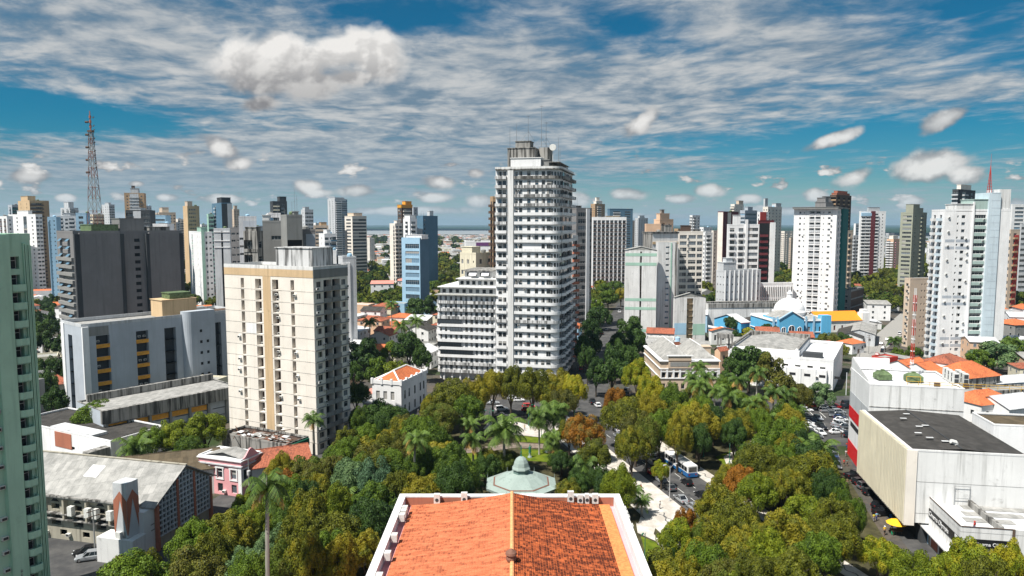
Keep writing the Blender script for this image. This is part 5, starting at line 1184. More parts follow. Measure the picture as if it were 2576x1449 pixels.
# ---- annex below it
b = Bld('commercial_building', 'low annex with a long stained concrete roof and orange wall strips', 'building', (258, 1036, 186), 39, -17, 600, M['bluegrey'], 3)
F = b.FR; b.facade(F, [('v', .12 + .145 * i, 5.0, .05, .18, dict(fl=(1, 3), back=M['black'], d=.8)) for i in range(6)], 3.6, 0, 3); holed(b.wb, b.FL, [], None); b.close(M['roofg'], .25, M['old'])
b.stripe(F, -.6, b.WR, b.HH - 3.2, b.HH + .4, M['old'], 1.2, 'eaves_beam')
for i in range(7):
    u = b.WR * (.01 + .145 * i); b.stripe(F, u, u + .6, 0, b.HH - 3.2, M['concrete'], .8, 'pier')
    if i < 5: b.put_child('orange_spandrel', band_mesh(b.WR * .145 - .8, .2, 1.5, M['orange']), F, u + b.WR * .0725 + .3, 0, b.HH - 5.2)
rb = MB(); b.box(rb, 15.2, 2, b.HH - .2, 16.4, b.WR, b.HH + 1.8); rb.build('roof_wall', M['old'], b.root)
# ---- cream tower
b = Bld('apartment_tower', 'cream fifteen storey tower with ochre centre and dark balconied side', 'building', (787, 680, 181), 26.6, 563.5, 874, M['cream'], 15)
F = b.FL; W_ = b.WL; H = b.HH; fh = (H - 1.6) / 15
# u measured from the outer (left) end of the left face
cols = [('v', .27, 1.15, .08, .93, dict(d=1.2, back=M['tan'])), ('l', .50, 1.15, .02, .9, dict(d=1.3, open=1, par=False, back=M['tan'])) , ('v', .385, .01, .1, .11)]
def U(px): return (px - 563.5) / (787 - 563.5)
cols = [('v', U(611), 1.2, .06, .94, dict(d=1.1, back=M['brown'])), ('v', U(652), 2.2, .04, .92, dict(d=1.5, back=M['brown'])), ('v', U(695), 2.2, .04, .92, dict(d=1.5, back=M['brown'])), ('v', U(737), 1.2, .06, .94, dict(d=1.1, back=M['brown']))]
b.facade(F, cols, 2.6, 0, 15)
b.facade(b.FR, [('w', .15, 1.7, .35, .85), ('l', .40, 3.1, .04, .94, dict(d=1.8, bm=M['concrete'], open=1)), ('l', .645, 3.1, .04, .94, dict(d=1.8, bm=M['concrete'], open=1)), ('w', .87, 1.7, .35, .85), ('ac', .27, 1, .02, 0, dict(p=.55)), ('ac', .95, 1, .1, 0, dict(p=.45)), ('ac', .08, 1, .15, 0, dict(p=.3))], 2.6, 0, 15)
b.close(M['roofc'], .9, M['whited'])
fh = (H - 2.6) / 15
b.stripe(F, W_ * U(664), W_ * U(683.5), 0, H - 2.0, M['ochre'], .05, 'ochre_panel')
b.stripe(F, 0, W_, H - 2.0, H - .1, M['ochre'], .07, 'ochre_band')
b.stripe(b.FR, 0, b.WR, H - 2.2, H + .1, M['concrete'], .12, 'roof_band')
b.stripe(F, W_ * U(618), W_ * U(644), fh * 10.05, fh * 10.95, M['white'], .03, 'repainted_patch')
for k in range(1, 15):
    b.stripe(F, 0, W_ - .01, k * fh - .06, k * fh + .02, M['old'], .025, 'joint_line')
    b.put_child('floor_ledge', band_mesh(b.WR * .99, .28, .22, M['concrete']), b.FR, b.WR / 2, 0, k * fh - .1)
for k in range(15):
    for u in (652, 695):
        if rnd() < .95: b.put_child('window', window_mesh(1.2, 1.5, 'w', G, FB), F, W_ * U(u) + .1, -1.42, k * fh + fh * .62)
        if rnd() < .4: b.put_child('air_conditioner', ac_mesh(), F, W_ * U(u), -1.3, k * fh + .5)
for px, k in ((700, 13), (700, 12), (702, 11), (744, 13), (705, 8), (748, 8), (750, 6), (752, 4), (707, 4), (600, 9), (604, 7), (602, 6), (709, 1), (602, 4)): b.put_child('air_conditioner', ac_mesh(), F, W_ * U(px - (4 if k < 9 else 0)), .0, k * fh + 2.0)
b.block(.10, .25, .50, .85, 5.6, M['mould'], 'water_tank_house'); b.block(.12, .3, .3, .7, 1.2, M['old'], 'roof_room')

# ================================================================ the white curved tower and its wing
def offset(pts, d):
    """move an open outline outwards (to its right-hand side) by d"""
    out = []; n = len(pts)
    for i in range(n):
        a = pts[max(i - 1, 0)]; c = pts[min(i + 1, n - 1)]; tx, ty = c[0] - a[0], c[1] - a[1]; l = hypot(tx, ty) or 1
        out.append((pts[i][0] + ty / l * d, pts[i][1] - tx / l * d))
    return out
def ribbon(mb, pts, z0, z1, m=None):
    for a, c in zip(pts, pts[1:]): mb.face([(a[0], a[1], z0), (c[0], c[1], z0), (c[0], c[1], z1), (a[0], a[1], z1)], m)
def band(pts, d, z, h, slab=.22, th=.16):
    """balcony following the wall line: floor slab and parapet"""
    mb = MB(); o = offset(pts, d); i_ = offset(pts, d - th); n = len(pts)
    o_ = o; ribbon(mb, o_, z - slab, z + h); ribbon(mb, i_[::-1], z, z + h)
    for k in range(n - 1):
        mb.face([(o_[k][0], o_[k][1], z + h), (o_[k + 1][0], o_[k + 1][1], z + h), (i_[k + 1][0], i_[k + 1][1], z + h), (i_[k][0], i_[k][1], z + h)])
        mb.face([(pts[k][0], pts[k][1], z), (i_[k][0], i_[k][1], z), (i_[k + 1][0], i_[k + 1][1], z), (pts[k + 1][0], pts[k + 1][1], z)])
        mb.face([(pts[k + 1][0], pts[k + 1][1], z - slab), (o_[k + 1][0], o_[k + 1][1], z - slab), (o_[k][0], o_[k][1], z - slab), (pts[k][0], pts[k][1], z - slab)])
    for e in (0, -1):
        mb.face([(pts[e][0], pts[e][1], z - slab), (o_[e][0], o_[e][1], z - slab), (o_[e][0], o_[e][1], z + h), (pts[e][0], pts[e][1], z + h)]); mb.face([(pts[e][0], pts[e][1], z - slab), (pts[e][0], pts[e][1], z + h), (o_[e][0], o_[e][1], z + h), (o_[e][0], o_[e][1], z - slab)])
    return mb
yaw = 13
b = Bld('apartment_tower', 'tall white stained tower with rounded balcony bands in the picture centre', 'building', (1406, 424, 262), yaw, 1247, 1440, M['white'], 24)
H = b.HH; nfl = 24; fh = H / nfl; WL, WR = b.WL, b.WR; FL, FR = b.FL, b.FR
# wall outline: left part, shaft, main part, rounded corner, scalloped side
def LP(l, d): p = FL.P(WL - l, d, 0); return (p[0], p[1])          # l metres from the corner along the front
def RP(r, d): p = FR.P(r, d, 0); return (p[0], p[1])
rc = 3.2; corner = []
ctr = b.at(rc, rc, 0)
for i in range(9):
    t = pi / 2 * i / 8; vx = -b.dR[0] * cos(t) - b.dL[0] * sin(t); vy = -b.dR[1] * cos(t) - b.dL[1] * sin(t)
    corner.append((ctr[0] + vx * rc, ctr[1] + vy * rc))
mainw = [LP(WL * .70, 0), LP(WL * .4, 0)] + corner
nb = 5; side = []
for j in range(nb):
    a0 = rc + (WR - rc) * j / nb; a1 = rc + (WR - rc) * (j + 1) / nb
    for i in range(7): t = i / 6; side.append(RP(a0 + (a1 - a0) * t, .1 + 1.1 * sin(pi * t)))
leftw = [LP(WL, 0), LP(WL * .82, 0)]
body = MB()
foot = [LP(WL, 0), LP(WL * .4, 0)] + corner + [RP(WR, 0), tuple(b.at(WL, WR)[:2])]
body.prism(foot, 0, H - .2); body.build('wall', M['white'], b.root)
rf = MB(); rf.prism(offset([LP(WL, 0), LP(WL * .4, 0)] + corner + [RP(WR, 0)], 1.0) + [tuple(b.at(WL, WR)[:2])], H - .2, H + .15); rf.build('roof', M['old'], b.root)
pr = band([LP(WL, 0), LP(WL * .4, 0)] + corner + [RP(WR * .9, 0)], .98, H + .15, .75, 0); pr.build('parapet', M['whited'], b.root)
shf = MB(); q0, q1 = WL * .71, WL * .80
shf.prism([LP(q1, -.2), LP(q1, .9), LP(q0, .9), LP(q0, -.2)], 0, H + .3); shf.build('shaft', M['whited'], b.root)
sideb = MB()
for k in range(nfl):
    z = k * fh; m_ = M['old'] if k == 23 else M['mould'] if k > 19 or rnd() < .12 else M['white']
    if k >= 1:
        band([LP(WL * .7, 0), LP(WL * .4, 0)] + corner, .7, z, .85).build('balcony', m_, b.root)
        if k % 5 or k > 12: band(leftw, .75 if k < 16 else 1.5, z, .85).build('balcony', M['mould'] if k > 17 else m_, b.root)
        for j in range(nb): band(side[j * 7:(j + 1) * 7], .9, z + .0, .9).build('balcony', m_, b.root)
    wins = []
    for l, w_ in ((.93, 1.3), (.86, 1.3), (.825, .0), (.665, .9), (.60, 1.2), (.47, 1.2), (.345, 1.2), (.24, 1.2), (.15, 1.6)):
        if not w_ or rnd() < .05: continue
        hh = random.choice((1.7, 1.7, 2.1)); w_ += .1; wins.append((window_mesh(w_, hh, random.choice('wwchct'), random.choice((G, M['glassb'], G)), M['frame']), FL, WL * (1 - l), .03, z + .35 + hh / 2 + (.55 if hh < 2 else .05)))
    for i in (2, 4, 6): 
        p = corner[i]; t = pi / 2 * i / 8; o_ang = atan2(-b.dR[0] * sin(t) * -1 + 0, 1)
    for j in range(nb * 2):
        r_ = rc + (WR - rc) * (j + .5) / (nb * 2); hh = random.choice((1.9, 2.2))
        wins.append((window_mesh(random.choice((2.0, 2.8)), hh, random.choice('wcn'), random.choice((G, M['dark'])), FB), FR, r_, .03, z + .3 + hh / 2 + .2))
    for me, F_, u, d, zz in wins: b.q.append(('window', me, F_, u, d, zz))
    if rnd() < .6: b.q.append(('air_conditioner', ac_mesh(), FL, WL * (1 - random.choice((.4, .53, .63))), 0.02, z + 2.3))
    for i in range(1, 8, 2):          # tall panes round the corner
        t = pi / 2 * i / 8; vx = -b.dR[0] * cos(t) - b.dL[0] * sin(t); vy = -b.dR[1] * cos(t) - b.dL[1] * sin(t)
        cm = MB(); cx_, cy_ = corner[i][0] + vx * .03, corner[i][1] + vy * .03
        link('window', window_mesh(.8, 1.7, 'w', G, M['frame']), b.root, (cx_, cy_, z + 1.5), atan2(vy, vx) + pi / 2) if k > 8 else None
qs = sorted([q for q in b.q if q[0] == 'window'], key=lambda q: -q[5] - (30 if q[2] is FL else 0))
for i, it in enumerate(qs):
    if i < 38: b.put_child(*it)
    else: b.later(*it)
for it in b.q:
    if it[0] != 'window': b.put_child(*it)
st = b.stuffw['window'].build('window', None, b.root); st['kind'] = 'stuff'
# roof storey and rooms, aerials, dish
b.block(WL * .30, 2, WL * .78, 13, 4.2, M['white'], 'roof_room', H, fr=False); b.block(WL * .42, 5, WL * .86, 16, 8.2, M['old'], 'lift_house', H, fr=False)
b.block(WL * .50, 6, WL * .74, 12, 10.8, M['old'], 'water_tank_house', H, fr=False); b.block(WL * .18, 3, WL * .34, 12, 3.4, M['concrete'], 'roof_room', H, fr=False)
rm = MB(); c0 = b.at(WL * .30, 12); rm.lathe([(2.6, H), (2.6, H + 8.8)], 14, c=(c0[0], c0[1])); rm.build('round_stair_house', M['old'], b.root)
pg = MB()
for i in range(13):
    r_ = 4 + i * (WR * .8 - 4) / 12
    for l in (1.0, 8.0): p = b.at(l, r_); pg.tube((p[0], p[1], H), (p[0], p[1], H + 2.6), .1, .1, 4)
b.box(pg, .2, 3, H + 2.6, 9, WR * .8, H + 2.8); pg.build('roof_pergola', M['old'], b.root)
for l, r_, h_, z in ((.84, 7, 8.5, 8), (.74, 8, 7, 10.8), (.55, 8, 10, 10.8), (.36, 11, 16, 8.8), (.30, 13, 10, 8.8), (.05, 6, 9, 3), (.12, 20, 7, 3)):
    mb = MB(); p = b.at(WL * l, r_); mb.tube((p[0], p[1], H + z - .2), (p[0], p[1], H + z + h_), .09, .05, 5)
    if h_ > 9: mb.box(p[0] - .8, p[1] - .05, H + z + h_ - .5, p[0] + .8, p[1] + .05, H + z + h_ - .38); [mb.tube((p[0] + a, p[1], H + z), (p[0], p[1], H + z + 4), .05, .05, 4) for a in (-3, 2.6)]
    mb.build('antenna', M['metal'], b.root)
ds = MB(); p = b.at(WL * .16, 9)
ds.tube((p[0], p[1], H), (p[0], p[1], H + 9), .1, .1, 5); ds.tube((p[0], p[1] - .4, H + 8.6), (p[0] - .1, p[1] - .9, H + 8.6), 1.25, 1.25, 16); ds.build('satellite_dish', M['plastic'], b.root)

# the lower wing on its left
b = Bld('apartment_building', 'stepped eleven storey white wing with streamlined balconies left of the tower', 'building', (1246, 745, 268), yaw, 1101, -30, M['white'], 11)
H = b.HH; nfl = 10; fh = (H - 3.2) / nfl; WL, WR = b.WL, b.WR; FL = b.FL
def LP(l, d): p = b.FL.P(WL - l, d, 0); return (p[0], p[1])
foot = [LP(WL, 0), LP(0, 0), tuple(b.at(0, WR)[:2]), tuple(b.at(WL, WR)[:2])]
mb = MB(); mb.prism(foot, 3.2, H); mb.prism([LP(WL, -2), LP(0, -2), tuple(b.at(0, WR - 1)[:2]), tuple(b.at(WL, WR)[:2])], 0, 3.2); mb.build('wall', M['white'], b.root)
for i in range(7): p = LP(WL * (i + .3) / 7, -.4); q = MB(); q.tube((p[0], p[1], 0), (p[0], p[1], 3.4), .4, .4, 10); q.build('column', M['white'], b.root)
line = [LP(WL, -6), LP(WL, -1.2), LP(WL - .5, -.3), LP(WL - 1.4, 0), LP(WL * .5, 0), LP(1.4, 0), LP(.5, -.3), LP(0, -1.2), LP(0, -5)]
for k in range(nfl):
    z = 3.2 + k * fh
    band(line, .75, z, .9).build('balcony', M['mould'] if k > 6 or rnd() < .25 else M['white'], b.root)
    enc = {3: (.0, .42), 2: (.05, .62), 6: (.0, .42), 5: (.22, .42)}.get(k)
    for i in range(11):
        u = (i + .6) / 11.2
        if enc and enc[0] <= u <= enc[1]: continue
        b.q.append(('window', window_mesh(random.choice((.9, 1.2)), random.choice((1.5, 2.0)), random.choice('wcht'), G, M['frame']), FL, WL * u, .03, z + 1.75))
    if enc:
        u0, u1 = enc; b.put_child('glazed_veranda', window_mesh((u1 - u0) * WL, 1.7, 'w', G, FB), FL, WL * (u0 + u1) / 2, .7, z + .9 + .85)
for it in sorted(b.q, key=lambda q: -q[5])[:100]: b.put_child(*it)
rf = MB(); b.box(rf, -1, -1.1, H, WL + 1, WR, H + .25); rf.build('roof', M['roofc'], b.root)
for i, (l0, l1, r0, r1, h_) in enumerate(((.0, .98, .06, .9, 3.2), (.02, .68, .12, .85, 6.3), (.1, .60, .2, .8, 9.4))):
    q = MB(); b.box(q, WL * l0 + .3, WR * r0, H + .2, WL * l1, WR * r1, H + h_ - .3); q.build('set_back_storey', M['whited'], b.root)
    q = MB(); b.box(q, WL * l0 - .5, WR * r0 - 1.2, H + h_ - .3, WL * l1 + .8, WR * r1 + .5, H + h_); q.build('ledge', M['old'] if i == 2 else M['whited'], b.root)
    for j in range(8 - 2 * i):
        F_ = Face(b.at(WL * l1, WR * r0)[:2], (-b.dL[0], -b.dL[1]), WL, 3); b.put_child('window', window_mesh(1.3, 1.4, random.choice('wt'), G, FB), F_, (WL * (l1 - l0)) * (j + .6) / (8.4 - 2 * i), .03, H + h_ - 1.7)
for j in range(2):
    F_ = Face(b.at(WL * .6, WR * .2)[:2], (-b.dL[0], -b.dL[1]), WL, 3)
    q = MB(); z = H + 9.0; u = 2 + 5 * j; q.face([F_.P(u, .1, z), F_.P(u + 3, .1, z), F_.P(u + 3, 1.8, z - 1.6), F_.P(u, 1.8, z - 1.6)][::-1]); q.face([F_.P(u, .1, z - .06), F_.P(u + 3, .1, z - .06), F_.P(u + 3, 1.8, z - 1.66), F_.P(u, 1.8, z - 1.66)]); q.build('awning', M['white'], b.root)

# ================================================================ green tower at the left edge
yw = 27; dRg = (sin(radians(yw)), cos(radians(yw)))
X0, _z = on_y(75, 609, 108); PXC = proj(X0 - 14 * dRg[0], 108 - 14 * dRg[1], 57.6)[0]
su = lambda u: 14 - (14 - u) * .885
b = Bld('apartment_tower', 'mint green tower with stacked polygonal balconies at the left picture edge', 'building', (PXC, 609, 108 - 14 * dRg[1]), yw, -8, -14, M['mint'], 18)
F = b.FR; H = b.HH; fh = 2.72; W_ = 14.0
nf = int(H / fh); top = H - 2.2
cols = []
holes = []
for k in range(nf):
    z = top - (k + 1) * fh
    if z < .3: break
    holes.append((su(10.55), su(12.1), z + .65, z + 2.5, 1.0, M['white']))
    link('window', window_mesh(1.05, 1.85, 't', M['dark'], M['frame']), b.root, F.P(su(11.2), -.5, z + 1.58), F.rz)
    pts = [F.P(su(a_), d_, 0)[:2] for a_, d_ in ((10.35, 0), (10.35, .75), (10.9, 1.15), (12.3, 1.15), (12.55, .8), (12.55, 0))]
    q = MB(); o2 = [F.P(su(a_), d_, 0)[:2] for a_, d_ in ((10.5, 0), (10.5, .68), (10.97, 1.0), (12.2, 1.0), (12.4, .72), (12.4, 0))]
    q.prism(pts, z - .05, z + .1); ribbon(q, pts, z - .05, z + 1.1); ribbon(q, o2[::-1], z + .1, z + 1.1)
    for i in range(5): q.face([(*pts[i], z + 1.1), (*pts[i + 1], z + 1.1), (*o2[i + 1], z + 1.1), (*o2[i], z + 1.1)])
    if k: q.build('balcony', M['mint'], b.root)
    holes.append((5.3, 6.5, z + 1.0, z + 2.3, .25)); link('window', window_mesh(1.2, 1.3, 'w', M['glass'], FB), b.root, F.P(5.9, -.2, z + 1.65), F.rz)
    holes.append((2.0, 3.4, z + 1.0, z + 2.3, .25)); link('window', window_mesh(1.4, 1.3, 'w', M['glass'], FB), b.root, F.P(2.7, -.2, z + 1.65), F.rz)
    if rnd() < .7: link('air_conditioner', ac_mesh(), b.root, F.P(7.8, 0, z + .9 + rnd()), F.rz)
holed(b.wb, F, holes, M['mint']); holed(b.wb, b.FL, [], None); b.close(M['roofc'], 1.0)
pl = MB(); 
for u0, u1, d in ((su(7.6), su(10.2), .9),): pl.face([F.P(u0, d, 0), F.P(u1, d, 0), F.P(u1, d, H + .9), F.P(u0, d, H + .9)]); pl.face([F.P(u1, d, 0), F.P(u1, 0, 0), F.P(u1, 0, H + .9), F.P(u1, d, H + .9)]); pl.face([F.P(u0, 0, 0), F.P(u0, d, 0), F.P(u0, d, H + .9), F.P(u0, 0, H + .9)]); pl.face([F.P(u0, 0, H + .9), F.P(u0, d, H + .9), F.P(u1, d, H + .9), F.P(u1, 0, H + .9)])
pl.build('pilaster', M['mint'], b.root)
for i in range(5):
    u = 12.8 + i * .24; q = MB(); q.prism([F.P(u, 0, 0)[:2], F.P(u, .35 + .1 * (i % 2), 0)[:2], F.P(u + .14, .35 + .1 * (i % 2), 0)[:2], F.P(u + .14, 0, 0)[:2]][::-1], 0, H - .4 - i * .1); q.build('fluting', M['mint'], b.root)
def text(s_, name, m, parent, loc, rz, size, rx=pi / 2, ext=.02, sx=1.0, align='CENTER', ry=0.0):
    cu = bpy.data.curves.new('t', 'FONT'); cu.body = s_; cu.size = size; cu.extrude = ext; cu.align_x = align; cu.align_y = 'CENTER'
    o = bpy.data.objects.new('t', cu); col.objects.link(o); dg = bpy.context.evaluated_depsgraph_get(); me = bpy.data.meshes.new_from_object(o.evaluated_get(dg)); bpy.data.objects.remove(o)
    me.materials.clear(); me.materials.append(m); t = link(name, me, parent, loc); t.rotation_euler = (rx, ry, rz); t.scale = (sx, 1, 1); return t
for i, ch in enumerate('BEGA'): text(ch, 'lettering', M['old'], b.root, F.P(9.5, .92, 7.6 - i * .62), F.rz, .6)

# ================================================================ church
b = Bld('church', 'long church hall with grey sheet roof and gridded end wall', 'church', (386, 1266, 126), 14, -44, 527, M['churchw'], 3)
WL, WR, H = b.WL, b.WR, b.HH; hr = 4.6
b.facade(b.FL, [('v', 1 - (6.6 + 5.2 * i) / 44, 2.2, .06, .92, dict(fl=(1, 2), d=.9)) for i in range(7)] + [('v', 1 - (6.6 + 5.2 * i) / 44, 1.9, .2, .62, dict(fl=(2, 3), d=.9)) for i in range(7)] + [('w', 1 - (5 + 5.2 * i) / 44, 1.6, .35, .75, dict(fl=(0, 1), gl=M['dark'], fr=FB)) for i in range(7)], 1.2)
holed(b.wb, b.FR, [], None)
b.wb.face([b.at(0, 0, H), b.at(0, WR, H), b.at(0, WR / 2, H + hr)]); b.wb.face([b.at(WL, 0, H), b.at(WL, WR / 2, H + hr), b.at(WL, WR, H)])
b.wb.face([b.at(WL, WR, 0), b.at(WL, 0, 0), b.at(WL, 0, H), b.at(WL, WR, H)]); b.wb.face([b.at(0, WR, 0), b.at(WL, WR, 0), b.at(WL, WR, H), b.at(0, WR, H)])
b.wb.build2('wall', M['churchw'], b.root)
q = MB()
for r0, r1 in ((-1.0, WR / 2), (WR + 1.0, WR / 2)):
    zz = H + (-1.0 / (WR / 2)) * hr
    for dz_, fl in ((.12, 0), (-.1, 1)):
        P = [b.at(-1.0, r0, zz + dz_ + .0), b.at(WL + 1, r0, zz + dz_), b.at(WL + 1, r1, H + hr + dz_), b.at(-1.0, r1, H + hr + dz_)]; q.face(P)
    q.face([b.at(-1.0, r0, zz - .1), b.at(WL + 1, r0, zz - .1), b.at(WL + 1, r0, zz + .12), b.at(-1, r0, zz + .12)]); q.face([b.at(-1.0, r0, zz - .1), b.at(-1, r0, zz + .12), b.at(-1, r1, H + hr + .12), b.at(-1, r1, H + hr - .1)])
q.build('roof', M['roofg'], b.root)
q = MB(); q.face([b.at(19, 3.5, H + hr * 3.5 / (WR / 2) + .16), b.at(16, 3.5, H + hr * 3.5 / (WR / 2) + .16), b.at(16, 6, H + hr * 6 / (WR / 2) + .16), b.at(19, 6, H + hr * 6 / (WR / 2) + .16)]); q.build('skylight', M['white'], b.root)
q = MB(); b.box(q, -1.0, WR / 2 - .25, H + hr + .1, WL + 1, WR / 2 + .25, H + hr + .25); q.build('ridge_cap', M['churchw'], b.root)
q = MB()
for z in (H - 3.9, 4.2): b.box(q, 0, -.9, z, WL, 0, z + .2)
b.box(q, 2, -1.1, H - .5, WL, -.1, H - .2); q.build('ledge', M['old'], b.root)
for i in range(8):
    q = MB(); l = 4 + 5.2 * i; b.box(q, l - .2, -.85, 4.4, l + .2, 0, H - .6); q.build('buttress', M['churchw'], b.root)
for i in range(7):
    q = MB(); l = 6.6 + 5.2 * i; zz = H - 1.75; A = [b.FL.P(WL - l + dx_, .02, z) for dx_, z in ((-.95, zz), (.95, zz), (0, zz + 1.0))]; q.face(A); q.build('arch_head', M['dark'], b.root)
for l, d in ((9.0, .9), (12.2, .9), (14, .9), (17.8, .9), (27, .9), (30, .9)):
    q = MB(); b.box(q, l - .8, -1.5, H - 3.65, l + .2, -.6, H - 1.9); q.build('air_conditioner', M['plastic'], b.root)
# gridded end wall
q = MB(); nx = 15
dk = MB(); dk.face([b.FR.P(.8, .05, 2.5), b.FR.P(WR - .8, .05, 2.5), b.FR.P(WR - .8, .05, H - .2), b.FR.P(WR / 2, .05, H + hr - .6), b.FR.P(.8, .05, H - .2)]); dk.build('dark_glazing', M['dark'], b.root)
def gh(u): return H + hr * (1 - abs(u - WR / 2) / (WR / 2)) - .5
for i in range(nx + 1):
    u = .8 + (WR - 1.6) * i / nx; q.prism([b.FR.P(u - .1, .02, 0)[:2], b.FR.P(u + .1, .02, 0)[:2], b.FR.P(u + .1, .45, 0)[:2], b.FR.P(u - .1, .45, 0)[:2]][::-1], 2.4, gh(u))
z = 2.4
while z < H + hr - 1:
    if z < H - .5: u0, u1 = .8, WR - .8
    else: k = (z - H + .5) / hr * WR / 2; u0, u1 = k + .8, WR - k - .8
    if u1 > u0: q.prism([b.FR.P(u0, .02, 0)[:2], b.FR.P(u1, .02, 0)[:2], b.FR.P(u1, .5, 0)[:2], b.FR.P(u0, .5, 0)[:2]][::-1], z, z + .16)
    z += 1.0
q.build('lattice', M['greyw'], b.root)
for u in (.4, WR * .36, WR * .66, WR - .4):
    q = MB(); q.prism([b.FR.P(u - .25, 0, 0)[:2], b.FR.P(u + .25, 0, 0)[:2], b.FR.P(u + .25, .65, 0)[:2], b.FR.P(u - .25, .65, 0)[:2]][::-1], 0, gh(u) - .1); q.build('pier', M['brick'], b.root)
# white corner block and striped bell tower
q = MB(); b.box(q, 0.02, -2.6, 0, 6.3, .05, H - .8); q.build('corner_block', M['whited'], b.root)
q = MB(); b.box(q, -.5, -5.9, 0, 7.2, -2.55, 4.6); q.build('porch', M['whited'], b.root)
q = MB(); b.box(q, 1.0, -5.2, 4.6, 3.8, -2.4, H + 5.4); q.build('bell_tower', M['greyw'], b.root)
q = MB(); z0, z1, z2 = 5.2, H + 1.6, H + 4.0
def st_(P0, P1):
    def L_(t, z): return (P0[0] + (P1[0] - P0[0]) * t, P0[1] + (P1[1] - P0[1]) * t, z)
    q.face([L_(0, z0), L_(.04, z0), L_(.5, z2 - 1.6), L_(.5, z2), L_(0, z2 - 1.8)]); q.face([L_(.96, z0), L_(1, z0), L_(1, z2 - 1.8), L_(.5, z2), L_(.5, z2 - 1.6)])
st_(b.at(3.8, -5.23), b.at(1.0, -5.23)); st_(b.at(.97, -5.2), b.at(.97, -2.4))
q.build('red_stripes', M['brick'], b.root)
for l, r, z in ((2.2, -5.7, 5.2), (1.4, -5.2, 4.7)): q = MB(); b.box(q, l, r, 4.6, l + 1.1, r + .6, 4.6 + 1.2); q.build('air_conditioner', M['plastic'], b.root)

# ================================================================ low white building at left, pink house, ruin, mansion
b = Bld('commercial_building', 'white building with a dark stained sheet roof behind the church', 'building', (278, 1112, 172), 27, -42, -15, M['white'], 3)
b.facade(b.FR, [('g', .5, 8.5, .3, .5, dict(fl=(1, 2), gl=M['dark'], fr=FB))], 1.0); b.facade(b.FL, [('g', .2, 5, .2, .6, dict(fl=(1, 2))), ('v', .6, 4, .1, .6, dict(fl=(1, 2)))], 1.0)
b.close(M['roofd'], .35); b.stripe(b.FL, b.WL * .45, b.WL * .62, 2, 6, M['brick'], .1); q = MB(); b.box(q, 8, .5, b.HH - .2, 26, 4.5, b.HH + .5); q.build('skylight_strip', M['roofw'], b.root)
q = MB(); b.box(q, 3.0, -7, 0, 9, .0, b.HH - 2.5); q.build('side_wing', M['roofw'], b.root); q = MB(); b.box(q, .2, -5.5, 0, 2.6, .0, b.HH - 1.2); q.build('stained_tower', M['old'], b.root)

b = Bld('town_house', 'pink town house with white trims and a curved parapet', 'house', (606, 1162, 152), 19, 499, 656, M['pink'], 2)
b.facade(b.FL, [('g', (i + .55) / 3.1, 1.5, .18, .82, dict(fl=(1, 2), fr=M['white'])) for i in range(3)] + [('w', (i + .55) / 3.1, 1.4, .2, .8, dict(fl=(0, 1))) for i in range(3)], 1.6)
b.facade(b.FR, [('g', .2, 1.5, .1, .85, dict(fr=M['white'], fl=(1, 2))), ('g', .52, 1.5, .1, .85, dict(fr=M['white'], fl=(1, 2))), ('g', .84, 1.4, .1, .85, dict(fr=M['white'], fl=(1, 2)))], 1.6)
WL, WR, H = b.WL, b.WR, b.HH; b.close(M['roofg'], .45, M['white'])
for F_, us in ((b.FL, [(i + .55) / 3.1 for i in range(3)]), (b.FR, [.2, .52, .84])):
    for u in us:
        q = MB(); z0 = (H - 1.6) / 2 * 1.15; z1 = (H - 1.6) / 2 * 1.85; c_ = u * F_.W
        for a0, a1, y0, y1 in ((-1.05, -.78, z0, z1 + .1), (.78, 1.05, z0, z1 + .1), (-1.2, 1.2, z1 + .05, z1 + .4), (-1.1, 1.1, z0 - .25, z0)): q.prism([F_.P(c_ + a0, 0, 0)[:2], F_.P(c_ + a1, 0, 0)[:2], F_.P(c_ + a1, .16, 0)[:2], F_.P(c_ + a0, .16, 0)[:2]][::-1], y0, y1)
        q.build('window_surround', M['white'], b.root)
for z in (H - 1.3, H - .1): q = MB(); b.box(q, -.35, -.35, z, WL + .2, WR + .2, z + .25); q.build('cornice', M['greyw'] if z < H - 1 else M['white'], b.root)
for l in (0, WL - .7): q = MB(); b.box(q, l - .1, -.15, 0, l + .8, .1, H - 1.3); q.build('pilaster', M['white'], b.root)
q = MB(); n_ = 14      # curved gable on the right face
for i in range(n_):
    t0, t1 = i / n_, (i + 1) / n_; f_ = lambda t: .5 + 1.7 * max(0, sin(pi * t)) ** 2; r0, r1 = WR * (.12 + .76 * t0), WR * (.12 + .76 * t1)
    q.face([b.at(-.1, r0, H), b.at(-.1, r1, H), b.at(-.1, r1, H + f_(t1)), b.at(-.1, r0, H + f_(t0))]); q.face([b.at(.25, r1, H), b.at(.25, r0, H), b.at(.25, r0, H + f_(t0)), b.at(.25, r1, H + f_(t1))]); q.face([b.at(-.1, r0, H + f_(t0)), b.at(-.1, r1, H + f_(t1)), b.at(.25, r1, H + f_(t1)), b.at(.25, r0, H + f_(t0))])
q.build('curved_gable', M['pink'], b.root)
q = MB(); q.face([b.at(1, 1, H + .2), b.at(1, WR - 1, H + .2), b.at(WL / 2, WR - 1, H + 1.2), b.at(WL / 2, 1, H + 1.2)][::-1]); q.face([b.at(WL - 1, 1, H + .2), b.at(WL / 2, 1, H + 1.2), b.at(WL / 2, WR - 1, H + 1.2), b.at(WL - 1, WR - 1, H + .2)][::-1]); q.build('roof', M['roofg'], b.root)

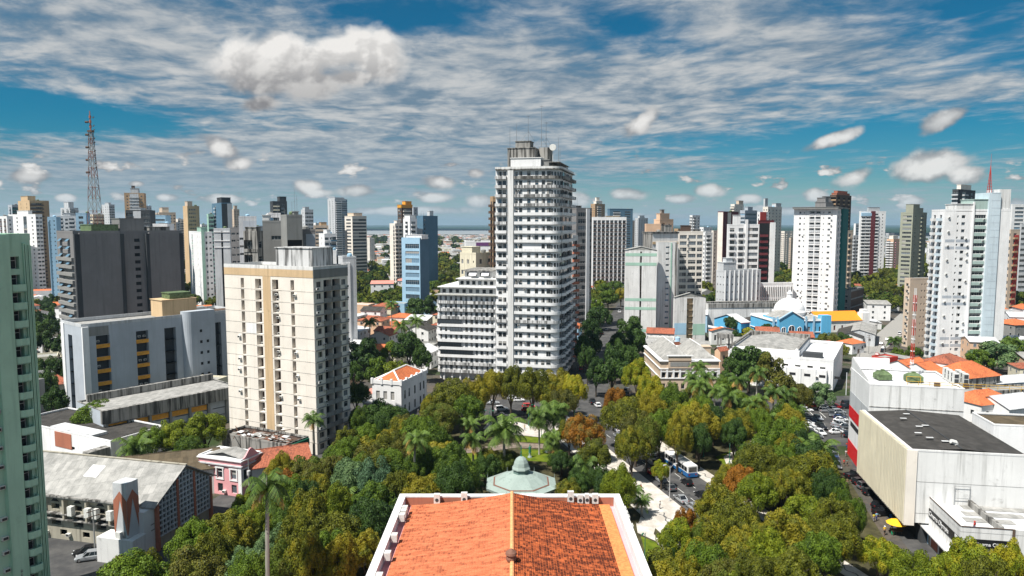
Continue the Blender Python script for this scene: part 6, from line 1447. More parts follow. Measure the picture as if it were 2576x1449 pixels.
b = Bld('ruined_building', 'roofless old warehouse full of broken sheets with a green fascia', 'building', (720, 1123, 168), 27, 558, 776, M['old'], 1)
WL, WR, H = b.WL, b.WR, b.HH
holed(b.wb, b.FL, [], None); b.facade(b.FR, [('v', .5, b.WR * .8, .02, .62, dict(d=3))], 1.0, nf=1); b.close(plain('rotting_roof_debris', (.07, .045, .035), .95, var=.8, sc=.7), .5, M['old'])
b.stripe(b.FR, .2, b.WR - .2, H - 1.6, H + .1, plain('green_fascia', (.015, .12, .07)), .5, 'fascia')
for i in range(46):
    q = MB(); l, r = ru(1, WL - 3), ru(1, WR - 2.5); z = H - .15 + ru(0, .5); w2, d2 = ru(.6, 2.4), ru(.5, 1.5)
    q.face([b.at(l, r, z), b.at(l + w2, r + ru(-.3, .3), z + ru(-.2, .3)), b.at(l + w2, r + d2, z + ru(-.1, .4)), b.at(l, r + d2, z + ru(-.1, .3))][::-1]); q.build('loose_roof_sheet', random.choice((M['roofw'], M['roofg'], M['rust'], M['old'])), b.root)
for i in range(14):
    q = MB(); l, r = ru(1, WL - 2), ru(1, WR - 2); q.tube(b.at(l, r, H + .1), b.at(l + ru(-7, 7), r + ru(-5, 5), H + ru(.1, .8)), .12, .1, 4); q.build('fallen_beam', M['wood'], b.root)

b = Bld('mansion', 'white two storey mansion with bright orange hipped roof', 'house', (1009, 966, 218), 17, 936, 1073, M['white'], 2)
WL, WR, H = b.WL, b.WR, b.HH
b.facade(b.FL, [('g', (i + .8) / 4, 1.3, .1, .7, dict(fl=(1, 2), gl=M['curtain'])) for i in range(3)] + row('w', 3, 1.2, .2, .7, opt=dict(fl=(0, 1))), 1.3)
b.facade(b.FR, [('g', u, 1.2, .12, .72, dict(gl=M['dark'], fr=FB)) for u in (.14, .30, .52, .74, .88)], 1.3)
b.close(M['roofc'], .0)
q = MB(); zr = H + 3.0
for P in ([b.at(.6, .6, H + .1), b.at(.6, WR - .6, H + .1), b.at(WL / 2, WR - WL / 2, zr), b.at(WL / 2, WL / 2, zr)], [b.at(WL - .6, .6, H + .1), b.at(.6, .6, H + .1), b.at(WL / 2, WL / 2, zr)], [b.at(WL - .6, WR - .6, H + .1), b.at(WL - .6, .6, H + .1), b.at(WL / 2, WL / 2, zr), b.at(WL / 2, WR - WL / 2, zr)], [b.at(.6, WR - .6, H + .1), b.at(WL - .6, WR - .6, H + .1), b.at(WL / 2, WR - WL / 2, zr)]): q.face(P)
q.build('hip_roof', M['tile'], b.root)
for P0, P1 in ((b.at(.6, .6, H + .15), b.at(WL / 2, WL / 2, zr)), (b.at(WL - .6, .6, H + .15), b.at(WL / 2, WL / 2, zr)), (b.at(WL / 2, WL / 2, zr), b.at(WL / 2, WR - WL / 2, zr)), (b.at(.6, WR - .6, H + .15), b.at(WL / 2, WR - WL / 2, zr)), (b.at(WL - .6, WR - .6, H + .15), b.at(WL / 2, WR - WL / 2, zr))): q = MB(); q.tube(P0, P1, .28, .28, 6); q.build('ridge_cap', M['white'], b.root)
q = MB()
for l0, r0, l1, r1 in ((-.2, -.2, WL + .2, .3), (-.2, WR - .3, WL + .2, WR + .2), (-.2, .3, .3, WR - .3), (WL - .3, .3, WL + .2, WR - .3)): b.box(q, l0, r0, H - .4, l1, r1, H + .75)
q.build('parapet', M['white'], b.root)
for l, r in [(0, WR * i / 5) for i in range(6)] + [(WL * i / 3, 0) for i in range(1, 4)]: q = MB(); b.box(q, l - .35, r - .35, H - .5, l + .35, r + .35, H + 1.3); q.build('parapet_pier', M['white'], b.root)
q = MB(); b.box(q, WL, .8, 3.2, WL + 4, 7, 3.5); b.box(q, WL, .8, 3.5, WL + 4, 1, 4.4); b.box(q, WL + 3.8, 1, 0, WL + 4, 7, 4.4); [b.box(q, WL + 3.5, y_, 3.5, WL + 3.9, y_ + .3, 6.4) for y_ in (.9, 6.6)]; q.build('veranda', M['white'], b.root)
q = MB(); b.box(q, WL - .2, .5, 6.4, WL + 4.2, 7.2, 6.6); q.build('veranda_roof', M['tilep'], b.root)

# ================================================================ peach classical building
def gable(b, l0, r0, l1, r1, z, h, m, axis='r', over=.4, name='roof', hip=0.0, ends=None):
    """pitched roof over a rectangle of the building's plan; ridge along r or l"""
    q = MB()
    if axis == 'r':
        c = (l0 + l1) / 2; A = [b.at(l0 - over, r0 - over, z), b.at(c, r0 - over + hip, z + h), b.at(c, r1 + over - hip, z + h), b.at(l0 - over, r1 + over, z)]; D = [b.at(l1 + over, r0 - over, z), b.at(l1 + over, r1 + over, z), b.at(c, r1 + over - hip, z + h), b.at(c, r0 - over + hip, z + h)]
        e0 = [b.at(l0 - over, r0 - over, z), b.at(l1 + over, r0 - over, z), b.at(c, r0 - over + hip, z + h)]; e1 = [b.at(l1 + over, r1 + over, z), b.at(l0 - over, r1 + over, z), b.at(c, r1 + over - hip, z + h)]
        g0 = [b.at(l0, r0, z), b.at(l1, r0, z), b.at(c, r0, z + h * .95)]; g1 = [b.at(l1, r1, z), b.at(l0, r1, z), b.at(c, r1, z + h * .95)]
    else:
        c = (r0 + r1) / 2; A = [b.at(l0 - over, r0 - over, z), b.at(l1 + over, r0 - over, z), b.at(l1 + over - hip, c, z + h), b.at(l0 - over + hip, c, z + h)]; D = [b.at(l1 + over, r1 + over, z), b.at(l0 - over, r1 + over, z), b.at(l0 - over + hip, c, z + h), b.at(l1 + over - hip, c, z + h)]
        e0 = [b.at(l0 - over, r1 + over, z), b.at(l0 - over, r0 - over, z), b.at(l0 - over + hip, c, z + h)]; e1 = [b.at(l1 + over, r0 - over, z), b.at(l1 + over, r1 + over, z), b.at(l1 + over - hip, c, z + h)]
        g0 = [b.at(l0, r1, z), b.at(l0, r0, z), b.at(l0, c, z + h * .95)]; g1 = [b.at(l1, r0, z), b.at(l1, r1, z), b.at(l1, c, z + h * .95)]
    q.face(A); q.face(D)
    if hip: q.face(e0); q.face(e1)
    q.build(name, m, b.root)
    if not hip: q = MB(); q.face(g0); q.face(g1); q.build('gable_wall', ends or b.wallm, b.root)
    q = MB(); q.tube(A[1] if axis == 'r' else A[3], A[2], .2, .2, 5); q.build('ridge_cap', M['white'], b.root)
b = Bld('public_building', 'peach classical building with twin grey sheet roofs and white pilasters', 'building', (1662, 908, 252), 90, 1621, 1809, M['beige'], 2)
WL, WR, H = b.WL, b.WR, b.HH; F = b.FR
b.facade(F, [('g', (i + .5) / 9, 1.3, .22, .72, dict(gl=M['dark'], fr=M['white'])) for i in range(9)], 3.0, 0, 2)
b.facade(b.FL, [('g', (i + .5) / 14, 1.2, .22, .72) for i in range(14)], 3.0, 0, 2); b.close(M['roofc'], .3, M['white'])
gable(b, 1, 1.5, WL - 1, WR * .52, H + .3, 4.6, M['roofg'], 'l', .5, hip=5); gable(b, 4, WR * .60, WL - 4, WR - 1, H + .3, 4.0, M['roofg'], 'l', .5, hip=4)
for z, o, m_ in ((H - .2, .5, M['white']), (H - 3.0, .35, M['white']), (H * .42, .3, M['white'])):
    q = MB(); b.box(q, -o, -o, z, WL, WR + o, z + .35); q.build('cornice', m_, b.root)
for i in range(10): b.stripe(F, WR * i / 9 - (.35 if i else 0) + (-.35 if i == 9 else 0), WR * i / 9 + .35, H * .45, H - 3.0, M['white'], .25, 'pilaster')
b.stripe(F, WR * .13, WR * .52, H - 2.6, H + 1.8, M['beige'], .5, 'attic'); b.stripe(F, WR * .16, WR * .49, H - 1.9, H - .3, M['concrete'], .56, 'attic_panel'); b.stripe(F, WR * .10, WR * .55, H + 1.8, H + 2.15, M['white'], .8, 'cornice')
for i in range(9):
    c_ = WR * (i + .5) / 9; z = (H - 3) / 2; b.stripe(F, c_ - .9, c_ + .9, z * 1.75, z * 1.85, M['white'], .3, 'window_hood')
b.block(.3, .8, .42, .98, 3.6, M['beige'], 'attic_room')
B('low pink brick and white sheds behind the peach building', 1655, 1672, 1760, 862, 318, M['brick'], 1, 80, None, None, name='warehouse', roof=M['roofw'], par=.2)
B('ochre side house with a tiled roof between the peach building and the hall', 1798, 1812, 1832, 884, 268, M['peach'], 3, 60, None, W3(1, 1, fl=(0, 3)), name='house', par=0, extra=lambda b: gable(b, 0, 0, b.WL, b.WR, b.HH, 1.6, M['tiled'], 'r'))

# ================================================================ white hall with grey roof
b = Bld('commercial_building', 'large white hall with a faded grey roof and a stepped white front', 'building', (2097, 911, 250), 29, 1832, 2121, M['white'], 3)
WL, WR, H = b.WL, b.WR, b.HH; F = b.FL
b.facade(F, [('w', 1 - (3.5 + 4.2 * i) / WL, 1.9, .40, .62, dict(gl=M['dark'], fr=FB)) for i in range(int(WL / 4.2) - 1)], .8, 0, 3); b.facade(b.FR, row('n', 7, 1.0, .35, .6, opt=dict(fl=(2, 3))), .8, 0, 3); b.close(M['roofw'], .9)
q = MB(); b.box(q, WL * .33, 5, H - .2, WL * .985, WR * .92, H + 1.9); q.build('hall_wall', M['white'], b.root)
q = MB(); z = H + 1.95; q.face([b.at(WL * .38, 7, z), b.at(WL * .38, WR * .86, z), b.at(WL * .67, WR * .86, z + 1.6), b.at(WL * .67, 7, z + 1.6)][::1]); q.face([b.at(WL * .67, 7, z + 1.6), b.at(WL * .67, WR * .86, z + 1.6), b.at(WL * .95, WR * .86, z), b.at(WL * .95, 7, z)]); q.face([b.at(WL * .38, 7, z), b.at(WL * .67, 7, z + 1.6), b.at(WL * .95, 7, z)]); q.build('roof', M['roofg'], b.root)
q = MB(); b.box(q, WL * .33, WR * .87, H, WL * .985, WR * .92, H + 3.7); b.box(q, WL * .96, 5, H + 2.6, WL * .985, WR * .87, H + 3.4); b.box(q, WL * .335, 7, H + 2.6, WL * .36, WR * .87, H + 3.0); q.build('roof_wall', M['old'], b.root)
q = MB(); b.box(q, WL * .12, 5.5, H - .1, WL * .30, 9.5, H + 1.6); q.build('roof_room', M['dgrey'], b.root); q = MB(); b.box(q, 2, -1.6, 0, WL * .75, 0, H - 3.0); q.build('front_step', M['white'], b.root)
for i in range(8): b.stripe(Face(b.at(WL * .75, -1.6)[:2], (-b.dL[0], -b.dL[1]), WL * .75, H), 2 + i * 5.0, 2.25 + i * 5.0, 0, H - 3.0, M['greyw'], .08, 'joint')
for i in range(7):
    b.put_child('window', window_mesh(2.1, .9, 'w', M['dark'], FB), Face(b.at(WL * .75, -1.6)[:2], (-b.dL[0], -b.dL[1]), WL * .75, H), 4.2 + i * 5.0, .04, H - 5.2)
for u in (.55, .86): b.put_child('air_conditioner', ac_mesh(), F, WL * u, 1.62, 5.5)

# ================================================================ white department store
b = Bld('commercial_building', 'tall white store building with a grey and red band and rooftop plant', 'building', (2189, 968, 163), 104, 2142, 2427, M['whited'], 5)
WL, WR, H = b.WL, b.WR, b.HH
holed(b.wb, b.FR, [], None); holed(b.wb, b.FL, [], None); b.close(M['roofw'], .25, M['white'])
FL = b.FL
b.stripe(FL, 0, WL, 0, H + .2, M['white'], .08, 'smooth_cladding'); b.stripe(FL, .1, WL - .05, H - 9.6, H - 5.8, M['greyw'], .12, 'grey_band'); b.stripe(FL, .05, WL - .02, H - 12.6, H - 9.6, M['bred'], .16, 'red_band'); b.stripe(FL, .1, WL, 0, 4.2, M['bred'], .14, 'red_shopfront')
for i in range(2): b.stripe(FL, 2, WL - 1, 8.2 - i * 0, 9.4, M['dark'], .13, 'window_band') if i == 0 else None
q = MB(); b.box(q, WL - .4, .2, H, WL, WR * .45, H + 3.0); 
q.build('roof_screen', M['white'], b.root)
q = MB(); q.face([b.at(0, 0, H + .25), b.at(WL, 0, H + 3), b.at(WL, 0, H + .25)]); q.face([b.at(0, .2, H + .25), b.at(WL, .2, H + .25), b.at(WL, .2, H + 3)]); q.build('roof_screen', M['white'], b.root)
for z in (H - 5.2,): q = MB(); b.box(q, -.08, 0, z, 0, WR, z + .15); q.build('ledge', M['old'], b.root)
for l, r in ((8, 4.5), (7, 11)):
    q = MB(); p = b.at(l, r); s_ = 1.9; q.lathe([(2.2, H), (2.2, H + 1.2), (1.2, H + 1.9), (.5, H + 2.0), (.5, H + 2.3)], 4, c=(p[0], p[1]), ph=pi / 4); q.build('water_tank', M['ygreen'], b.root)
for i in range(7):
    q = MB(); l, r = 5 + (i % 4) * 2.2, 19 + (i // 4) * 2.0; b.box(q, l, r, H - .1, l + 1.3, r + 1.1, H + 2.6); q.build('condenser_unit', M['plastic'], b.root); q = MB(); b.box(q, l - .03, r + .1, H + .3, l, r + 1.0, H + 1.3); b.box(q, l - .03, r + .1, H + 1.5, l, r + 1.0, H + 2.4); q.build('condenser_grille', M['dgrey'], b.root)
for l, r in ((1.2, 14), (1.4, 20), (1.4, 22.6), (1.4, 38), (1.2, 41)): q = MB(); b.box(q, l, r, H - .1, l + 1, r + 1, H + .9); q.build('small_condenser', M['brown'], b.root)
q = MB(); yb = plain('yellow_railing', (.55, .33, .03))
for k in range(16):
    p = b.at(.5, 8 + k * 2.3); q.tube((p[0], p[1], H), (p[0], p[1], H + 1.2), .05, .05, 4)
for z in (.6, 1.2): q.tube(b.at(.5, 8, H + z), b.at(.5, 8 + 15 * 2.3, H + z), .05, .05, 4)
for r in (9, 12, 40): q.tube(b.at(5, r, H), b.at(5, r, H + 1.4), .07, .07, 4)
q.tube(b.at(5, 9, H + 1.4), b.at(5, 12, H + 1.4), .06, .06, 4); q.build('yellow_railing', yb, b.root)
q = MB(); p = b.at(14, 12.5)
for z0 in range(0, 7): q.box(p[0] - .35, p[1] - .35, H + z0 * 3, p[0] + .35, p[1] + .35, H + z0 * 3 + .15)
for a in range(3): q.tube((p[0] + .4 * cos(a * 2.1), p[1] + .4 * sin(a * 2.1), H), (p[0] + .25 * cos(a * 2.1), p[1] + .25 * sin(a * 2.1), H + 21.7), .07, .05, 4)
mst = thing('radio_mast', 'thin red and white lattice mast on the white store roof', 'mast', (b.x, b.y, 0)); o = q.build('lattice', M['white'], mst)
q = MB()
for a in range(3):
    for s0 in (4, 10, 16): q.tube((p[0] + .4 * cos(a * 2.1), p[1] + .4 * sin(a * 2.1), H + s0), (p[0] + .37 * cos(a * 2.1), p[1] + .37 * sin(a * 2.1), H + s0 + 4), .11, .11, 4)
q.build('red_section', M['red'], mst)

# ================================================================ ribbed cinema block and the cinema front
b = Bld('commercial_building', 'big concrete block with a ribbed cream side and dark sheet roof', 'building', (2290, 1131, 130), 100, 2169, -20, M['whited'], 3)
WL, WR, H = b.WL, b.WR, b.HH
# upper volume over an open ground floor on the street side
q = MB(); b.box(q, 0, 0, 3.9, WL, WR, H - .25); q.build('wall', M['whited'], b.root)
q = MB(); b.box(q, 0, 2.6, 0, WL, WR - .2, 3.9); q.build('ground_floor_wall', M['dgrey'], b.root)
q = MB(); q.face([b.at(.3, .6, H - .2), b.at(.3, WR * .45, H + .5), b.at(WL - .3, WR * .45, H + .5), b.at(WL - .3, .6, H - .2)]); q.face([b.at(.3, WR * .45, H + .5), b.at(.3, WR, H - .2), b.at(WL - .3, WR, H - .2), b.at(WL - .3, WR * .45, H + .5)]); q.build('roof', M['roofd'], b.root)
q = MB(); b.box(q, -.05, -.05, H - .25, WL, .55, H + .05); b.box(q, -.05, .55, H - .25, .25, WR, H + .1); q.build('parapet', M['whited'], b.root)
q = MB(); b.box(q, .5, WR * .45 - .1, H + .45, WL - .5, WR * .45 + .1, H + .62); q.build('ridge_cap', M['dgrey'], b.root)
n_ = 34
for i in range(n_):
    l = WL * i / n_ + .1; q = MB(); b.box(q, l, -.75, 3.6, l + .34, -.02, H + .02); q.build('rib', M['cream2'], b.root)
b.stripe(b.FL, 0, WL, 3.6, H - .3, M['sand'], .04, 'cream_panel'); q = MB(); b.box(q, -.1, -.7, 3.4, WL, .0, 3.62); q.build('soffit_edge', M['old'], b.root)
q = MB(); b.box(q, -.3, -.6, 3.4, 0, 1.2, H); q.build('corner_pier', M['cream'], b.root)
p = b.at(3.0, 9); q = MB(); q.tube((p[0], p[1], H), (p[0], p[1], H + .9), .4, .4, 8); q.tube((p[0], p[1], H + .9), (p[0] - 1.0, p[1], H + 1.2), .42, .42, 8); q.build('roof_vent', M['plastic'], b.root)
for l, r in ((6, 5), (14, 6), (15, 7.5), (9, 4), (4, 7), (20, 5), (24, 7)): q = MB(); q.face([b.at(l, r, H + .75), b.at(l, r + 1.3, H + .77), b.at(l + .6, r + 1.3, H + .77), b.at(l + .6, r, H + .75)]); q.build('skylight', M['roofw'], b.root)
for z in (H * .32, H * .66): q = MB(); b.box(q, -.03, 1.2, z, 0, WR, z + .06); q.build('joint_line', M['concrete'], b.root)
# rail cage and low roof wall against it
CB = b
b = Bld('cinema_building', 'low grey cinema with black sign bands around its corner', 'building', (2417, 1337, 116.5), 100, 2301, -26, M['whited'], 2)
WL, WR, H = b.WL, b.WR, b.HH
holed(b.wb, b.FL, [], None); b.facade(b.FR, [('v', .97, .4, .2, .5)], 1.0, nf=2); b.close(M['roofw'], .9, M['whited'])
for F_, W_ in ((b.FL, WL), (b.FR, 8.0)): b.stripe(F_, -.0, W_, H + .9, H + 1.02, M['brown'], .12, 'maroon_edge'); b.stripe(F_, .0, W_, H - 2.75, H - 1.15, M['black'], .10, 'sign_band')
b.stripe(b.FR, 7.9, 8.3, 0, H + 1, M['brown'], .14, 'maroon_edge')
for F_, u0, u1 in ((b.FL, .3, 1.6), (b.FL, WL - 1.9, WL - .1), (b.FR, .15, 1.5)): b.stripe(F_, u0, u1, H - 2.72, H - 1.18, M['white'], .13, 'sign_panel')
t_ = text('Cinema Olympia', 'lettering', M['white'], b.root, b.FL.P(WL * .58, .13, H - 1.98), b.FL.rz, 1.25)
t_ = text('Cinema Olympia', 'lettering', M['white'], b.root, b.FR.P(4.95, .13, H - 1.98), b.FR.rz, .86)
q = MB(); b.box(q, 1, -1.3, 3.2, WL, 0.02, 3.5); q.build('canopy', M['white'], b.root)
for i, m_ in enumerate(('brick', 'black', 'brick', 'tan', 'brick')): b.stripe(b.FL, WL - 4.2 - i * 3.6, WL - 1.4 - i * 3.6, .2, 2.9, M[m_], .08, 'poster_case')
b.stripe(b.FL, 2, 8, .1, 2.8, M['lblue'], .12, 'blue_banner')
q = MB(); b.box(q, WL - 3.5, 3.0, H - .3, WL - .3, 4.0, H + 1.6); b.box(q, 1.0, 6.5, H - .3, WL * .7, 7.1, H + .9); q.build('roof_wall', M['old'], b.root)
cg = MB(); A = b.at(WL * .72, 3.6, H + .2); 
for du in (0, 2.6):
    for dd in (0, 1.2):
        P = b.at(WL * .62 - du * 0 , 4 + du + dd * 0, 0); cg.tube((P[0] - dd * .9, P[1] + dd, H - .2), (P[0] - dd * .9, P[1] + dd, H + 3.6), .05, .05, 4)
P0, P1 = b.at(WL * .62, 4), b.at(WL * .62, 6.6)
for z in (1.2, 3.5):
    cg.tube((P0[0], P0[1], H + z), (P1[0], P1[1], H + z), .05, .05, 4); cg.tube((P0[0] - 1.1, P0[1] + 1.2, H + z), (P1[0] - 1.1, P1[1] + 1.2, H + z), .05, .05, 4)
cg.build('metal_cage', M['metal'], b.root)
pz = b.at(WL * .35, 5.2)
for i in range(5): q = MB(); q.face([b.at(2 + i * 3, 2 + i, H - .18), b.at(2 + i * 3, 8 + i * 3, H - .18), b.at(4 + i * 3, 8 + i * 3, H - .18), b.at(4 + i * 3, 2 + i, H - .18)]); q.build('roof_sheet', random.choice((M['roofg'], M['roofw'])), b.root)
CN = b

# ================================================================ sky blue palace with white dome
b = Bld('palace', 'sky blue palace with arched windows and a big white dome', 'building', (1946, 808, 352), 84, 1940, 2086, M['sky'], 2)
WL, WR, H = b.WL, b.WR, b.HH; WLL = 26
b.WL = WL = WLL; b.FL = Face((b.dL[0] * WL, b.dL[1] * WL), (-b.dL[0], -b.dL[1]), WL, b.HH)
F = b.FR
b.facade(F, [('g', .12, 1.3, .15, .9, dict(fr=M['white'], fl=(1, 2))), ('g', .21, 1.3, .15, .9, dict(fr=M['white'], fl=(1, 2)))] + [('g', .44 + .10 * i, 1.3, .12, .62, dict(fr=M['white'])) for i in range(5)], 1.0)
holed(b.wb, b.FL, [], None); b.close(M['roofg'], .9, M['white'])
# gabled centre bay
x0, x1 = WR * .06, WR * .50; q = MB(); b.box(q, -2.6, x0, 0, WL * .6, x1, H + 1.2); q.build('centre_bay', M['sky'], b.root)
FB_ = Face(b.at(-2.6, 0)[:2], b.dR, WR, H); ce = (x0 + x1) / 2
q = MB(); q.face([b.at(-2.6, x0, H + 1.2), b.at(-2.6, x1, H + 1.2), b.at(-2.6, ce, H + 5.0)]); q.build('gable', M['sky'], b.root)
for s_ in (-1, 1):
    e = x0 if s_ < 0 else x1; q = MB(); P0, P1 = b.at(-2.8, e - .4 * s_ * -1, H + 1.2), b.at(-2.8, ce, H + 5.2); q.tube(P0, P1, .35, .35, 5); q.build('gable_moulding', M['white'] if s_ > 0 else M['lblue'], b.root)
    q = MB(); q.face([b.at(-2.6, e, H + 1.2), b.at(WL * .5, e, H + 1.2), b.at(WL * .5, ce, H + 5), b.at(-2.6, ce, H + 5)][::1 if s_ < 0 else -1]); q.build('roof', M['roofg'], b.root)
for c_, w2, hh in ((ce, 1.6, 6.8), (ce - 4.2, 1.1, 6.0), (ce + 4.2, 1.1, 6.0)):
    q = MB(); n_ = 8; z1 = 3.2 + hh - w2; pts = [FB_.P(c_ - w2, .05, 3.2), FB_.P(c_ + w2, .05, 3.2)] + [FB_.P(c_ + w2 * cos(pi * i / n_), .05, z1 + w2 * sin(pi * i / n_)) for i in range(n_ + 1)]
    q.face(pts); q.build('arched_window', M['glassb'], b.root)
    q = MB(); q.box(0, 0, 0, .01, .01, .01); arc = [FB_.P(c_ - w2, .1, 3.2)] + [FB_.P(c_ - w2 * cos(pi * i / n_), .1, z1 + w2 * sin(pi * i / n_)) for i in range(n_ + 1)] + [FB_.P(c_ + w2, .1, 3.2)]
    for A, D in zip(arc, arc[1:]): q.tube(A, D, .16, .16, 4)
    q.tube(FB_.P(c_, .1, 3.2), FB_.P(c_, .1, 3 + hh), .1, .1, 4); q.tube(FB_.P(c_ - w2, .1, 5.6), FB_.P(c_ + w2, .1, 5.6), .1, .1, 4); q.build('window_surround', M['white'], b.root)
q = MB(); P = b.at(0, 0)
for F_, W_, z in ((b, 0, H - .2), (b, 0, H * .5)): b.box(q, -.4, -.4, z, WL, WR + .4, z + .35)
q.build('cornice', M['white'], b.root)
for r in (0, .07, .5, .58, .72, .86, .99): q = MB(); b.box(q, -.5, WR * r - .5, 0, .1, WR * r + .4, H + 2.2); q.build('pinnacle', M['lblue'], b.root)
for r in (.985,): q = MB(); b.box(q, -1.0, WR * r - 4, 0, 3, WR * r + 1, H + 2.6); q.build('corner_turret', M['sky'], b.root)
gable(b, 4, WR * .55, 20, WR * .95, H + .3, 2.4, M['roofg'], 'l', .3, hip=3)
dc = b.at(12, ce + 6); dm = MB(); Rd = 7.6; zb = H + 1.4
dm.lathe([(Rd + .9, zb - 3), (Rd + .9, zb), (Rd + .4, zb + .1), (Rd + .4, zb + 1.8), (Rd + .9, zb + 1.9), (Rd + .8, zb + 2.3)] + [(Rd * cos(t), zb + 2.3 + Rd * .88 * sin(t)) for t in [pi / 2 * i / 10 for i in range(10)]], 32, c=dc[:2]); dm.build('dome', M['white'], b.root, smooth=True)
q = MB(); q.lathe([(1.3, zb + 2.2 + Rd * .86), (1.2, zb + Rd * .88 + 4.4), (1.6, zb + Rd * .88 + 4.6), (.9, zb + Rd * .88 + 5.4), (.1, zb + Rd * .88 + 6.4)], 10, c=dc[:2]); q.build('lantern', M['white'], b.root)

FOOT.append([(yy[0], yy[1]) for yy in ((-18, 20), (18, 20), (18, 104), (-18, 104))])
# ---- long chapel with orange roof and neighbours
b = Bld('chapel', 'white chapel with a long vivid orange roof and square bell tower', 'church', (2060, 808, 392), 80, -14, 2168, M['white'], 1)
b.facade(b.FR, row('g', 5, 1.2, .2, .7, .1, 1, opt=dict(gl=plain('dark_red_door', (.12, .02, .02)))), 1.0, nf=1); holed(b.wb, b.FL, [], None); b.close(M['roofc'], 0)
q = MB(); WL, WR, H = b.WL, b.WR, b.HH; q.face([b.at(-.6, -.5, H), b.at(-.6, WR + .5, H), b.at(WL / 2, WR + .5, H + 4.6), b.at(WL / 2, -.5, H + 4.6)]); q.face([b.at(WL + .6, WR + .5, H), b.at(WL + .6, -.5, H), b.at(WL / 2, -.5, H + 4.6), b.at(WL / 2, WR + .5, H + 4.6)]); q.build('roof', plain('vivid_orange_roof', (.80, .26, .02), .8, var=.08), b.root)
q = MB(); q.face([b.at(0, WR, H), b.at(WL, WR, H), b.at(WL / 2, WR, H + 4.4)]); q.face([b.at(WL, 0, H), b.at(0, 0, H), b.at(WL / 2, 0, H + 4.4)]); q.build('gable_wall', M['white'], b.root)
q = MB(); b.box(q, -.5, WR, 0, 4.0, WR + 4.5, H + 4.2); b.box(q, .2, WR + .6, H + 4.2, 3.3, WR + 3.9, H + 6); q.build('bell_tower', M['white'], b.root)
b = Bld('house', 'bright blue gabled hall with a white sheet roof and red edge', 'house', (1864, 812, 378), 62, 1797, 1886, M['sky'], 1)
holed(b.wb, b.FL, [], None); b.facade(b.FR, row('v', 2, 2, .1, .6), .6, nf=1); b.close(M['roofc'], 0); gable(b, 0, 0, b.WL, b.WR, b.HH, 3.4, M['roofw'], 'r', .5, ends=M['sky'])
b.stripe(b.FR, 0, b.WR, b.HH - .4, b.HH, M['red'], .6, 'red_edge')
B('low red tiled shed in front of the blue hall', 1784, 1790, 1850, 832, 352, M['white'], 1, 80, None, W3(3), name='house', par=0, roof=M['tile'], extra=lambda b: gable(b, 0, 0, b.WL, b.WR, b.HH, 1.6, M['tile'], 'l'))
wt = thing('water_tower', 'empty dark concrete water tower frame on tall legs', 'water tower', (*on_z(1822, 925, 4), 0)); q = MB(); x_, y_ = 0, 0
for sx in (-2.2, 2.2):
    for sy in (-2, 2): q.box(sx - .25, sy - .25, 0, sx + .25, sy + .25, 17)
q.build('legs', M['old'], wt); q = MB(); q.box(-2.6, -2.4, 16, 2.6, 2.4, 17.6); q.box(-2.3, -2.1, 9, 2.3, 2.1, 9.4); q.build('deck', M['old'], wt)

# ================================================================ theatre in the foreground
th = thing('theatre', 'opera house with a huge orange tiled gable roof in the foreground', 'theatre', (0, 102, 0)); th['h'] = 22
x0, x1, yf, yn, z_e, z_r = -16.3, 15.6, 0, -78, 19.0, 20.9
def tilesbig(name, c1, c2, dark, stain, thr):
    m, n = newmat(name); co = n.n('ShaderNodeTexCoord').outputs['Object']; x, y, z = n.sep(co)[:3]
    br = n.n('ShaderNodeTexBrick'); n.put(br.inputs['Vector'], n.xyz(y, x, 0)); br.inputs['Scale'].default_value = 1.0; br.inputs['Brick Width'].default_value = .62; br.inputs['Row Height'].default_value = .33
    br.inputs['Color1'].default_value = (0, 0, 0, 1); br.inputs['Color2'].default_value = (1, 1, 1, 1); br.inputs['Mortar'].default_value = (.0, .0, .0, 1); br.inputs['Mortar Size'].default_value = .035; br.inputs['Bias'].default_value = .0
    g = n.sep(br.outputs[0])[0]; nz = n.noise(n.xyz(n.m('MULTIPLY', x, .45), n.m('MULTIPLY', y, 1.6), 0), .9, 6, .7); bg_ = n.noise(co, .12, 4, .6)
    c = n.mix(n.ramp(nz, .3, .7), c1, c2); k = n.ramp(n.m('ADD', n.m('MULTIPLY', g, .34), n.m('ADD', n.m('MULTIPLY', nz, 1.25), n.m('MULTIPLY', bg_, .35))), thr, thr + .36)
    c = n.mix(n.m('MULTIPLY', k, stain), c, dark)
    wv = n.n('ShaderNodeTexWave', wave_type='BANDS', bands_direction='Y', wave_profile='SIN'); n.put(wv.inputs['Vector'], co); wv.inputs['Scale'].default_value = 1.3; wv.inputs['Distortion'].default_value = .6
    return finish(m, n, c, .85, bump=n.m('ADD', n.m('MULTIPLY', wv.outputs['Fac'], .6), n.m('ADD', n.m('MULTIPLY', g, .9), nz)), bstr=.75, bdist=.16, spec=.12)
TL = tilesbig('cleaner_orange_tiles', (.76, .27, .13), (.56, .155, .07), (.26, .07, .04), .85, .93); TR = tilesbig('aged_stained_tiles', (.58, .15, .05), (.40, .09, .035), (.075, .022, .014), .95, .72)  # left slope paler and cleaner, right slope darker and more stained
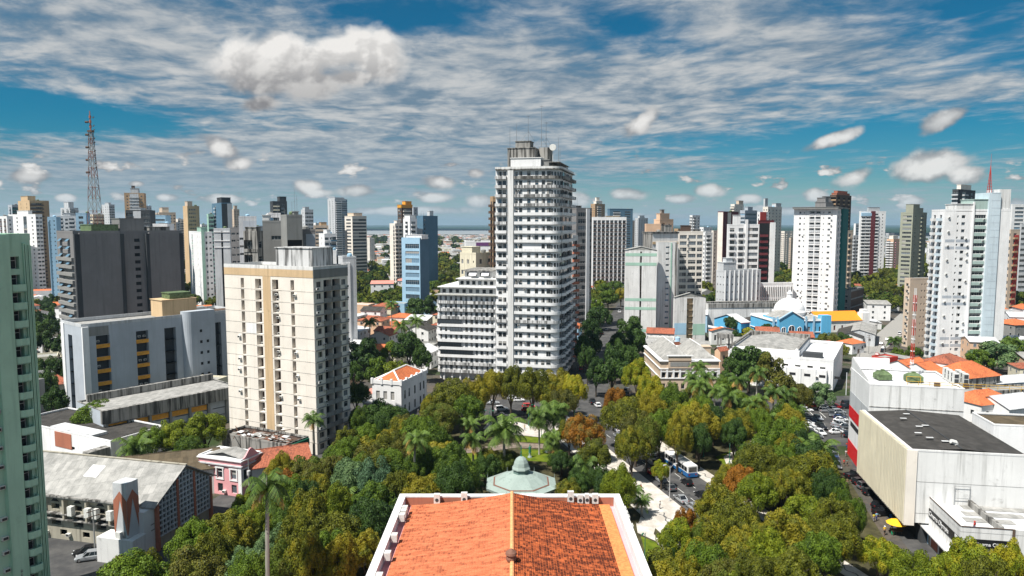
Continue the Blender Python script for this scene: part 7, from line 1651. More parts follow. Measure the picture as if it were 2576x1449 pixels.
def slope(side, m, nm):
    """tiles laid as real stepped courses: every row is a small ramp with its lip"""
    q = MB(); e = x0 + 1.6 if side < 0 else x1 - 1.4; n_ = 58
    for i in range(n_):
        a, c = i / n_, (i + 1) / n_; xa, xc = e + (0 - .0 - e) * a, e - e * c; za = z_e + (z_r - z_e) * a - .25 * sin(pi * a); zc = z_e + (z_r - z_e) * c - .25 * sin(pi * c)
        P = [(xa, yn, za + .07), (xc, yn, zc - .0), (xc, yf - 1.2, zc), (xa, yf - 1.2, za + .07)]
        q.face(P); q.face([(xa, yn, za - .03), (xa, yn, za + .07), (xa, yf - 1.2, za + .07), (xa, yf - 1.2, za - .03)])
    return q.build(nm, m, th)
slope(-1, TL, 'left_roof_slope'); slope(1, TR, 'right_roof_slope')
q = MB(); q.tube((0, yn, z_r + .05), (0, yf - 1.2, z_r + .05), .26, .26, 8); q.build('ridge_cap', plain('pale_ridge_tiles', (.80, .36, .16), .8, var=.2), th)
q = MB(); q.box(x1 - 2.9, yn, z_e + .14, x1 - 1.35, yf - 1.3, z_e + .20); q.build('edge_tiles', plain('new_orange_tiles', (.72, .24, .08), .8, var=.2), th)
wl = MB(); wl.box(x0, yn, 0, x1, yf, z_e - .4); wl.build('wall', M['pink'], th)
pp = MB(); t = .55
for a in ((x0 - .1, yn, z_e - .4, x0 + t, yf + .1, z_e + 1.0), (x1 - t, yn, z_e - .4, x1 + .1, yf + .1, z_e + 1.0), (x0 + t, yf - t, z_e - .4, x1 - t, yf + .1, z_e + 1.0)): pp.box(*a)
pp.build('parapet', M['white'], th)
pp = MB()
for a in ((x0 - .35, yn, z_e + 1.0, x0 + t + .08, yf + .3, z_e + 1.2), (x1 - t - .08, yn, z_e + 1.0, x1 + .35, yf + .3, z_e + 1.2), (x0 + t + .08, yf - t - .08, z_e + 1.0, x1 - t - .08, yf + .3, z_e + 1.2)): pp.box(*a)
pp.build('coping', M['white'], th)
pp = MB(); pp.box(x0 + t + .1, yf - t - .06, z_e - .3, x1 - t - .1, yf - t - .003, z_e + .95); pp.build('inner_gutter_wall', M['brick'], th)
for a, w_, h_ in ((-11.0, .9, .8), (-7.0, .9, 1.0), (8.6, .9, 1.2), (10.0, .8, .7), (11.0, .6, .8), (12.2, .9, .8)):
    q = MB(); q.box(a - w_ / 2, yf - 1.3, z_e + .3, a + w_ / 2, yf - .7, z_e + .9 + h_); q.build('air_conditioner', M['plastic'], th); q = MB(); q.tube((a, yf - 1.33, z_e + .45 + h_ / 2), (a, yf - 1.3, z_e + .45 + h_ / 2), .26, .26, 12); q.build('fan_grille', M['dgrey'], th)
for yy in (-5, -6.2, -7.6, -14, -19, -24.5):
    q = MB(); q.box(x0 + .75, yy, z_e + .3, x0 + 1.5, yy + .9, z_e + 1.25); q.build('air_conditioner', M['plastic'], th)
for yy in (-3, -4.5, -6, -9): q = MB(); q.box(x1 + .15, yy, z_e - .6, x1 + .9, yy + 1.0, z_e + .3); q.build('wall_condenser', M['plastic'], th)
q = MB(); q.lathe([(.55, z_r + .1), (.6, z_r + .35), (.5, z_r + .8), (.7, z_r + .85), (.62, z_r + 1.1), (.1, z_r + 1.5)], 14, c=(-.1, -22.3)); q.build('roof_vent', M['rust'], th)

# ================================================================ bandstand
xk, yk = on_z(1311, 1214, 5.0); r = thing('bandstand', 'octagonal bandstand with pale green metal dome roof in the park', 'bandstand', (xk, yk, 0)); r['h'] = 10
M['patina'] = wall('pale_green_patina', (.31, .38, .35), .6, (.12, .16, .14)); Rk = 7.9
q = MB(); q.lathe([(Rk, 4.4), (Rk + .1, 4.9), (Rk - 1.2, 5.25), (Rk - 1.7, 5.3)], 8, ph=pi / 8); q.build('outer_roof', M['patina'], r)
q = MB(); q.lathe([(Rk - 1.9, 5.15), (Rk - 1.85, 5.45), (3.8, 6.6), (1.9, 7.25)], 8, ph=pi / 8); q.build('main_roof', M['patina'], r)
q = MB(); q.lathe([(Rk - 1.95, 5.28), (Rk - 1.5, 5.34), (Rk - 1.55, 5.4), (Rk - 1.95, 5.42)], 8, ph=pi / 8); q.build('rusty_gutter', M['rust'], r)
q = MB(); q.lathe([(1.8, 7.1), (1.8, 8.1)], 8, ph=pi / 8); q.build('drum', wall('dark_patina', (.16, .24, .22), .5), r)
q = MB(); q.lathe([(2.05, 8.05), (2.05, 8.25), (1.75, 8.7), (1.55, 9.5), (1.15, 10.2), (.6, 10.65), (.15, 10.8)], 8, ph=pi / 8); q.build('dome', M['patina'], r)
q = MB(); q.lathe([(.12, 10.7), (.2, 10.9), (.07, 11.2), (.16, 11.6), (.05, 12.0), (.12, 12.5), (.02, 13.3)], 8); q.build('finial', M['lampgreen'], r)
for i in range(8):
    a = pi / 8 + i * pi / 4; c_ = (cos(a), sin(a)); q = MB(); q.tube((Rk * c_[0] * .93, Rk * c_[1] * .93, .9), (Rk * c_[0] * .93, Rk * c_[1] * .93, 4.5), .12, .12, 8); q.build('column', M['patina'], r)
    q = MB(); q.tube((Rk * c_[0], Rk * c_[1], 4.9), (Rk * c_[0], Rk * c_[1], 5.9), .06, .02, 5); q.build('roof_spike', M['patina'], r)
q = MB(); q.lathe([(Rk, 0), (Rk, .9), (Rk - .3, 1.0)], 8, ph=pi / 8); q.build('platform', M['concrete'], r)
for (px, py), nm in (((1333, 1146), 'bronze_statue'), ((1379, 1139), 'pale_monument')):
    x_, y_ = on_z(px, py + (6 if nm[0] == 'b' else 0), 0)
    s_ = thing(nm, 'slender green bronze figure on the round lawn' if nm[0] == 'b' else 'dark bust figure on a white stone pedestal on the round lawn', 'statue', (x_, y_, .16))
    q = MB(); q.lathe([(.9, 0), (.9, .3), (.55, .5), (.45, 2.2), (.7, 2.35), (.65, 2.6)] if nm[0] == 'p' else [(.6, 0), (.5, .3), (.3, .5), (.25, 1.2), (.4, 1.3)], 8); q.build('pedestal', M['white'] if nm[0] == 'p' else M['patina'], s_)
    z0 = 2.55 if nm[0] == 'p' else 1.25; q = MB(); q.lathe([(.35, z0), (.28, z0 + .8), (.33, z0 + 1.4), (.2, z0 + 1.65), (.10, z0 + 1.75), (.16, z0 + 1.95), (.13, z0 + 2.15), (.02, z0 + 2.22)], 8); q.tube((-.3, 0, z0 + 1.4), (-.55, .1, z0 + 1.0), .09, .07, 5); q.tube((.3, 0, z0 + 1.4), (.5, -.2, z0 + 1.9), .09, .06, 5); q.build('figure', M['lampgreen'] if nm[0] == 'b' else M['patina'], s_, smooth=True)
x_, y_ = on_z(1291, 1103, 0); s_ = thing('park_bench', 'lone dark bench beside the lawn edge of the pale plaza', 'bench', (on_z(1274, 1087)[0], on_z(1274, 1087)[1], .15)); q = MB(); q.box(-1.2, -.3, .4, 1.2, .2, .48); q.build('seat', M['wood'], s_); q = MB(); q.box(-1.2, .2, .5, 1.2, .28, .95); q.build('backrest', M['wood'], s_)
for a in (-1, 1): q = MB(); q.box(a - .05, -.28, 0, a + .05, .25, .4); q.build('leg', M['black'], s_)

# ================================================================ lattice broadcasting mast
Ym = 470.0; xm, ztop = on_y(225.5, 279, Ym); mst = thing('broadcast_mast', 'tall red and white lattice broadcasting mast on the left skyline', 'mast', (xm, Ym, 0)); mst['h'] = ztop
def wd(z): return 5.4 * (1 - z / ztop) ** 1.25 + .7 + (0 if z > 20 else (20 - z) * .08)
lev = [0, 14, 27, 39, 50, 60, 69, 77, 84.5, 91, 97, 102.5, 107.5, 112, 116, 120]; lev = [l for l in lev if l < ztop - 10]
for i, (z0, z1) in enumerate(zip(lev, lev[1:])):
    q = MB(); a, c = wd(z0) , wd(z1)
    for sx, sy in ((1, 1), (1, -1), (-1, -1), (-1, 1)):
        q.tube((sx * a, sy * a, z0), (sx * c, sy * c, z1), .26 if z0 < 60 else .20, .24 if z0 < 60 else .18, 4)
        nx_, ny_ = (sy, -sx); nx_, ny_ = (1, -1) if (sx, sy) == (1, 1) else (-1, -1) if (sx, sy) == (1, -1) else (-1, 1) if (sx, sy) == (-1, -1) else (1, 1)
        q.tube((sx * a, sy * a, z0), (nx_ * c, ny_ * c, z1), .12, .12, 4); q.tube((nx_ * a, ny_ * a, z0), (sx * c, sy * c, z1), .12, .12, 4); q.tube((sx * c, sy * c, z1), (nx_ * c, ny_ * c, z1), .13, .13, 4)
    q.build('lattice_section', M['rust'] if i % 2 else M['concrete'], mst)
z0 = lev[-1]; q = MB(); q.box(-1.5, -1.5, z0, 1.5, 1.5, z0 + 1.2)
for k in range(14): z = z0 - 26 + k * 2.7; q.tube((1.6, 0, z), (2.6, 0, z + .9), .3, .3, 5) if k % 3 else q.tube((-wd(z) * .9, -1, z), (-wd(z) - 1.8, -1, z), .7, .7, 8)
q.build('aerials', M['brown'], mst); q = MB(); q.tube((0, 0, z0), (0, 0, ztop), .55, .3, 6); [q.tube((0, 0, z0 + 3 + k * 3), (0, 0, z0 + 4.6 + k * 3), .8, .8, 6) for k in range(int((ztop - z0 - 4) / 3))]; q.build('top_aerial', M['brick'], mst)

# ================================================================ where things may stand
def inside(p, poly):
    x, y = p; c = False; n = len(poly)
    for i in range(n):
        x0, y0 = poly[i]; x1, y1 = poly[(i + 1) % n]
        if (y0 > y) != (y1 > y) and x < (x1 - x0) * (y - y0) / (y1 - y0) + x0: c = not c
    return c
def near_poly(p, poly, m):
    if inside(p, poly): return True
    for i in range(len(poly)):
        a, b_ = Vector(poly[i]), Vector(poly[(i + 1) % len(poly)]); d = b_ - a; t = max(0, min(1, (Vector(p) - a).dot(d) / max(d.length_squared, 1e-6)))
        if (a + d * t - Vector(p)).length < m: return True
    return False
FOOT.append([(xk - 7, yk - 7), (xk + 7, yk - 7), (xk + 7, yk + 7), (xk - 7, yk + 7)])
ROADS = [strip(*C0, AV, -6.2, 6.2, -95, 82), [(108, 232), (118, 232), (96, 165), (74, 85), (64, 88), (84, 170)], [(84, 190), (90, 240), (122, 240), (104, 185)],
         [(14, 238), (31, 236), (85, 500), (150, 780), (137, 783), (73, 503)], [(120, 238), (131, 236), (150, 288), (181, 340), (205, 372), (335, 560), (325, 568), (196, 380), (172, 346), (141, 292)],
         [(-95, 214), (-95, 230), (-10, 240), (30, 240), (128, 246), (128, 232), (60, 226), (20, 222)]]
PLACED = []
PROT = [(498, 1120, 665, 1215), (560, 1060, 800, 1140), (112, 1190, 385, 1385), (118, 1380, 235, 1460), (385, 1200, 420, 1345), (420, 1200, 475, 1305), (475, 1200, 535, 1262), (1225, 1150, 1400, 1250), (1640, 1120, 1750, 1262), (2165, 1180, 2300, 1345), (2120, 1110, 2165, 1240), (2060, 1000, 2140, 1110)]
def hides(x, y, H, R):
    px, py = proj(x, y, H * .97)
    w_ = R * .75 * F_PX / y
    return any(px + w_ > a and px - w_ < c and b_ < py + 6 < d for a, b_, c, d in PROT)
def blocked(x, y, m, roads=True, mr=1.0):
    for f in FOOT:
        if abs(f[0][0] - x) < 90 and abs(f[0][1] - y) < 90 and near_poly((x, y), f, m): return True
    return roads and any(near_poly((x, y), r_, mr) for r_ in ROADS)
def T_(px, py, wpx, kind, H=None, zc=None, form=None, **k):
    """a tree whose crown shows centred on a pixel, wpx wide"""
    zc = zc or 8.5; x, y = on_z(px, py, zc); R = wpx / 2 / F_PX * y; H = H or zc + R * .75
    if hides(x, y, H, R) and wpx > 60: return
    PLACED.append((x, y, R)); return tree(x, y, R, H, kind, form=form, **k)
PK, SQ = 'trees in the square', 'trees in the square'
HERO = [(1462, 1082, 112, 'orange'), (1500, 1130, 96, 'olive'), (1432, 1072, 60, 'olive'), (1560, 1208, 98, 'lime'), (1700, 1335, 108, 'lime'), (1722, 1292, 66, 'orange'), (1762, 1330, 60, 'brown'), (1664, 1172, 52, 'lime', 7, 5.5),
        (1572, 1030, 118, 'olive', 15, 11), (1600, 1075, 95, 'brown', 14, 10), (1545, 1000, 70, 'orange', 14, 10), (1604, 935, 76, 'lime', 17, 12), (1640, 975, 80, 'lime', 16, 11), (1640, 1020, 85, 'olive', 14, 10), (1690, 1000, 80, 'green', 14, 10), (1755, 1060, 110, 'olive', 15, 10), (1760, 1100, 80, 'dark', 12, 8),
        (1540, 930, 92, 'dark', 15, 10), (1500, 935, 60, 'dark', 14, 9), (1885, 912, 120, 'dark', 18, 11), (1930, 930, 90, 'brown', 16, 10), (1850, 940, 80, 'dark', 14, 9), (2060, 985, 84, 'grey', 9, 6), (1965, 975, 90, 'brown', 14, 9), (2010, 1000, 80, 'brown', 13, 8), (1985, 1040, 90, 'green', 12, 8),
        (1445, 975, 84, 'lime', 16, 11), (1400, 965, 92, 'olive', 16, 11), (1340, 960, 96, 'olive', 17, 12), (1285, 955, 84, 'olive', 17, 12), (1240, 962, 80, 'olive', 16, 11), (1195, 985, 90, 'olive', 15, 10), (1420, 1005, 80, 'brown', 13, 9), (1370, 985, 70, 'olive', 13, 9),
        (1135, 1000, 125, 'olive', 16, 10), (1175, 1030, 95, 'green', 13, 8), (1110, 1050, 110, 'brown', 13, 8), (1080, 1020, 60, 'olive', 13, 9),
        (1000, 930, 90, 'lime', 14, 10), (955, 935, 80, 'green', 14, 9), (920, 890, 110, 'dark', 16, 10), (1030, 880, 96, 'dark', 17, 10), (985, 880, 60, 'green'), (1060, 905, 60, 'dark', 15, 9), (890, 930, 60, 'dark', 12), (895, 985, 70, 'dark', 12), (960, 1040, 130, 'dark', 12, 8), (1020, 1060, 70, 'brown'), (905, 1045, 60, 'green'),
        (1056, 765, 84, 'dark', 18, 12), (1030, 745, 60, 'green', 14), (1100, 720, 70, 'green', 14), (1120, 690, 70, 'olive', 14), (1090, 690, 50, 'dark', 14),
        (880, 1195, 120, 'grey', 13, 9), (940, 1200, 110, 'blue', 13, 9), (905, 1170, 90, 'green'), (640, 1410, 130, 'grey', 10, 7, 'loose'), (700, 1360, 110, 'grey', 10, 7, 'loose'), (600, 1449, 110, 'grey', 9, 6, 'loose'), (760, 1420, 120, 'grey', 9, 6, 'loose'),
        (480, 1300, 150, 'brown', 14, 9, 'loose'), (540, 1280, 100, 'brown', 13, 9, 'loose'), (430, 1350, 120, 'olive', 12, 8, 'loose'), (440, 1090, 110, 'lime', 12, 8), (515, 1070, 110, 'lime', 13, 9), (380, 1110, 90, 'green', 11, 7), (480, 1130, 90, 'green', 10, 6), (235, 1028, 110, 'green', 12, 9), (140, 1000, 70, 'dark', 12), (120, 960, 60, 'dark', 13),
        (1075, 1150, 110, 'green'), (1035, 1175, 80, 'green'), (1115, 1175, 80, 'green'), (620, 1260, 80, 'lime'), (650, 1300, 90, 'lime'), (690, 1240, 80, 'olive'), (720, 1200, 80, 'orange'), (770, 1190, 110, 'brown'), (830, 1170, 90, 'brown'),
        (2500, 890, 110, 'grey', 13, 8), (2540, 870, 90, 'green', 13, 8), (2465, 905, 70, 'green', 10, 6), (2255, 890, 40, 'green', 7, 4), (2300, 886, 40, 'green', 7, 4), (1878, 752, 44, 'lime', 12, 7), (2080, 855, 62, 'brown', 9, 5), (1935, 832, 52, 'dark', 12, 8), (1885, 845, 56, 'lime', 10, 6), (1850, 852, 50, 'dark', 10, 6), (1840, 812, 44, 'dark', 11, 7), (2120, 880, 40, 'olive', 8, 5), (2110, 850, 50, 'dark', 8, 5), (2130, 855, 36, 'dark', 7, 4),
        (2100, 1290, 120, 'olive', 12), (2120, 1240, 60, 'green'), (2150, 1280, 60, 'green', 11), (2440, 1400, 150, 'lime', 12), (2300, 1425, 130, 'lime', 11, 8), (2540, 1420, 110, 'lime', 12), (2480, 1440, 120, 'olive', 11, 8), (2210, 1390, 90, 'lime', 8, 5), (2370, 1440, 110, 'lime', 11, 8)]
HERO += [(1805, 1262, 115, 'olive', 13, 9), (1800, 1330, 120, 'olive', 12, 8.5), (1850, 1300, 130, 'olive', 13, 9), (1850, 1390, 140, 'olive', 12, 8.5), (1780, 1410, 130, 'green', 12, 8.5), (1720, 1440, 120, 'olive', 11, 8), (1900, 1230, 120, 'lime', 13, 9), (1860, 1210, 100, 'orange', 13, 9), (1830, 1200, 90, 'olive', 12, 8.5),
         (2110, 1232, 56, 'green', 9, 6), (2145, 1300, 56, 'green', 9, 6), (2100, 1350, 120, 'olive', 12, 8), (1590, 1108, 84, 'olive', 14, 10), (1628, 1092, 76, 'brown', 14, 10), (1660, 1062, 80, 'green', 14, 10), (1705, 1078, 76, 'olive', 15, 11), (1735, 1035, 80, 'lime', 15, 11), (2230, 1400, 110, 'lime', 9, 6), (2060, 1380, 130, 'green', 12, 8.5), (1980, 1330, 140, 'olive', 12, 8.5), (2000, 1430, 150, 'olive', 12, 8.5), (1930, 1390, 120, 'lime', 12, 8.5), (1690, 1395, 50, 'dark', 8, 5),
         (600, 1340, 120, 'olive', 12, 8.5), (530, 1390, 120, 'olive', 12, 8), (780, 1290, 120, 'olive', 13, 9), (820, 1380, 130, 'green', 12, 8.5), (400, 1410, 100, 'brown', 11, 7), (310, 1440, 90, 'orange', 8, 5), (360, 1440, 90, 'olive', 9, 5.5)]
for h in HERO:
    px, py, wp, kd = h[:4]; T_(px, py, wp, kd, *(h[4:6] if len(h) > 4 else ()), form=(h[6] if len(h) > 6 else None), group='trees in and around the square' if hypot(*on_z(px, py, 8)) < 260 else 'street and garden trees')
# rows along the tree lined street
for i, (px, py, wp, kd) in enumerate([(1468, 880, 62, 'dark'), (1482, 868, 60, 'dark'), (1488, 830, 58, 'dark'), (1478, 905, 54, 'dark'), (1508, 790, 66, 'dark'), (1500, 770, 50, 'green'), (1530, 745, 56, 'green'), (1545, 720, 52, 'green'), (1520, 730, 44, 'green'), (1560, 700, 44, 'olive'), (1500, 665, 40, 'olive'), (1530, 672, 40, 'orange'), (1545, 660, 40, 'lime'), (1515, 660, 30, 'orange'),
                                      (1590, 830, 84, 'dark'), (1565, 870, 90, 'dark'), (1600, 870, 70, 'dark'), (1575, 905, 70, 'dark'), (1550, 890, 60, 'dark'), (1562, 740, 40, 'olive'), (1548, 905, 60, 'dark')]):
    T_(px, py, wp, kd, 15 if py < 800 else 16, 9.5, group='trees along the shaded street')
def fill(poly, n, R, H, kinds, seed, group, gap=.78, zc=8.0, mr=2.0, mb=2.5, form=None, lod=None):
    g = random.Random(seed); xs = [on_z(x, y, zc) for x, y in poly]; x0, x1 = min(p[0] for p in xs), max(p[0] for p in xs); y0, y1 = min(p[1] for p in xs), max(p[1] for p in xs); k = 0; out = 0
    while k < n * 60 and out < n:
        k += 1; x, y = g.uniform(x0, x1), g.uniform(y0, y1)
        if not inside((x, y), xs): continue
        r_ = g.uniform(*R)
        if any(hypot(a - x, c - y) < (q + r_) * gap for a, c, q in PLACED) or blocked(x, y, mb, True, mr): continue
        hh = g.uniform(*H)
        if hides(x, y, hh, r_): continue
        PLACED.append((x, y, r_)); tree(x, y, r_, hh, g.choices([q[0] for q in kinds], [q[1] for q in kinds])[0], form=form, group=group, lod=lod); out += 1
    return out
G1 = 'trees in and around the square'
NF = [fill([(225, 1449), (330, 1385), (440, 1290), (560, 1250), (640, 1200), (760, 1175), (840, 1130), (900, 1090), (1000, 1070), (1080, 1080), (1190, 1200), (1200, 1230), (1000, 1240), (960, 1330), (880, 1440), (860, 1449)], 70, (3.4, 7.0), (10, 13.5), [('olive', 6), ('brown', 2), ('green', 3), ('dark', 1.5), ('lime', 1)], 1, G1, .58),
      fill([(1660, 1449), (1730, 1360), (1770, 1300), (1800, 1230), (1830, 1190), (1900, 1120), (1990, 1080), (2040, 1100), (2060, 1150), (2100, 1230), (2160, 1320), (2240, 1400), (2576, 1410), (2576, 1449)], 80, (3.2, 6.8), (9, 13), [('olive', 6), ('brown', 1.2), ('green', 4), ('dark', 1.5), ('lime', 2.0), ('orange', .15)], 2, G1, .58),
      fill([(1600, 1449), (1700, 1370), (1800, 1300), (2200, 1400), (2576, 1430), (2576, 1500), (1600, 1500)], 40, (3.4, 6.8), (9, 12.5), [('olive', 6), ('brown', 1.5), ('green', 2), ('lime', 1)], 12, G1, .58),
      fill([(1560, 1000), (1700, 980), (1850, 960), (2030, 1000), (2040, 1080), (1960, 1110), (1850, 1120), (1800, 1080), (1650, 1060)], 16, (3.5, 5.2), (9, 13), [('olive', 4), ('green', 3), ('dark', 2), ('brown', .7)], 3, G1, .8),
      fill([(1020, 1150), (1240, 1130), (1240, 1230), (1010, 1230)], 6, (3, 4.2), (7, 9), [('green', 3), ('dark', 2)], 4, G1, .8),
      fill([(1400, 1140), (1540, 1160), (1580, 1240), (1400, 1235)], 9, (2.6, 4.0), (5.5, 8), [('dark', 3), ('green', 1), ('olive', 1)], 5, G1, .75, 5),
      fill([(1210, 1130), (1300, 1140), (1300, 1180), (1210, 1180)], 3, (2.5, 3.5), (4.5, 6), [('brown', 1), ('olive', 1)], 6, G1, .8, 4),
      fill([(200, 1449), (300, 1400), (420, 1370), (600, 1449)], 8, (3.5, 4.6), (8, 10), [('orange', 1), ('brown', 2), ('lime', 1)], 7, G1, .7, 6)]
GB = 'trees between the blocks'
NF += [fill([(90, 760), (150, 740), (160, 1000), (95, 1000)], 12, (4, 6), (11, 14), [('dark', 3), ('olive', 1)], 20, GB, .75),
       fill([(880, 700), (1000, 660), (1240, 640), (1240, 700), (1100, 760), (1010, 760), (880, 780)], 34, (5.5, 8), (13, 17), [('olive', 3), ('green', 3), ('dark', 2), ('lime', .7)], 21, GB, .72, 9, 1, 3),
       fill([(1765, 650), (1840, 640), (1840, 720), (1765, 720)], 9, (6, 8), (13, 16), [('dark', 2), ('olive', 1), ('lime', .5)], 22, GB, .75, 9, 1, 3),
       fill([(1940, 640), (2000, 640), (2000, 720), (1940, 720)], 9, (6, 8), (13, 16), [('dark', 2), ('olive', 2)], 23, GB, .75, 9, 1, 3),
       fill([(2125, 650), (2350, 645), (2350, 740), (2290, 770), (2125, 720)], 36, (6.5, 9), (14, 18), [('olive', 4), ('dark', 2), ('lime', 1), ('brown', 2)], 24, GB, .72, 9, 1, 3),
       fill([(2530, 680), (2576, 680), (2576, 750), (2530, 760)], 6, (6, 8), (13, 16), [('dark', 2), ('olive', 1)], 25, GB, .75, 9, 1, 3)]
print('trees', NTREE, NF)
# palms
GP = 'palms in the square'
def P_(px, py, Y, kind, s_=1.0, lean=0.0, tr=1.0, label=None, group=GP):
    x, z = on_y(px, py, Y); PLACED.append((x, Y, 1.2)); return palm(x, Y, max(z, 3), kind, s_, label, lean, tr, group)
P_(664, 1226, 97, 'royal', 1.1, .3, 1.25); P_(1040, 1108, 148, 'royal', 1.0, -.3); P_(788, 1058, 176, 'green', .95, 0, 1.3)
P_(1190, 1108, 168, 'royal', 1.05); P_(1268, 1092, 166, 'big', 1.0, 0, 1.5); P_(1160, 1062, 195, 'green', .9); P_(1184, 1068, 190, 'green', .9); P_(1357, 1052, 181, 'fan', 1.15, .3); P_(1394, 1046, 184, 'fan', 1.5, .1, 1.2); P_(1388, 1110, 178, 'fan', 1.1)
P_(1130, 1196, 152, 'royal', .9); P_(1190, 1220, 150, 'royal', 1.0); P_(1474, 1175, 158, 'fan', 1.1); P_(862, 1272, 135, 'green', 1.25); P_(342, 1138, 158, 'big', .8); P_(1596, 1270, 148, 'green', .7); P_(1614, 1285, 142, 'green', .7); P_(940, 1250, 140, 'green', .8)
for px, py, Y, k in ((1758, 926, 240, 'green'), (1858, 958, 216, 'royal'), (1905, 940, 214, 'royal'), (1743, 955, 222, 'royal'), (1760, 972, 214, 'royal'), (1834, 998, 206, 'royal'), (1896, 1018, 200, 'royal'), (1908, 1012, 204, 'royal'), (1946, 991, 205, 'royal'), (1976, 992, 206, 'royal'), (1998, 1036, 196, 'green'), (1798, 985, 212, 'green'), (1926, 1054, 190, 'royal'), (1778, 950, 230, 'royal'), (1820, 965, 226, 'green')): P_(px, py, Y, k, 1.1)
P_(2052, 1150, 163, 'big', 1.0); P_(2040, 1180, 165, 'green', 1.2); P_(2250, 858, 335, 'green', 1.2, group='palms beyond the square'); P_(2545, 868, 300, 'royal', 1.4, group='palms beyond the square'); P_(930, 812, 345, 'green', 1.3, group='palms beyond the square'); P_(1046, 808, 320, 'green', 1.3, group='palms beyond the square'); P_(1010, 822, 330, 'green', 1.5, group='palms beyond the square'); P_(985, 768, 380, 'green', 1.3, group='palms beyond the square'); P_(500, 790, 330, 'green', 1.4, group='palms beyond the square'); P_(1975, 778, 400, 'green', 1.6, group='palms beyond the square')

# ================================================================ low houses
HOUSES = []
RF = {'tile': 'orange tiled', 'tiled': 'red tiled', 'roofg': 'grey sheet', 'roofw': 'pale sheet', 'roofd': 'dark sheet', 'roofc': 'flat concrete', 'tilep': 'pink tiled', 'roofrust': 'mossy'}
WLN = {'white': 'white', 'whited': 'stained white', 'cream2': 'pale yellow', 'lblue': 'light blue', 'peach': 'peach', 'greyw': 'pale grey', 'concrete': 'bare concrete', 'cream': 'cream', 'sand': 'sand'}
def H_(px, py, w_, d_, h_, rot, wm, rm, roof='gable', rh=1.6, label=None, z=None, **k):
    x, y = on_z(px, py, h_ if z is None else z); PLACED.append((x, y, max(w_, d_) * .5)); FOOT.append([(x + a * cos(radians(rot)) - c_ * sin(radians(rot)), y + a * sin(radians(rot)) + c_ * cos(radians(rot))) for a, c_ in ((-w_ / 2, -d_ / 2), (w_ / 2, -d_ / 2), (w_ / 2, d_ / 2), (-w_ / 2, d_ / 2))])
    r = house(x, y, w_, d_, h_, rot, M[wm], M[rm], roof, rh, label, group=k.pop('group', None), **k); 
    if not label: HOUSES.append((r, wm, rm))
    return r
H_(962, 712, 17, 14, 15, 8, 'white', 'tilep', 'shed', 1.5, 'four storey white house with a pink sheet roof', nf=4, windows=3)
H_(1022, 704, 14, 16, 13, 8, 'white', 'tilep', 'hip', 2, 'white upper storey house with a red pink hipped roof beside the four storey one', nf=3, windows=4)
H_(1020, 752, 12, 9, 7, 12, 'white', 'tile', 'hip', 2.4, 'white villa with a bright red hipped roof under the pink roofed houses', nf=1)
H_(2428, 938, 17, 13, 8, 20, 'old', 'tile', 'hip', 4.2, 'dark walled house with a large bright orange hipped roof', nf=2, windows=3)
H_(2380, 906, 13, 10, 7, 30, 'white', 'tiled', 'hip', 2.6, 'smaller red roofed house behind the large orange roofed one', nf=1)
H_(2285, 915, 14, 9, 5, 30, 'white', 'tile', 'gable', 2, 'orange roofed cottage row just behind the white store, left part')
H_(2330, 922, 14, 9, 5, 30, 'white', 'tile', 'gable', 2, 'orange roofed cottage row just behind the white store, right part')
H_(2226, 897, 8, 6, 6, 26, 'red', 'roofc', 'flat', 0, 'small red box building beside the market street', windows=1)
H_(2470, 1003, 15, 11, 6, 20, 'white', 'tile', 'hip', 3.0, 'white house with half orange half silver roof right of the store', nf=1)
H_(2530, 1012, 14, 12, 5.5, 20, 'white', 'roofw', 'gable', 2.5, 'low white house with a silver sheet roof at the right edge')
H_(2530, 955, 18, 8, 5, 15, 'lblue', 'roofw', 'gable', 1.5, 'pale blue shed with a white roof near the right edge')
H_(2500, 978, 34, 7, 4.5, 10, 'old', 'roofg', 'flat', 0, 'long mouldy flat roofed wall building near the right edge', windows=0)
H_(2550, 812, 14, 14, 10, 14, 'concrete', 'tile', 'hip', 2, 'grey two storey house with an orange roof at the right edge', nf=3)
H_(2555, 850, 12, 10, 8, 14, 'white', 'roofw', 'flat', 0, 'clean white cube house at the right edge', nf=2)
b = Bld('commercial_building', 'white walled building with a mossy brown roof right of the ribbed block', 'building', (2500, 1070, 143), 100, 2446, -30, M['white'], 3)
b.facade(b.FR, [('w', .25, 2.6, .45, .75, dict(gl=M['dark'], fr=FB, fl=(2, 3)))], .5, nf=3); holed(b.wb, b.FL, [], None); b.close(M['roofrust'], .3, M['white'])
H_(2165, 828, 34, 14, 6, 62, 'greyw', 'roofg', 'gable', 2, 'long low weathered shed with a grey roof beside the market street', windows=6)
H_(2140, 838, 30, 12, 5, 62, 'whited', 'roofd', 'gable', 2, 'dark roofed shed row behind the white hall', windows=5)
H_(2060, 868, 14, 10, 5, 30, 'white', 'tiled', 'gable', 1.6, 'white house with a faded red roof right behind the white hall')
H_(2140, 860, 9, 8, 5, 30, 'white', 'tile', 'hip', 1.6, 'tiny red roofed house by the market street corner')
H_(700, 1150, 13, 10, 6, 27, 'greyw', 'tiled', 'gable', 2.4, 'grey blue house with weathered red roof in front of the ruined warehouse', nf=1)
H_(676, 1172, 7, 6, 4, 27, 'mint', 'tile', 'gable', 1.5, 'small green walled house with a bright orange roof beside the pink town house', windows=1)
H_(430, 1166, 20, 12, 6, 20, 'whited', 'roofrust', 'gable', 2.6, 'low shed with patched rusty roof left of the pink town house', windows=0)
H_(100, 895, 12, 10, 9, 30, 'cream2', 'roofc', 'flat', 0, 'cream two storey house right of the green tower', nf=2, windows=2)
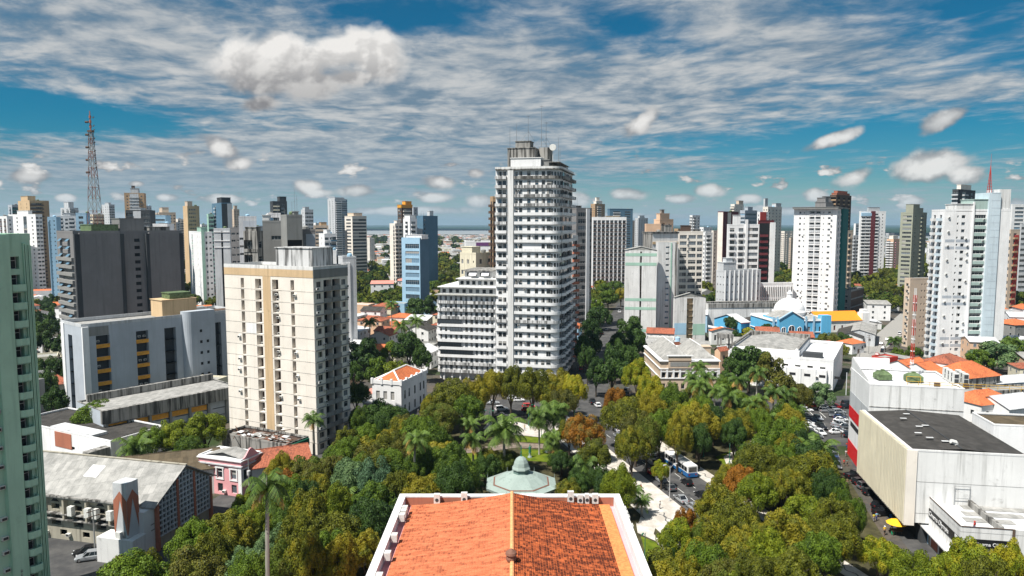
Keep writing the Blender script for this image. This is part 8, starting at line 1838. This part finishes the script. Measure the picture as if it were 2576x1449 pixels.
H_(112, 928, 12, 9, 7, 30, 'white', 'roofw', 'flat', 0, 'white box house below the cream one right of the green tower', nf=2, windows=2)
H_(135, 960, 11, 10, 5, 30, 'cream2', 'tiled', 'hip', 2.4, 'faded red hip roofed cottage left of the blue grey office')
ly = []
gh_ = random.Random(5); a0 = radians(14); ca, sa = cos(a0), sin(a0); cand = []
for i in range(-45, 60):
    for j in range(0, 70):
        u, v_ = i * 17 + (j % 3) * 2, 150 + j * 13.5; x = u * ca + v_ * sa * .9 - 40; y = -u * sa * .6 + v_ * ca
        if y < 215 or y > 640 or abs(x / y) > .76: continue
        if y < 262 and -95 < x < 128: continue
        if x > 128 and y < 235: continue
        cand.append((x + gh_.uniform(-1.5, 1.5), y + gh_.uniform(-1.5, 1.5)))
cand.sort(key=lambda p: p[1]); nh = nt = 0; stf = {}
def addstuff(key, mb_fn): pass
far_h = []
for x, y in cand:
    w_, d_ = gh_.uniform(10, 15), gh_.uniform(9, 12); m_ = max(w_, d_) / 2
    if any(hypot(a - x, c_ - y) < q * .8 + m_ * .9 for a, c_, q in PLACED if abs(c_ - y) < 30) or blocked(x, y, m_ + .5, True, m_ + .5): continue
    if gh_.random() < .30:
        if NTREE < 296 and y < 520: tree(x, y, gh_.uniform(4, 6.5), gh_.uniform(9, 13), gh_.choice(('dark', 'green', 'olive', 'olive', 'lime')), group='street and garden trees'); PLACED.append((x, y, 5))
        continue
    if nh > 215: far_h.append((x, y, w_, d_)); continue
    wm = gh_.choice(('white', 'white', 'white', 'whited', 'cream2', 'lblue', 'greyw', 'concrete', 'peach')); rm, rt = gh_.choice((('tile', 'hip'), ('tile', 'gable'), ('tiled', 'gable'), ('roofg', 'gable'), ('roofg', 'shed'), ('roofw', 'gable'), ('roofw', 'flat'), ('roofc', 'flat'), ('tiled', 'hip'), ('roofd', 'gable'), ('roofw', 'shed')))
    nf = gh_.choice((1, 1, 2, 2, 3)); near_ = y < 400
    r = house(x, y, w_, d_, 3.2 * nf + .6, -14 + gh_.choice((0, 90)), M[wm], M[rm], rt, gh_.uniform(1.2, 2.2) if rt != 'flat' else 0, None, group='low houses between the towers', windows=3 if near_ else 2, nf=nf, door=False)
    HOUSES.append((r, wm, rm)); nh += 1; PLACED.append((x, y, m_))
print('houses', nh, 'far', len(far_h), 'trees', NTREE)
# the far low city: thousands of little houses, one mesh
def far_city(name, spots, seed):
    g = random.Random(seed); q = MB(); W_ = [M['white'], M['whited'], M['cream2'], M['concrete'], M['greyw'], M['peach']]; R_ = [M['roofg'], M['roofc'], M['tiled'], M['roofw'], M['roofd'], M['roofg'], M['roofrust'], M['roofc'], M['roofd'], M['concrete'], M['tile']]
    for x, y, w_, d_ in spots:
        h = g.choice((3.2, 3.4, 5.5, 6.5)); a = g.choice((.2, .25, .3, 1.8)); c_, s_ = cos(a), sin(a); wm, rm = g.choice(W_), g.choice(R_); P = [(x + i * w_ / 2 * c_ - j * d_ / 2 * s_, y + i * w_ / 2 * s_ + j * d_ / 2 * c_) for i, j in ((-1, -1), (1, -1), (1, 1), (-1, 1))]
        q.prism(P, 0, h, wm, cap=False); rh = g.uniform(.8, 2.0)
        r0 = tuple((P[0][k] + P[3][k]) / 2 for k in (0, 1)) + (h + rh,); r1 = tuple((P[1][k] + P[2][k]) / 2 for k in (0, 1)) + (h + rh,)
        q.face([(*P[0], h), (*P[1], h), r1, r0], rm); q.face([(*P[2], h), (*P[3], h), r0, r1], rm); q.face([(*P[3], h), (*P[0], h), r0], wm); q.face([(*P[1], h), (*P[2], h), r1], wm)
    o = q.build(name); o['kind'] = 'stuff'; return o
sp = list(far_h); g = random.Random(9)
for k in range(13000):
    y = 620 + (3900 - 620) * g.random() ** .85; x = g.uniform(-.78, .78) * y
    if y > 900 and x / y > .3 and y > 2300: continue
    if blocked(x, y, 8, True, 6) if y < 950 else False: continue
    s_ = 1 + y / 2600; sp.append((x, y, g.uniform(7, 12) * s_, g.uniform(6, 10) * s_))
far_city('far_low_houses', sp, 3)
# far trees as one mass
def far_trees(name, n, y0, y1, seed, zones=None):
    g = np.random.default_rng(seed); src = CROWN['far']; V_ = []; F_ = []; A_ = []; off = 0; data = []
    for me in src: c_ = np.zeros(len(me.vertices) * 3, 'f'); me.vertices.foreach_get('co', c_); data.append(c_.reshape(-1, 3)[:900 * 4])
    k = 0
    while k < n:
        y = y0 + (y1 - y0) * g.random() ** 1.3; x = g.uniform(-.76, .76) * y
        if zones and not zones(x, y, g): continue
        if y < 950 and blocked(x, y, 4, True, 2): k += .2; continue
        R = g.uniform(5, 9) * (1 + y / 3000); c_ = data[k.__int__() % 3]; nq = 900 if y < 800 else 300; c_ = c_[:nq * 4]; a = g.uniform(0, 6.28); ca_, sa_ = cos(a), sin(a)
        if nq == 300: cc = c_.reshape(-1, 4, 3); mid = cc.mean(1, keepdims=True); c_ = (mid + (cc - mid) * 1.8).reshape(-1, 3)
        P = np.stack([x + (c_[:, 0] * ca_ - c_[:, 1] * sa_) * R, y + (c_[:, 0] * sa_ + c_[:, 1] * ca_) * R, 3 + c_[:, 2] * R * 1.0], 1); V_.append(P); A_.append(np.full(nq, g.random()) * .6 + .4 * g.random(nq)); k += 1
    V_ = np.concatenate(V_); nq = len(V_) // 4; me = bpy.data.meshes.new(name); me.vertices.add(nq * 4); me.vertices.foreach_set('co', V_.astype('f').ravel()); me.loops.add(nq * 4); me.loops.foreach_set('vertex_index', np.arange(nq * 4, dtype='i')); me.polygons.add(nq); me.polygons.foreach_set('loop_start', np.arange(0, nq * 4, 4, dtype='i'))
    at_ = me.attributes.new('leafv', 'FLOAT', 'FACE'); at_.data.foreach_set('value', np.concatenate(A_).astype('f'))
    m, n_ = newmat('mixed_far_foliage'); av = n_.n('ShaderNodeAttribute'); av.attribute_name = 'leafv'; co = n_.n('ShaderNodeTexCoord').outputs['Object']; k_ = n_.m('ADD', av.outputs['Fac'], n_.m('MULTIPLY', n_.noise(co, .02, 3), .6))
    me.materials.append(finish(m, n_, n_.mix(n_.ramp(k_, .4, 1.3), (.028, .055, .010), (.13, .14, .015)), .8, spec=.1)); me.update(calc_edges=True); o = link(name, me); o['kind'] = 'stuff'; return o
def zn(x, y, g):
    t = x / y
    if .45 < t < .63 and y < 1100: return True
    if -.23 < t < -.05 and y < 1000: return True
    if .25 < t < .42 and y < 1000: return True
    if t > .68 and y < 1000: return True
    return g.random() < .3
far_trees('far_trees', 1300, 480, 2800, 4, zn)

# ================================================================ vehicles on the streets
def C_(px, py, head, kind, colr, label=None, group='cars parked along the kerbs', z=.05):
    x, y = on_z(px, py, .7); return car(x, y, head, kind, colr, label, group, z=z)
avh = math.degrees(atan2(AV[1], AV[0])); sdh = math.degrees(atan2(SD[1], SD[0]))
GA, GL, GS, GM, GC = 'cars on the avenue', 'cars in the car park', 'cars along the shaded street', 'cars on the market street', 'cars on the cross road'
C_(1727, 1211, avh, 'hatch', 'black', 'black hatchback alone in the middle lane behind the bus', GA); C_(1684, 1224, avh, 'hatch', 'grey', 'dark grey hatchback in the kerb lane of the avenue beside the small yellow green tree', GA)
C_(1713, 1253, avh, 'sedan', 'silver', 'silver car nearest the white paved promenade on the avenue', GA); C_(1763, 1243, avh, 'hatch', 'black', 'black car half hidden by the trees right of the silver one', GA); C_(1742, 1272, avh, 'hatch', 'silver', 'silver car lowest on the avenue, mostly hidden by foliage', GA)
for px, py, k, c_ in ((1640, 1160, 'hatch', 'silver'), (1637, 1138, 'sedan', 'silver'), (1642, 1187, 'suv', 'red'), (1663, 1205, 'hatch', 'silver'), (1552, 1078, 'suv', 'white'), (1555, 1095, 'hatch', 'silver'), (1558, 1112, 'hatch', 'white'), (1560, 1132, 'hatch', 'white')): C_(px, py, avh, k, c_, None, GA)
# car park rows
for px, py, h_, k, c_ in ((2046, 1019, 5, 'sedan', 'red'), (2072, 1024, 8, 'hatch', 'white'), (2076, 1031, 8, 'hatch', 'silver'), (2104, 1022, 8, 'sedan', 'red'), (2101, 1029, 8, 'hatch', 'silver'), (2109, 1036, 8, 'suv', 'silver'), (2133, 1014, 10, 'suv', 'black'), (2128, 1022, 8, 'hatch', 'black'),
                          (2058, 1051, 280, 'hatch', 'silver'), (2092, 1041, 250, 'suv', 'grey'), (2066, 1073, 280, 'suv', 'black'), (2065, 1087, 280, 'hatch', 'white'),
                          (2112, 1043, 12, 'sedan', 'grey'), (2113, 1049, 12, 'hatch', 'blue'), (2115, 1055, 12, 'sedan', 'white'), (2111, 1062, 12, 'hatch', 'white'), (2112, 1068, 10, 'pickup', 'silver'), (2109, 1079, 8, 'hatch', 'silver'), (2105, 1085, 8, 'sedan', 'white'), (2128, 1072, 8, 'sedan', 'grey'), (2132, 1092, 60, 'suv', 'black'),
                          (2030, 1045, -12, 'hatch', 'grey'), (2034, 1051, -12, 'sedan', 'grey'), (2038, 1057, -12, 'hatch', 'blue'), (2036, 1063, -12, 'hatch', 'white'), (2036, 1069, -12, 'hatch', 'white'), (2040, 1075, -12, 'sedan', 'silver'), (2042, 1081, -12, 'hatch', 'white'), (2046, 1088, -12, 'hatch', 'grey'), (2050, 1096, -12, 'sedan', 'grey'), (2030, 1075, -12, 'hatch', 'silver'), (2024, 1062, -12, 'sedan', 'silver'), (2030, 1030, -5, 'hatch', 'white')):
    C_(px, py, h_, k, c_, None, GL)
for px, py, h_, k, c_ in ((1262, 1028, 10, 'suv', 'white'), (1262, 1047, 4, 'pickup', 'black'), (1326, 1029, 5, 'hatch', 'red'), (1330, 1022, 5, 'suv', 'brown' if False else 'red'), (1364, 1041, 6, 'sedan', 'grey'), (1503, 1018, 100, 'hatch', 'white'), (1290, 1000, 8, 'hatch', 'white'), (1305, 1005, 8, 'hatch', 'white'), (1578, 982, 60, 'suv', 'silver'), (1582, 990, 60, 'suv', 'grey'), (1440, 1058, 5, 'hatch', 'silver'), (1480, 1052, 0, 'hatch', 'white'), (1790, 1060, 2, 'hatch', 'white'), (1930, 1062, 5, 'hatch', 'white'), (1680, 1055, 0, 'sedan', 'white'), (1490, 1010, 95, 'suv', 'black'), (1350, 1050, 4, 'hatch', 'blue'), (1240, 1012, 8, 'sedan', 'silver')): C_(px, py, h_, k, c_, None, GC)
for px, py, h_, k, c_ in ((1558, 784, 90, 'pickup', 'white'), (1526, 828, 77, 'hatch', 'silver'), (1498, 886, 77, 'hatch', 'silver'), (1482, 901, 77, 'suv', 'white'), (1473, 912, 77, 'hatch', 'red'), (1469, 918, 77, 'hatch', 'silver'), (1463, 926, 77, 'suv', 'red'), (1515, 838, 77, 'hatch', 'black'), (1535, 812, 77, 'hatch', 'grey')): C_(px, py, h_, k, c_, None, GS)
for px, py, h_, k, c_ in ((2232, 854, 55, 'hatch', 'white'), (2238, 864, 55, 'suv', 'blue'), (2217, 864, 55, 'hatch', 'silver'), (2223, 875, 55, 'hatch', 'silver'), (2221, 882, 55, 'suv', 'black'), (2207, 892, 55, 'hatch', 'red'), (2201, 899, 55, 'hatch', 'blue'), (2263, 838, 60, 'suv', 'white')): C_(px, py, h_, k, c_, None, GM)
for px, py, h_, k, c_, l_ in ((2150, 1194, 20, 'pickup', 'black', 'black pickup first in the row under the ribbed wall'), (2163, 1210, 15, 'hatch', 'black', 'small black car second in the row under the ribbed wall'), (2180, 1222, 10, 'suv', 'grey', 'dark grey jeep like car third in the row under the ribbed wall'), (2192, 1237, 5, 'hatch', 'black', 'dark hatchback next to the strollers under the ribbed wall'), (2215, 1270, 10, 'hatch', 'black', 'black hatchback just before the market stall'), (2226, 1287, 8, 'pickup', 'black', 'big black pickup nearest the market stall'), (2097, 1132, 255, 'suv', 'black', 'black car at the corner by the wavy pavement'), (2101, 1146, 255, 'hatch', 'silver', 'silver car second along the wavy pavement'), (2104, 1158, 255, 'hatch', 'blue', 'dark blue car third along the wavy pavement'), (2107, 1170, 255, 'hatch', 'grey', 'grey car last along the wavy pavement')):
    C_(px, py, h_, k, c_, l_, 'cars in the side street')
C_(224, 1399, 200, 'suv', 'silver', 'silver estate car in the yard below the church', 'cars in the church yard'); C_(213, 1385, 200, 'hatch', 'black', 'dark car behind the silver one in the church yard', 'cars in the church yard')
def bus(px, py, head, c1, label):
    x, y = on_z(px, py, 1.5); r = thing('city_bus', label, 'bus', (x, y, .05), radians(head)); L, W2, H = 6.0, 1.27, 3.1
    q = MB(); q.box(-L, -W2, 1.05, L, W2, H - .1, M['white']); q.box(-L + .1, -W2 + .1, H - .1, L - .1, W2 - .1, H, M['white']); q.box(-L - .01, -W2 - .01, .35, L + .01, W2 + .01, 1.05, c1); q.prism([(-L - .02, -W2 - .015), (-1, -W2 - .015), (-1, W2 + .015), (-L - .02, W2 + .015)], 1.05, 1.35, c1); q.build('body', None, r)
    for s_ in (-1, 1):
        for i in range(8): w = MB(); x0_ = -L + .5 + i * 1.4; w.box(x0_, s_ * (W2 + .01) - .01, 1.55, x0_ + 1.25, s_ * (W2 + .02) + .01, 2.6); w.build('window', M['carglass'], r)
        for cx in (-3.2, 3.6): w = MB(); w.tube((cx, s_ * (W2 - .25), .5), (cx, s_ * (W2 + .04), .5), .5, .5, 14); o = w.build('wheel', M['tyre'], r); w = MB(); w.tube((cx, s_ * (W2 + .03), .5), (cx, s_ * (W2 + .06), .5), .28, .28, 10); w.build('rim', M['rim'], o)
        w = MB(); w.box(-L - .04, s_ * .85 - .15, .8, -L - .01, s_ * .85 + .15, 1.1); w.build('tail_light', M['lampr'], r)
    w = MB(); w.box(-L - .04, -1.0, 1.6, -L - .01, 1.0, 2.75); w.build('rear_window', M['carglass'], r); w = MB(); w.box(L + .01, -1.1, 1.3, L + .05, 1.1, 2.8); w.build('windscreen', M['carglass'], r)
    for cx in (-3.6, -1.2, 1.0, 3.2): w = MB(); w.box(cx - .45, -.4, H, cx + .45, .4, H + .12); w.build('roof_hatch', M['plastic'], r)
    return r
bus(1712, 1168, avh, paint('blue_bus_paint', (.01, .12, .35)), 'white and blue city bus on the avenue between the trees')
bus(1812, 1052, 3, paint('wine_bus_paint', (.16, .01, .04)), 'white topped wine red bus glimpsed behind the palms')

# ================================================================ people, stall, lamps, poles
def PP(px, py, *a, **k): x, y = on_z(px, py, .15); return person(x, y, *a, **k)
PP(2123, 1172, 10, ('red', (.5, .03, .03)), ('black', (.02, .02, .02)), 'person in a red top and dark shorts walking on the wavy pavement', shorts=True)
PP(2131, 1172, 10, ('teal', (.05, .2, .2)), ('black', (.02, .02, .02)), 'person in a dark green top walking beside the one in red on the wavy pavement', shorts=True)
PP(2130, 1128, 190, ('red', (.5, .03, .03)), ('blue', (.04, .06, .2)), 'person in red standing against the white store wall')
PP(2131, 1221, 0, ('olive', (.12, .13, .05)), ('grey', (.2, .2, .22)), 'person in an olive top on the yellow marked kerb of the side street')
PP(2212, 1256, 60, ('tan', (.5, .35, .22)), ('black', (.02, .02, .02)), 'bare chested person in black trousers between the dark parked cars', hold=True)
PP(2198, 1312, 180, ('yellow', (.6, .5, .05)), ('grey', (.2, .2, .22)), 'person in pale yellow standing at the street edge')
PP(2205, 1309, 180, ('sky blue', (.2, .4, .55)), ('blue', (.05, .12, .3)), 'person in blue trousers next to the one in pale yellow')
PP(2225, 1345, 350, ('bright yellow', (.75, .5, .02)), ('black', (.02, .02, .02)), 'person in a yellow shirt and white cap walking in the side street', hat=('white cap', (.75, .75, .75)), shorts=True)
PP(2243, 1332, 90, ('white', (.7, .7, .7)), ('blue', (.04, .1, .25)), 'person in white sitting by the fruit stall umbrella', hold=True)
PP(2116, 1100, 30, ('black', (.02, .02, .02)), ('black', (.02, .02, .02)), 'person all in black crossing at the car park corner')
PP(1345, 1070, 90, ('white', (.7, .7, .7)), ('grey', (.2, .2, .22)), 'person in white walking across the pale plaza of the square')
for i, (px, py, c_, t_) in enumerate(((1300, 1075, (.05, .1, .4), 'blue shirt on the plaza near the bench'), (1320, 1083, (.5, .3, .05), 'orange shirt on the plaza centre'), (1628, 1262, (.1, .1, .1), 'black shirt on the white promenade'), (1660, 1280, (.6, .6, .6), 'white shirt low on the white promenade'), (1612, 1236, (.4, .04, .04), 'red shirt high on the white promenade'), (1205, 1024, (.6, .1, .1), 'red at the left end of the cross road'), (1520, 1040, (.05, .05, .05), 'dark clothes crossing near the white car'), (2128, 1148, (.6, .6, .6), 'white in the middle of the wavy pavement'), (2175, 1290, (.1, .3, .1), 'green at the edge of the side street'), (1585, 1190, (.2, .2, .5), 'blue by the parked cars of the promenade'))): PP(px, py, i * 77, ('shirt %d' % i, c_), ('grey', (.2, .2, .22)), 'person in ' + t_)
pr = person(0, 0, 200, ('red', (.5, .03, .03)), ('blue', (.05, .1, .25)), 'roof worker in red shirt on the cinema roof edge', hat=('red cap', (.6, .04, .03))); pw = CN.at(1.2, CN.WR * .10); pr.location = (CN.x + pw[0], CN.y + pw[1], CN.z0 + CN.HH - .24)
x, y = on_z(2254, 1345, 0); st = thing('market_stall', 'fruit stall cart under a yellow umbrella beside the black pickup', 'market stall', (x, y, .1))
q = MB(); q.lathe([(1.9, 2.25), (1.3, 2.65), (.5, 2.95), (.05, 3.1)], 10); q.build('umbrella', M['orange'] if False else plain('yellow_umbrella_cloth', (.85, .48, .02), .8), st); q = MB(); q.tube((0, 0, 0), (0, 0, 3.1), .04, .04, 6); q.build('pole', M['metal'], st)
q = MB(); q.box(-1.0, -.6, .75, 1.0, .6, .95); q.build('counter', M['wood'], st)
for a in (-.8, .8):
    for c_ in (-.45, .45): q = MB(); q.box(a - .05, c_ - .05, 0, a + .05, c_ + .05, .75); q.build('leg', M['wood'], st)
for i, (px, py, nm, cl, lb) in enumerate(((2242, 1302, 'plastic_chair', (.02, .2, .6), 'blue plastic chair behind the yellow umbrella stall'), (2256, 1301, 'plastic_chair', (.2, .6, .03), 'bright green plastic chair behind the yellow umbrella stall'), (2246, 1340, 'drinks_barrel', (.02, .25, .12), 'green drum in front of the fruit stall'))):
    x, y = on_z(px, py, .4); s_ = thing(nm, lb, 'chair' if 'chair' in nm else 'barrel', (x, y, .1)); m_ = plain(nm + str(cl), cl, .5)
    if 'chair' in nm:
        q = MB(); q.box(-.25, -.25, .42, .25, .25, .46); q.build('seat', m_, s_); q = MB(); q.box(-.25, .2, .46, .25, .25, .9); q.build('backrest', m_, s_)
        for a in (-.22, .22):
            for c_ in (-.22, .22): q = MB(); q.box(a - .03, c_ - .03, 0, a + .03, c_ + .03, .42); q.build('leg', m_, s_)
    else: q = MB(); q.lathe([(.3, 0), (.34, .4), (.3, .85)], 12); q.build('drum', m_, s_)
for i, (px, py, H, n_, lb) in enumerate(((1445, 1082, 6, 2, 'green double arm lamp at the plaza near the tall fan palms'), (1330, 1072, 6, 3, 'green triple lamp beside the plaza'), (1232, 1085, 6, 3, 'green triple lamp left of the plaza palms'), (1362, 1100, 6, 2, 'green lamp by the round lawn'), (1508, 1215, 6, 3, 'green triple lamp left of the yellow green tree by the promenade'), (848, 1370, 6, 1, 'thin green lamp pole in the dark gap left of the theatre'), (1622, 1408, 5, 1, 'short green lamp at the lawn beside the theatre wall'), (1692, 1416, 6, 1, 'green lamp at the lawn tip beside the theatre'), (1860, 1178, 6, 1, 'slim green lamp on the lawn across the avenue'), (1770, 1150, 6, 1, 'slim green lamp among the trunks beside the bus'), (1835, 1165, 6, 1, 'slim green lamp left of the lawn across the avenue'))):
    x, y = on_z(px, py, 0); lamp_post(x, y, H, n_, None, lb, i * 40)
for i, (px, py, H, lb) in enumerate(((1684, 1262, 8, 'white candelabra post at the promenade edge'), (1975, 1050, 7, 'pale lamp among the palms'), (2178, 1010, 8, 'lamp on a curved arm beside the white hall corner'), (2142, 1100, 4, 'short sign post at the car park corner'))): x, y = on_z(px, py, 0); lamp_post(x, y, H, 1 if i else 2, M['lampgrey'], lb, 200 + i * 30)
for i, (px, py, H, lb, tf) in enumerate(((628, 1255, 9, 'leaning utility pole with a transformer in front of the pink house', True), (240, 1400, 9, 'utility pole with crossarms in the church yard', False), (1053, 1120, 10, 'tall utility pole right of the white mansion', False), (893, 1200, 9, 'utility pole with transformer near the ruined warehouse', True), (1450, 935, 10, 'utility pole at the mouth of the shaded street', False), (2140, 990, 9, 'utility pole at the start of the market street', False), (2160, 930, 9, 'second utility pole up the market street', False), (2185, 890, 9, 'third utility pole up the market street', False), (2205, 850, 9, 'farthest utility pole up the market street', False), (2223, 915, 9, 'utility pole on the right side of the market street', False))):
    x, y = on_z(px, py, 0); utility_pole(x, y, H, lb, 20 + 35 * (i % 4), tf)
# overhead wires of the market street
q = MB(); pts = [on_z(*p_, 0) for p_ in ((2140, 990), (2160, 930), (2185, 890), (2205, 850))]
for a, c_ in zip(pts, pts[1:]):
    for o in (-.9, 0, .9):
        pp_ = [(a[0] + (c_[0] - a[0]) * t + o, a[1] + (c_[1] - a[1]) * t, 8.6 - 1.2 * 4 * t * (1 - t) * .6) for t in (0, .25, .5, .75, 1)]
        for u_, v_ in zip(pp_, pp_[1:]): q.tube(u_, v_, .035, .035, 3, cap=False)
ow = thing('overhead_wires', 'sagging overhead wires along the market street poles', 'wires', (0, 0, 0)); q.build('wires', M['black'], ow)

# ================================================================ labels for the many trees, palms, houses and cars
LAND = [('the pink house', 578, 1190), ('the bandstand', 1311, 1210), ('the theatre roof', 1285, 1360), ('the cream tower', 720, 930), ('the curved tower', 1345, 760), ('the white mansion', 1000, 985), ('the peach building', 1715, 910), ('the white hall', 1980, 915),
        ('the domed palace', 2015, 820), ('the white store', 2290, 1000), ('the ribbed block', 2380, 1180), ('the car park', 2095, 1055), ('the blue bus', 1712, 1160), ('the church', 320, 1290), ('the mint tower', 70, 1050), ('the ruined warehouse', 665, 1110), ('the orange-banded office', 350, 900), ('the dark office', 320, 700),
        ('the netted tower', 2060, 660), ('the sand flats', 2312, 790), ('the bay-windowed tower', 2440, 720), ('the blue office', 1044, 660), ('the striped slab', 1612, 730), ('the yellow flats', 1200, 670), ('the white wing', 1170, 850), ('the round lawn', 1345, 1140), ('the plaza lawn', 1340, 1100), ('the cinema sign', 2360, 1360), ('the white hospital', 1860, 700), ('the market street', 2190, 900), ('the dark-roofed building', 210, 1110), ('the grid block', 1533, 610), ('the orange-roofed house', 2428, 930)]
ORD = ['first', 'second', 'third', 'fourth', 'fifth', 'sixth', 'seventh', 'eighth', 'ninth', 'tenth', 'eleventh', 'twelfth']
NUM = ['zero', 'one', 'two', 'three', 'four', 'five', 'six', 'seven', 'eight', 'nine', 'ten', 'eleven', 'twelve']
def place_of(px, py):
    n_, lx, ly_ = min(LAND, key=lambda l: hypot((l[1] - px), (l[2] - py) * 1.2)); dx_, dy_ = px - lx, py - ly_
    if abs(dx_) < 22 and abs(dy_) < 18: return 'close by ' + n_
    if abs(dx_) > abs(dy_) * 1.1: return ('right of ' if dx_ > 0 else 'left of ') + n_
    return ('in front of ' if dy_ > 0 else 'behind ') + n_
ITEMS = []
for r, kd, R, H, lod in TREES:
    x, y, _ = r.location; px, py = proj(x, y, H * .7); ITEMS.append([r, ('wispy ' if False else '') + {True: 'large ', False: ''}[R > 5.4] + {True: 'small ', False: ''}[R < 3.6] + COLN[kd] + ' tree', px, py])
for r, kd, H in PALMS:
    if 'label' in r: continue
    x, y, _ = r.location; px, py = proj(x, y, H); ITEMS.append([r, {'royal': 'yellowing royal palm', 'green': 'slim green palm', 'big': 'big feathery coconut palm', 'fan': 'thick blue green palm'}[kd], px, py])
for r, wm, rm in HOUSES:
    x, y, _ = r.location; px, py = proj(x, y, 4); ITEMS.append([r, WLN.get(wm, 'white') + ' house, ' + RF[rm] + ' roof', px, py])
for r, k, c_ in CARS:
    if 'label' in r: continue
    x, y, _ = r.location; px, py = proj(x, y, 1); ITEMS.append([r, {'blue': 'dark blue'}.get(c_, c_) + ' ' + {'hatch': 'hatchback', 'sedan': 'saloon car', 'suv': 'tall car', 'pickup': 'pickup truck'}[k], px, py])
groups = {}
for it in ITEMS:
    it.append(place_of(it[2], it[3])); groups.setdefault((it[1], it[4]), []).append(it)
def setl(its, base, place, cat_hint=None):
    its.sort(key=lambda i: i[2]); n_ = len(its)
    if n_ == 1: its[0][0]['label'] = f'{base} {place}'; return
    if n_ > 12:          # too many alike: split into nearer and farther ones
        its.sort(key=lambda i: -i[3]); h = n_ // 2; setl(its[:h], 'near ' + base, place); setl(its[h:], 'far ' + base, place); return
    for k, it in enumerate(its):
        if n_ == 2: t = ('left one of two' if k == 0 else 'right one of two')
        elif k == 0: t = f'leftmost of {NUM[n_]}'
        elif k == n_ - 1: t = f'rightmost of {NUM[n_]}'
        else: t = f'{ORD[k]} from left of {NUM[n_]}'
        it[0]['label'] = f'{base} {place}, {t}'
for (base, place), its in groups.items(): setl(its, base, place)

# ================================================================ the air
hz = MB(); hz.box(-14000, -400, -1, 14000, 13900, 150); hb = hz.build('haze'); hb['kind'] = 'stuff'
m_, n_ = newmat('haze'); pv = n_.n('ShaderNodeVolumePrincipled'); pv.inputs['Color'].default_value = (.50, .76, 1.0, 1); pv.inputs['Density'].default_value = 0.00006; pv.inputs['Anisotropy'].default_value = .2
o_ = n_.n('ShaderNodeOutputMaterial'); m_.node_tree.links.new(pv.outputs[0], o_.inputs['Volume']); hb.data.materials.clear(); hb.data.materials.append(m_)
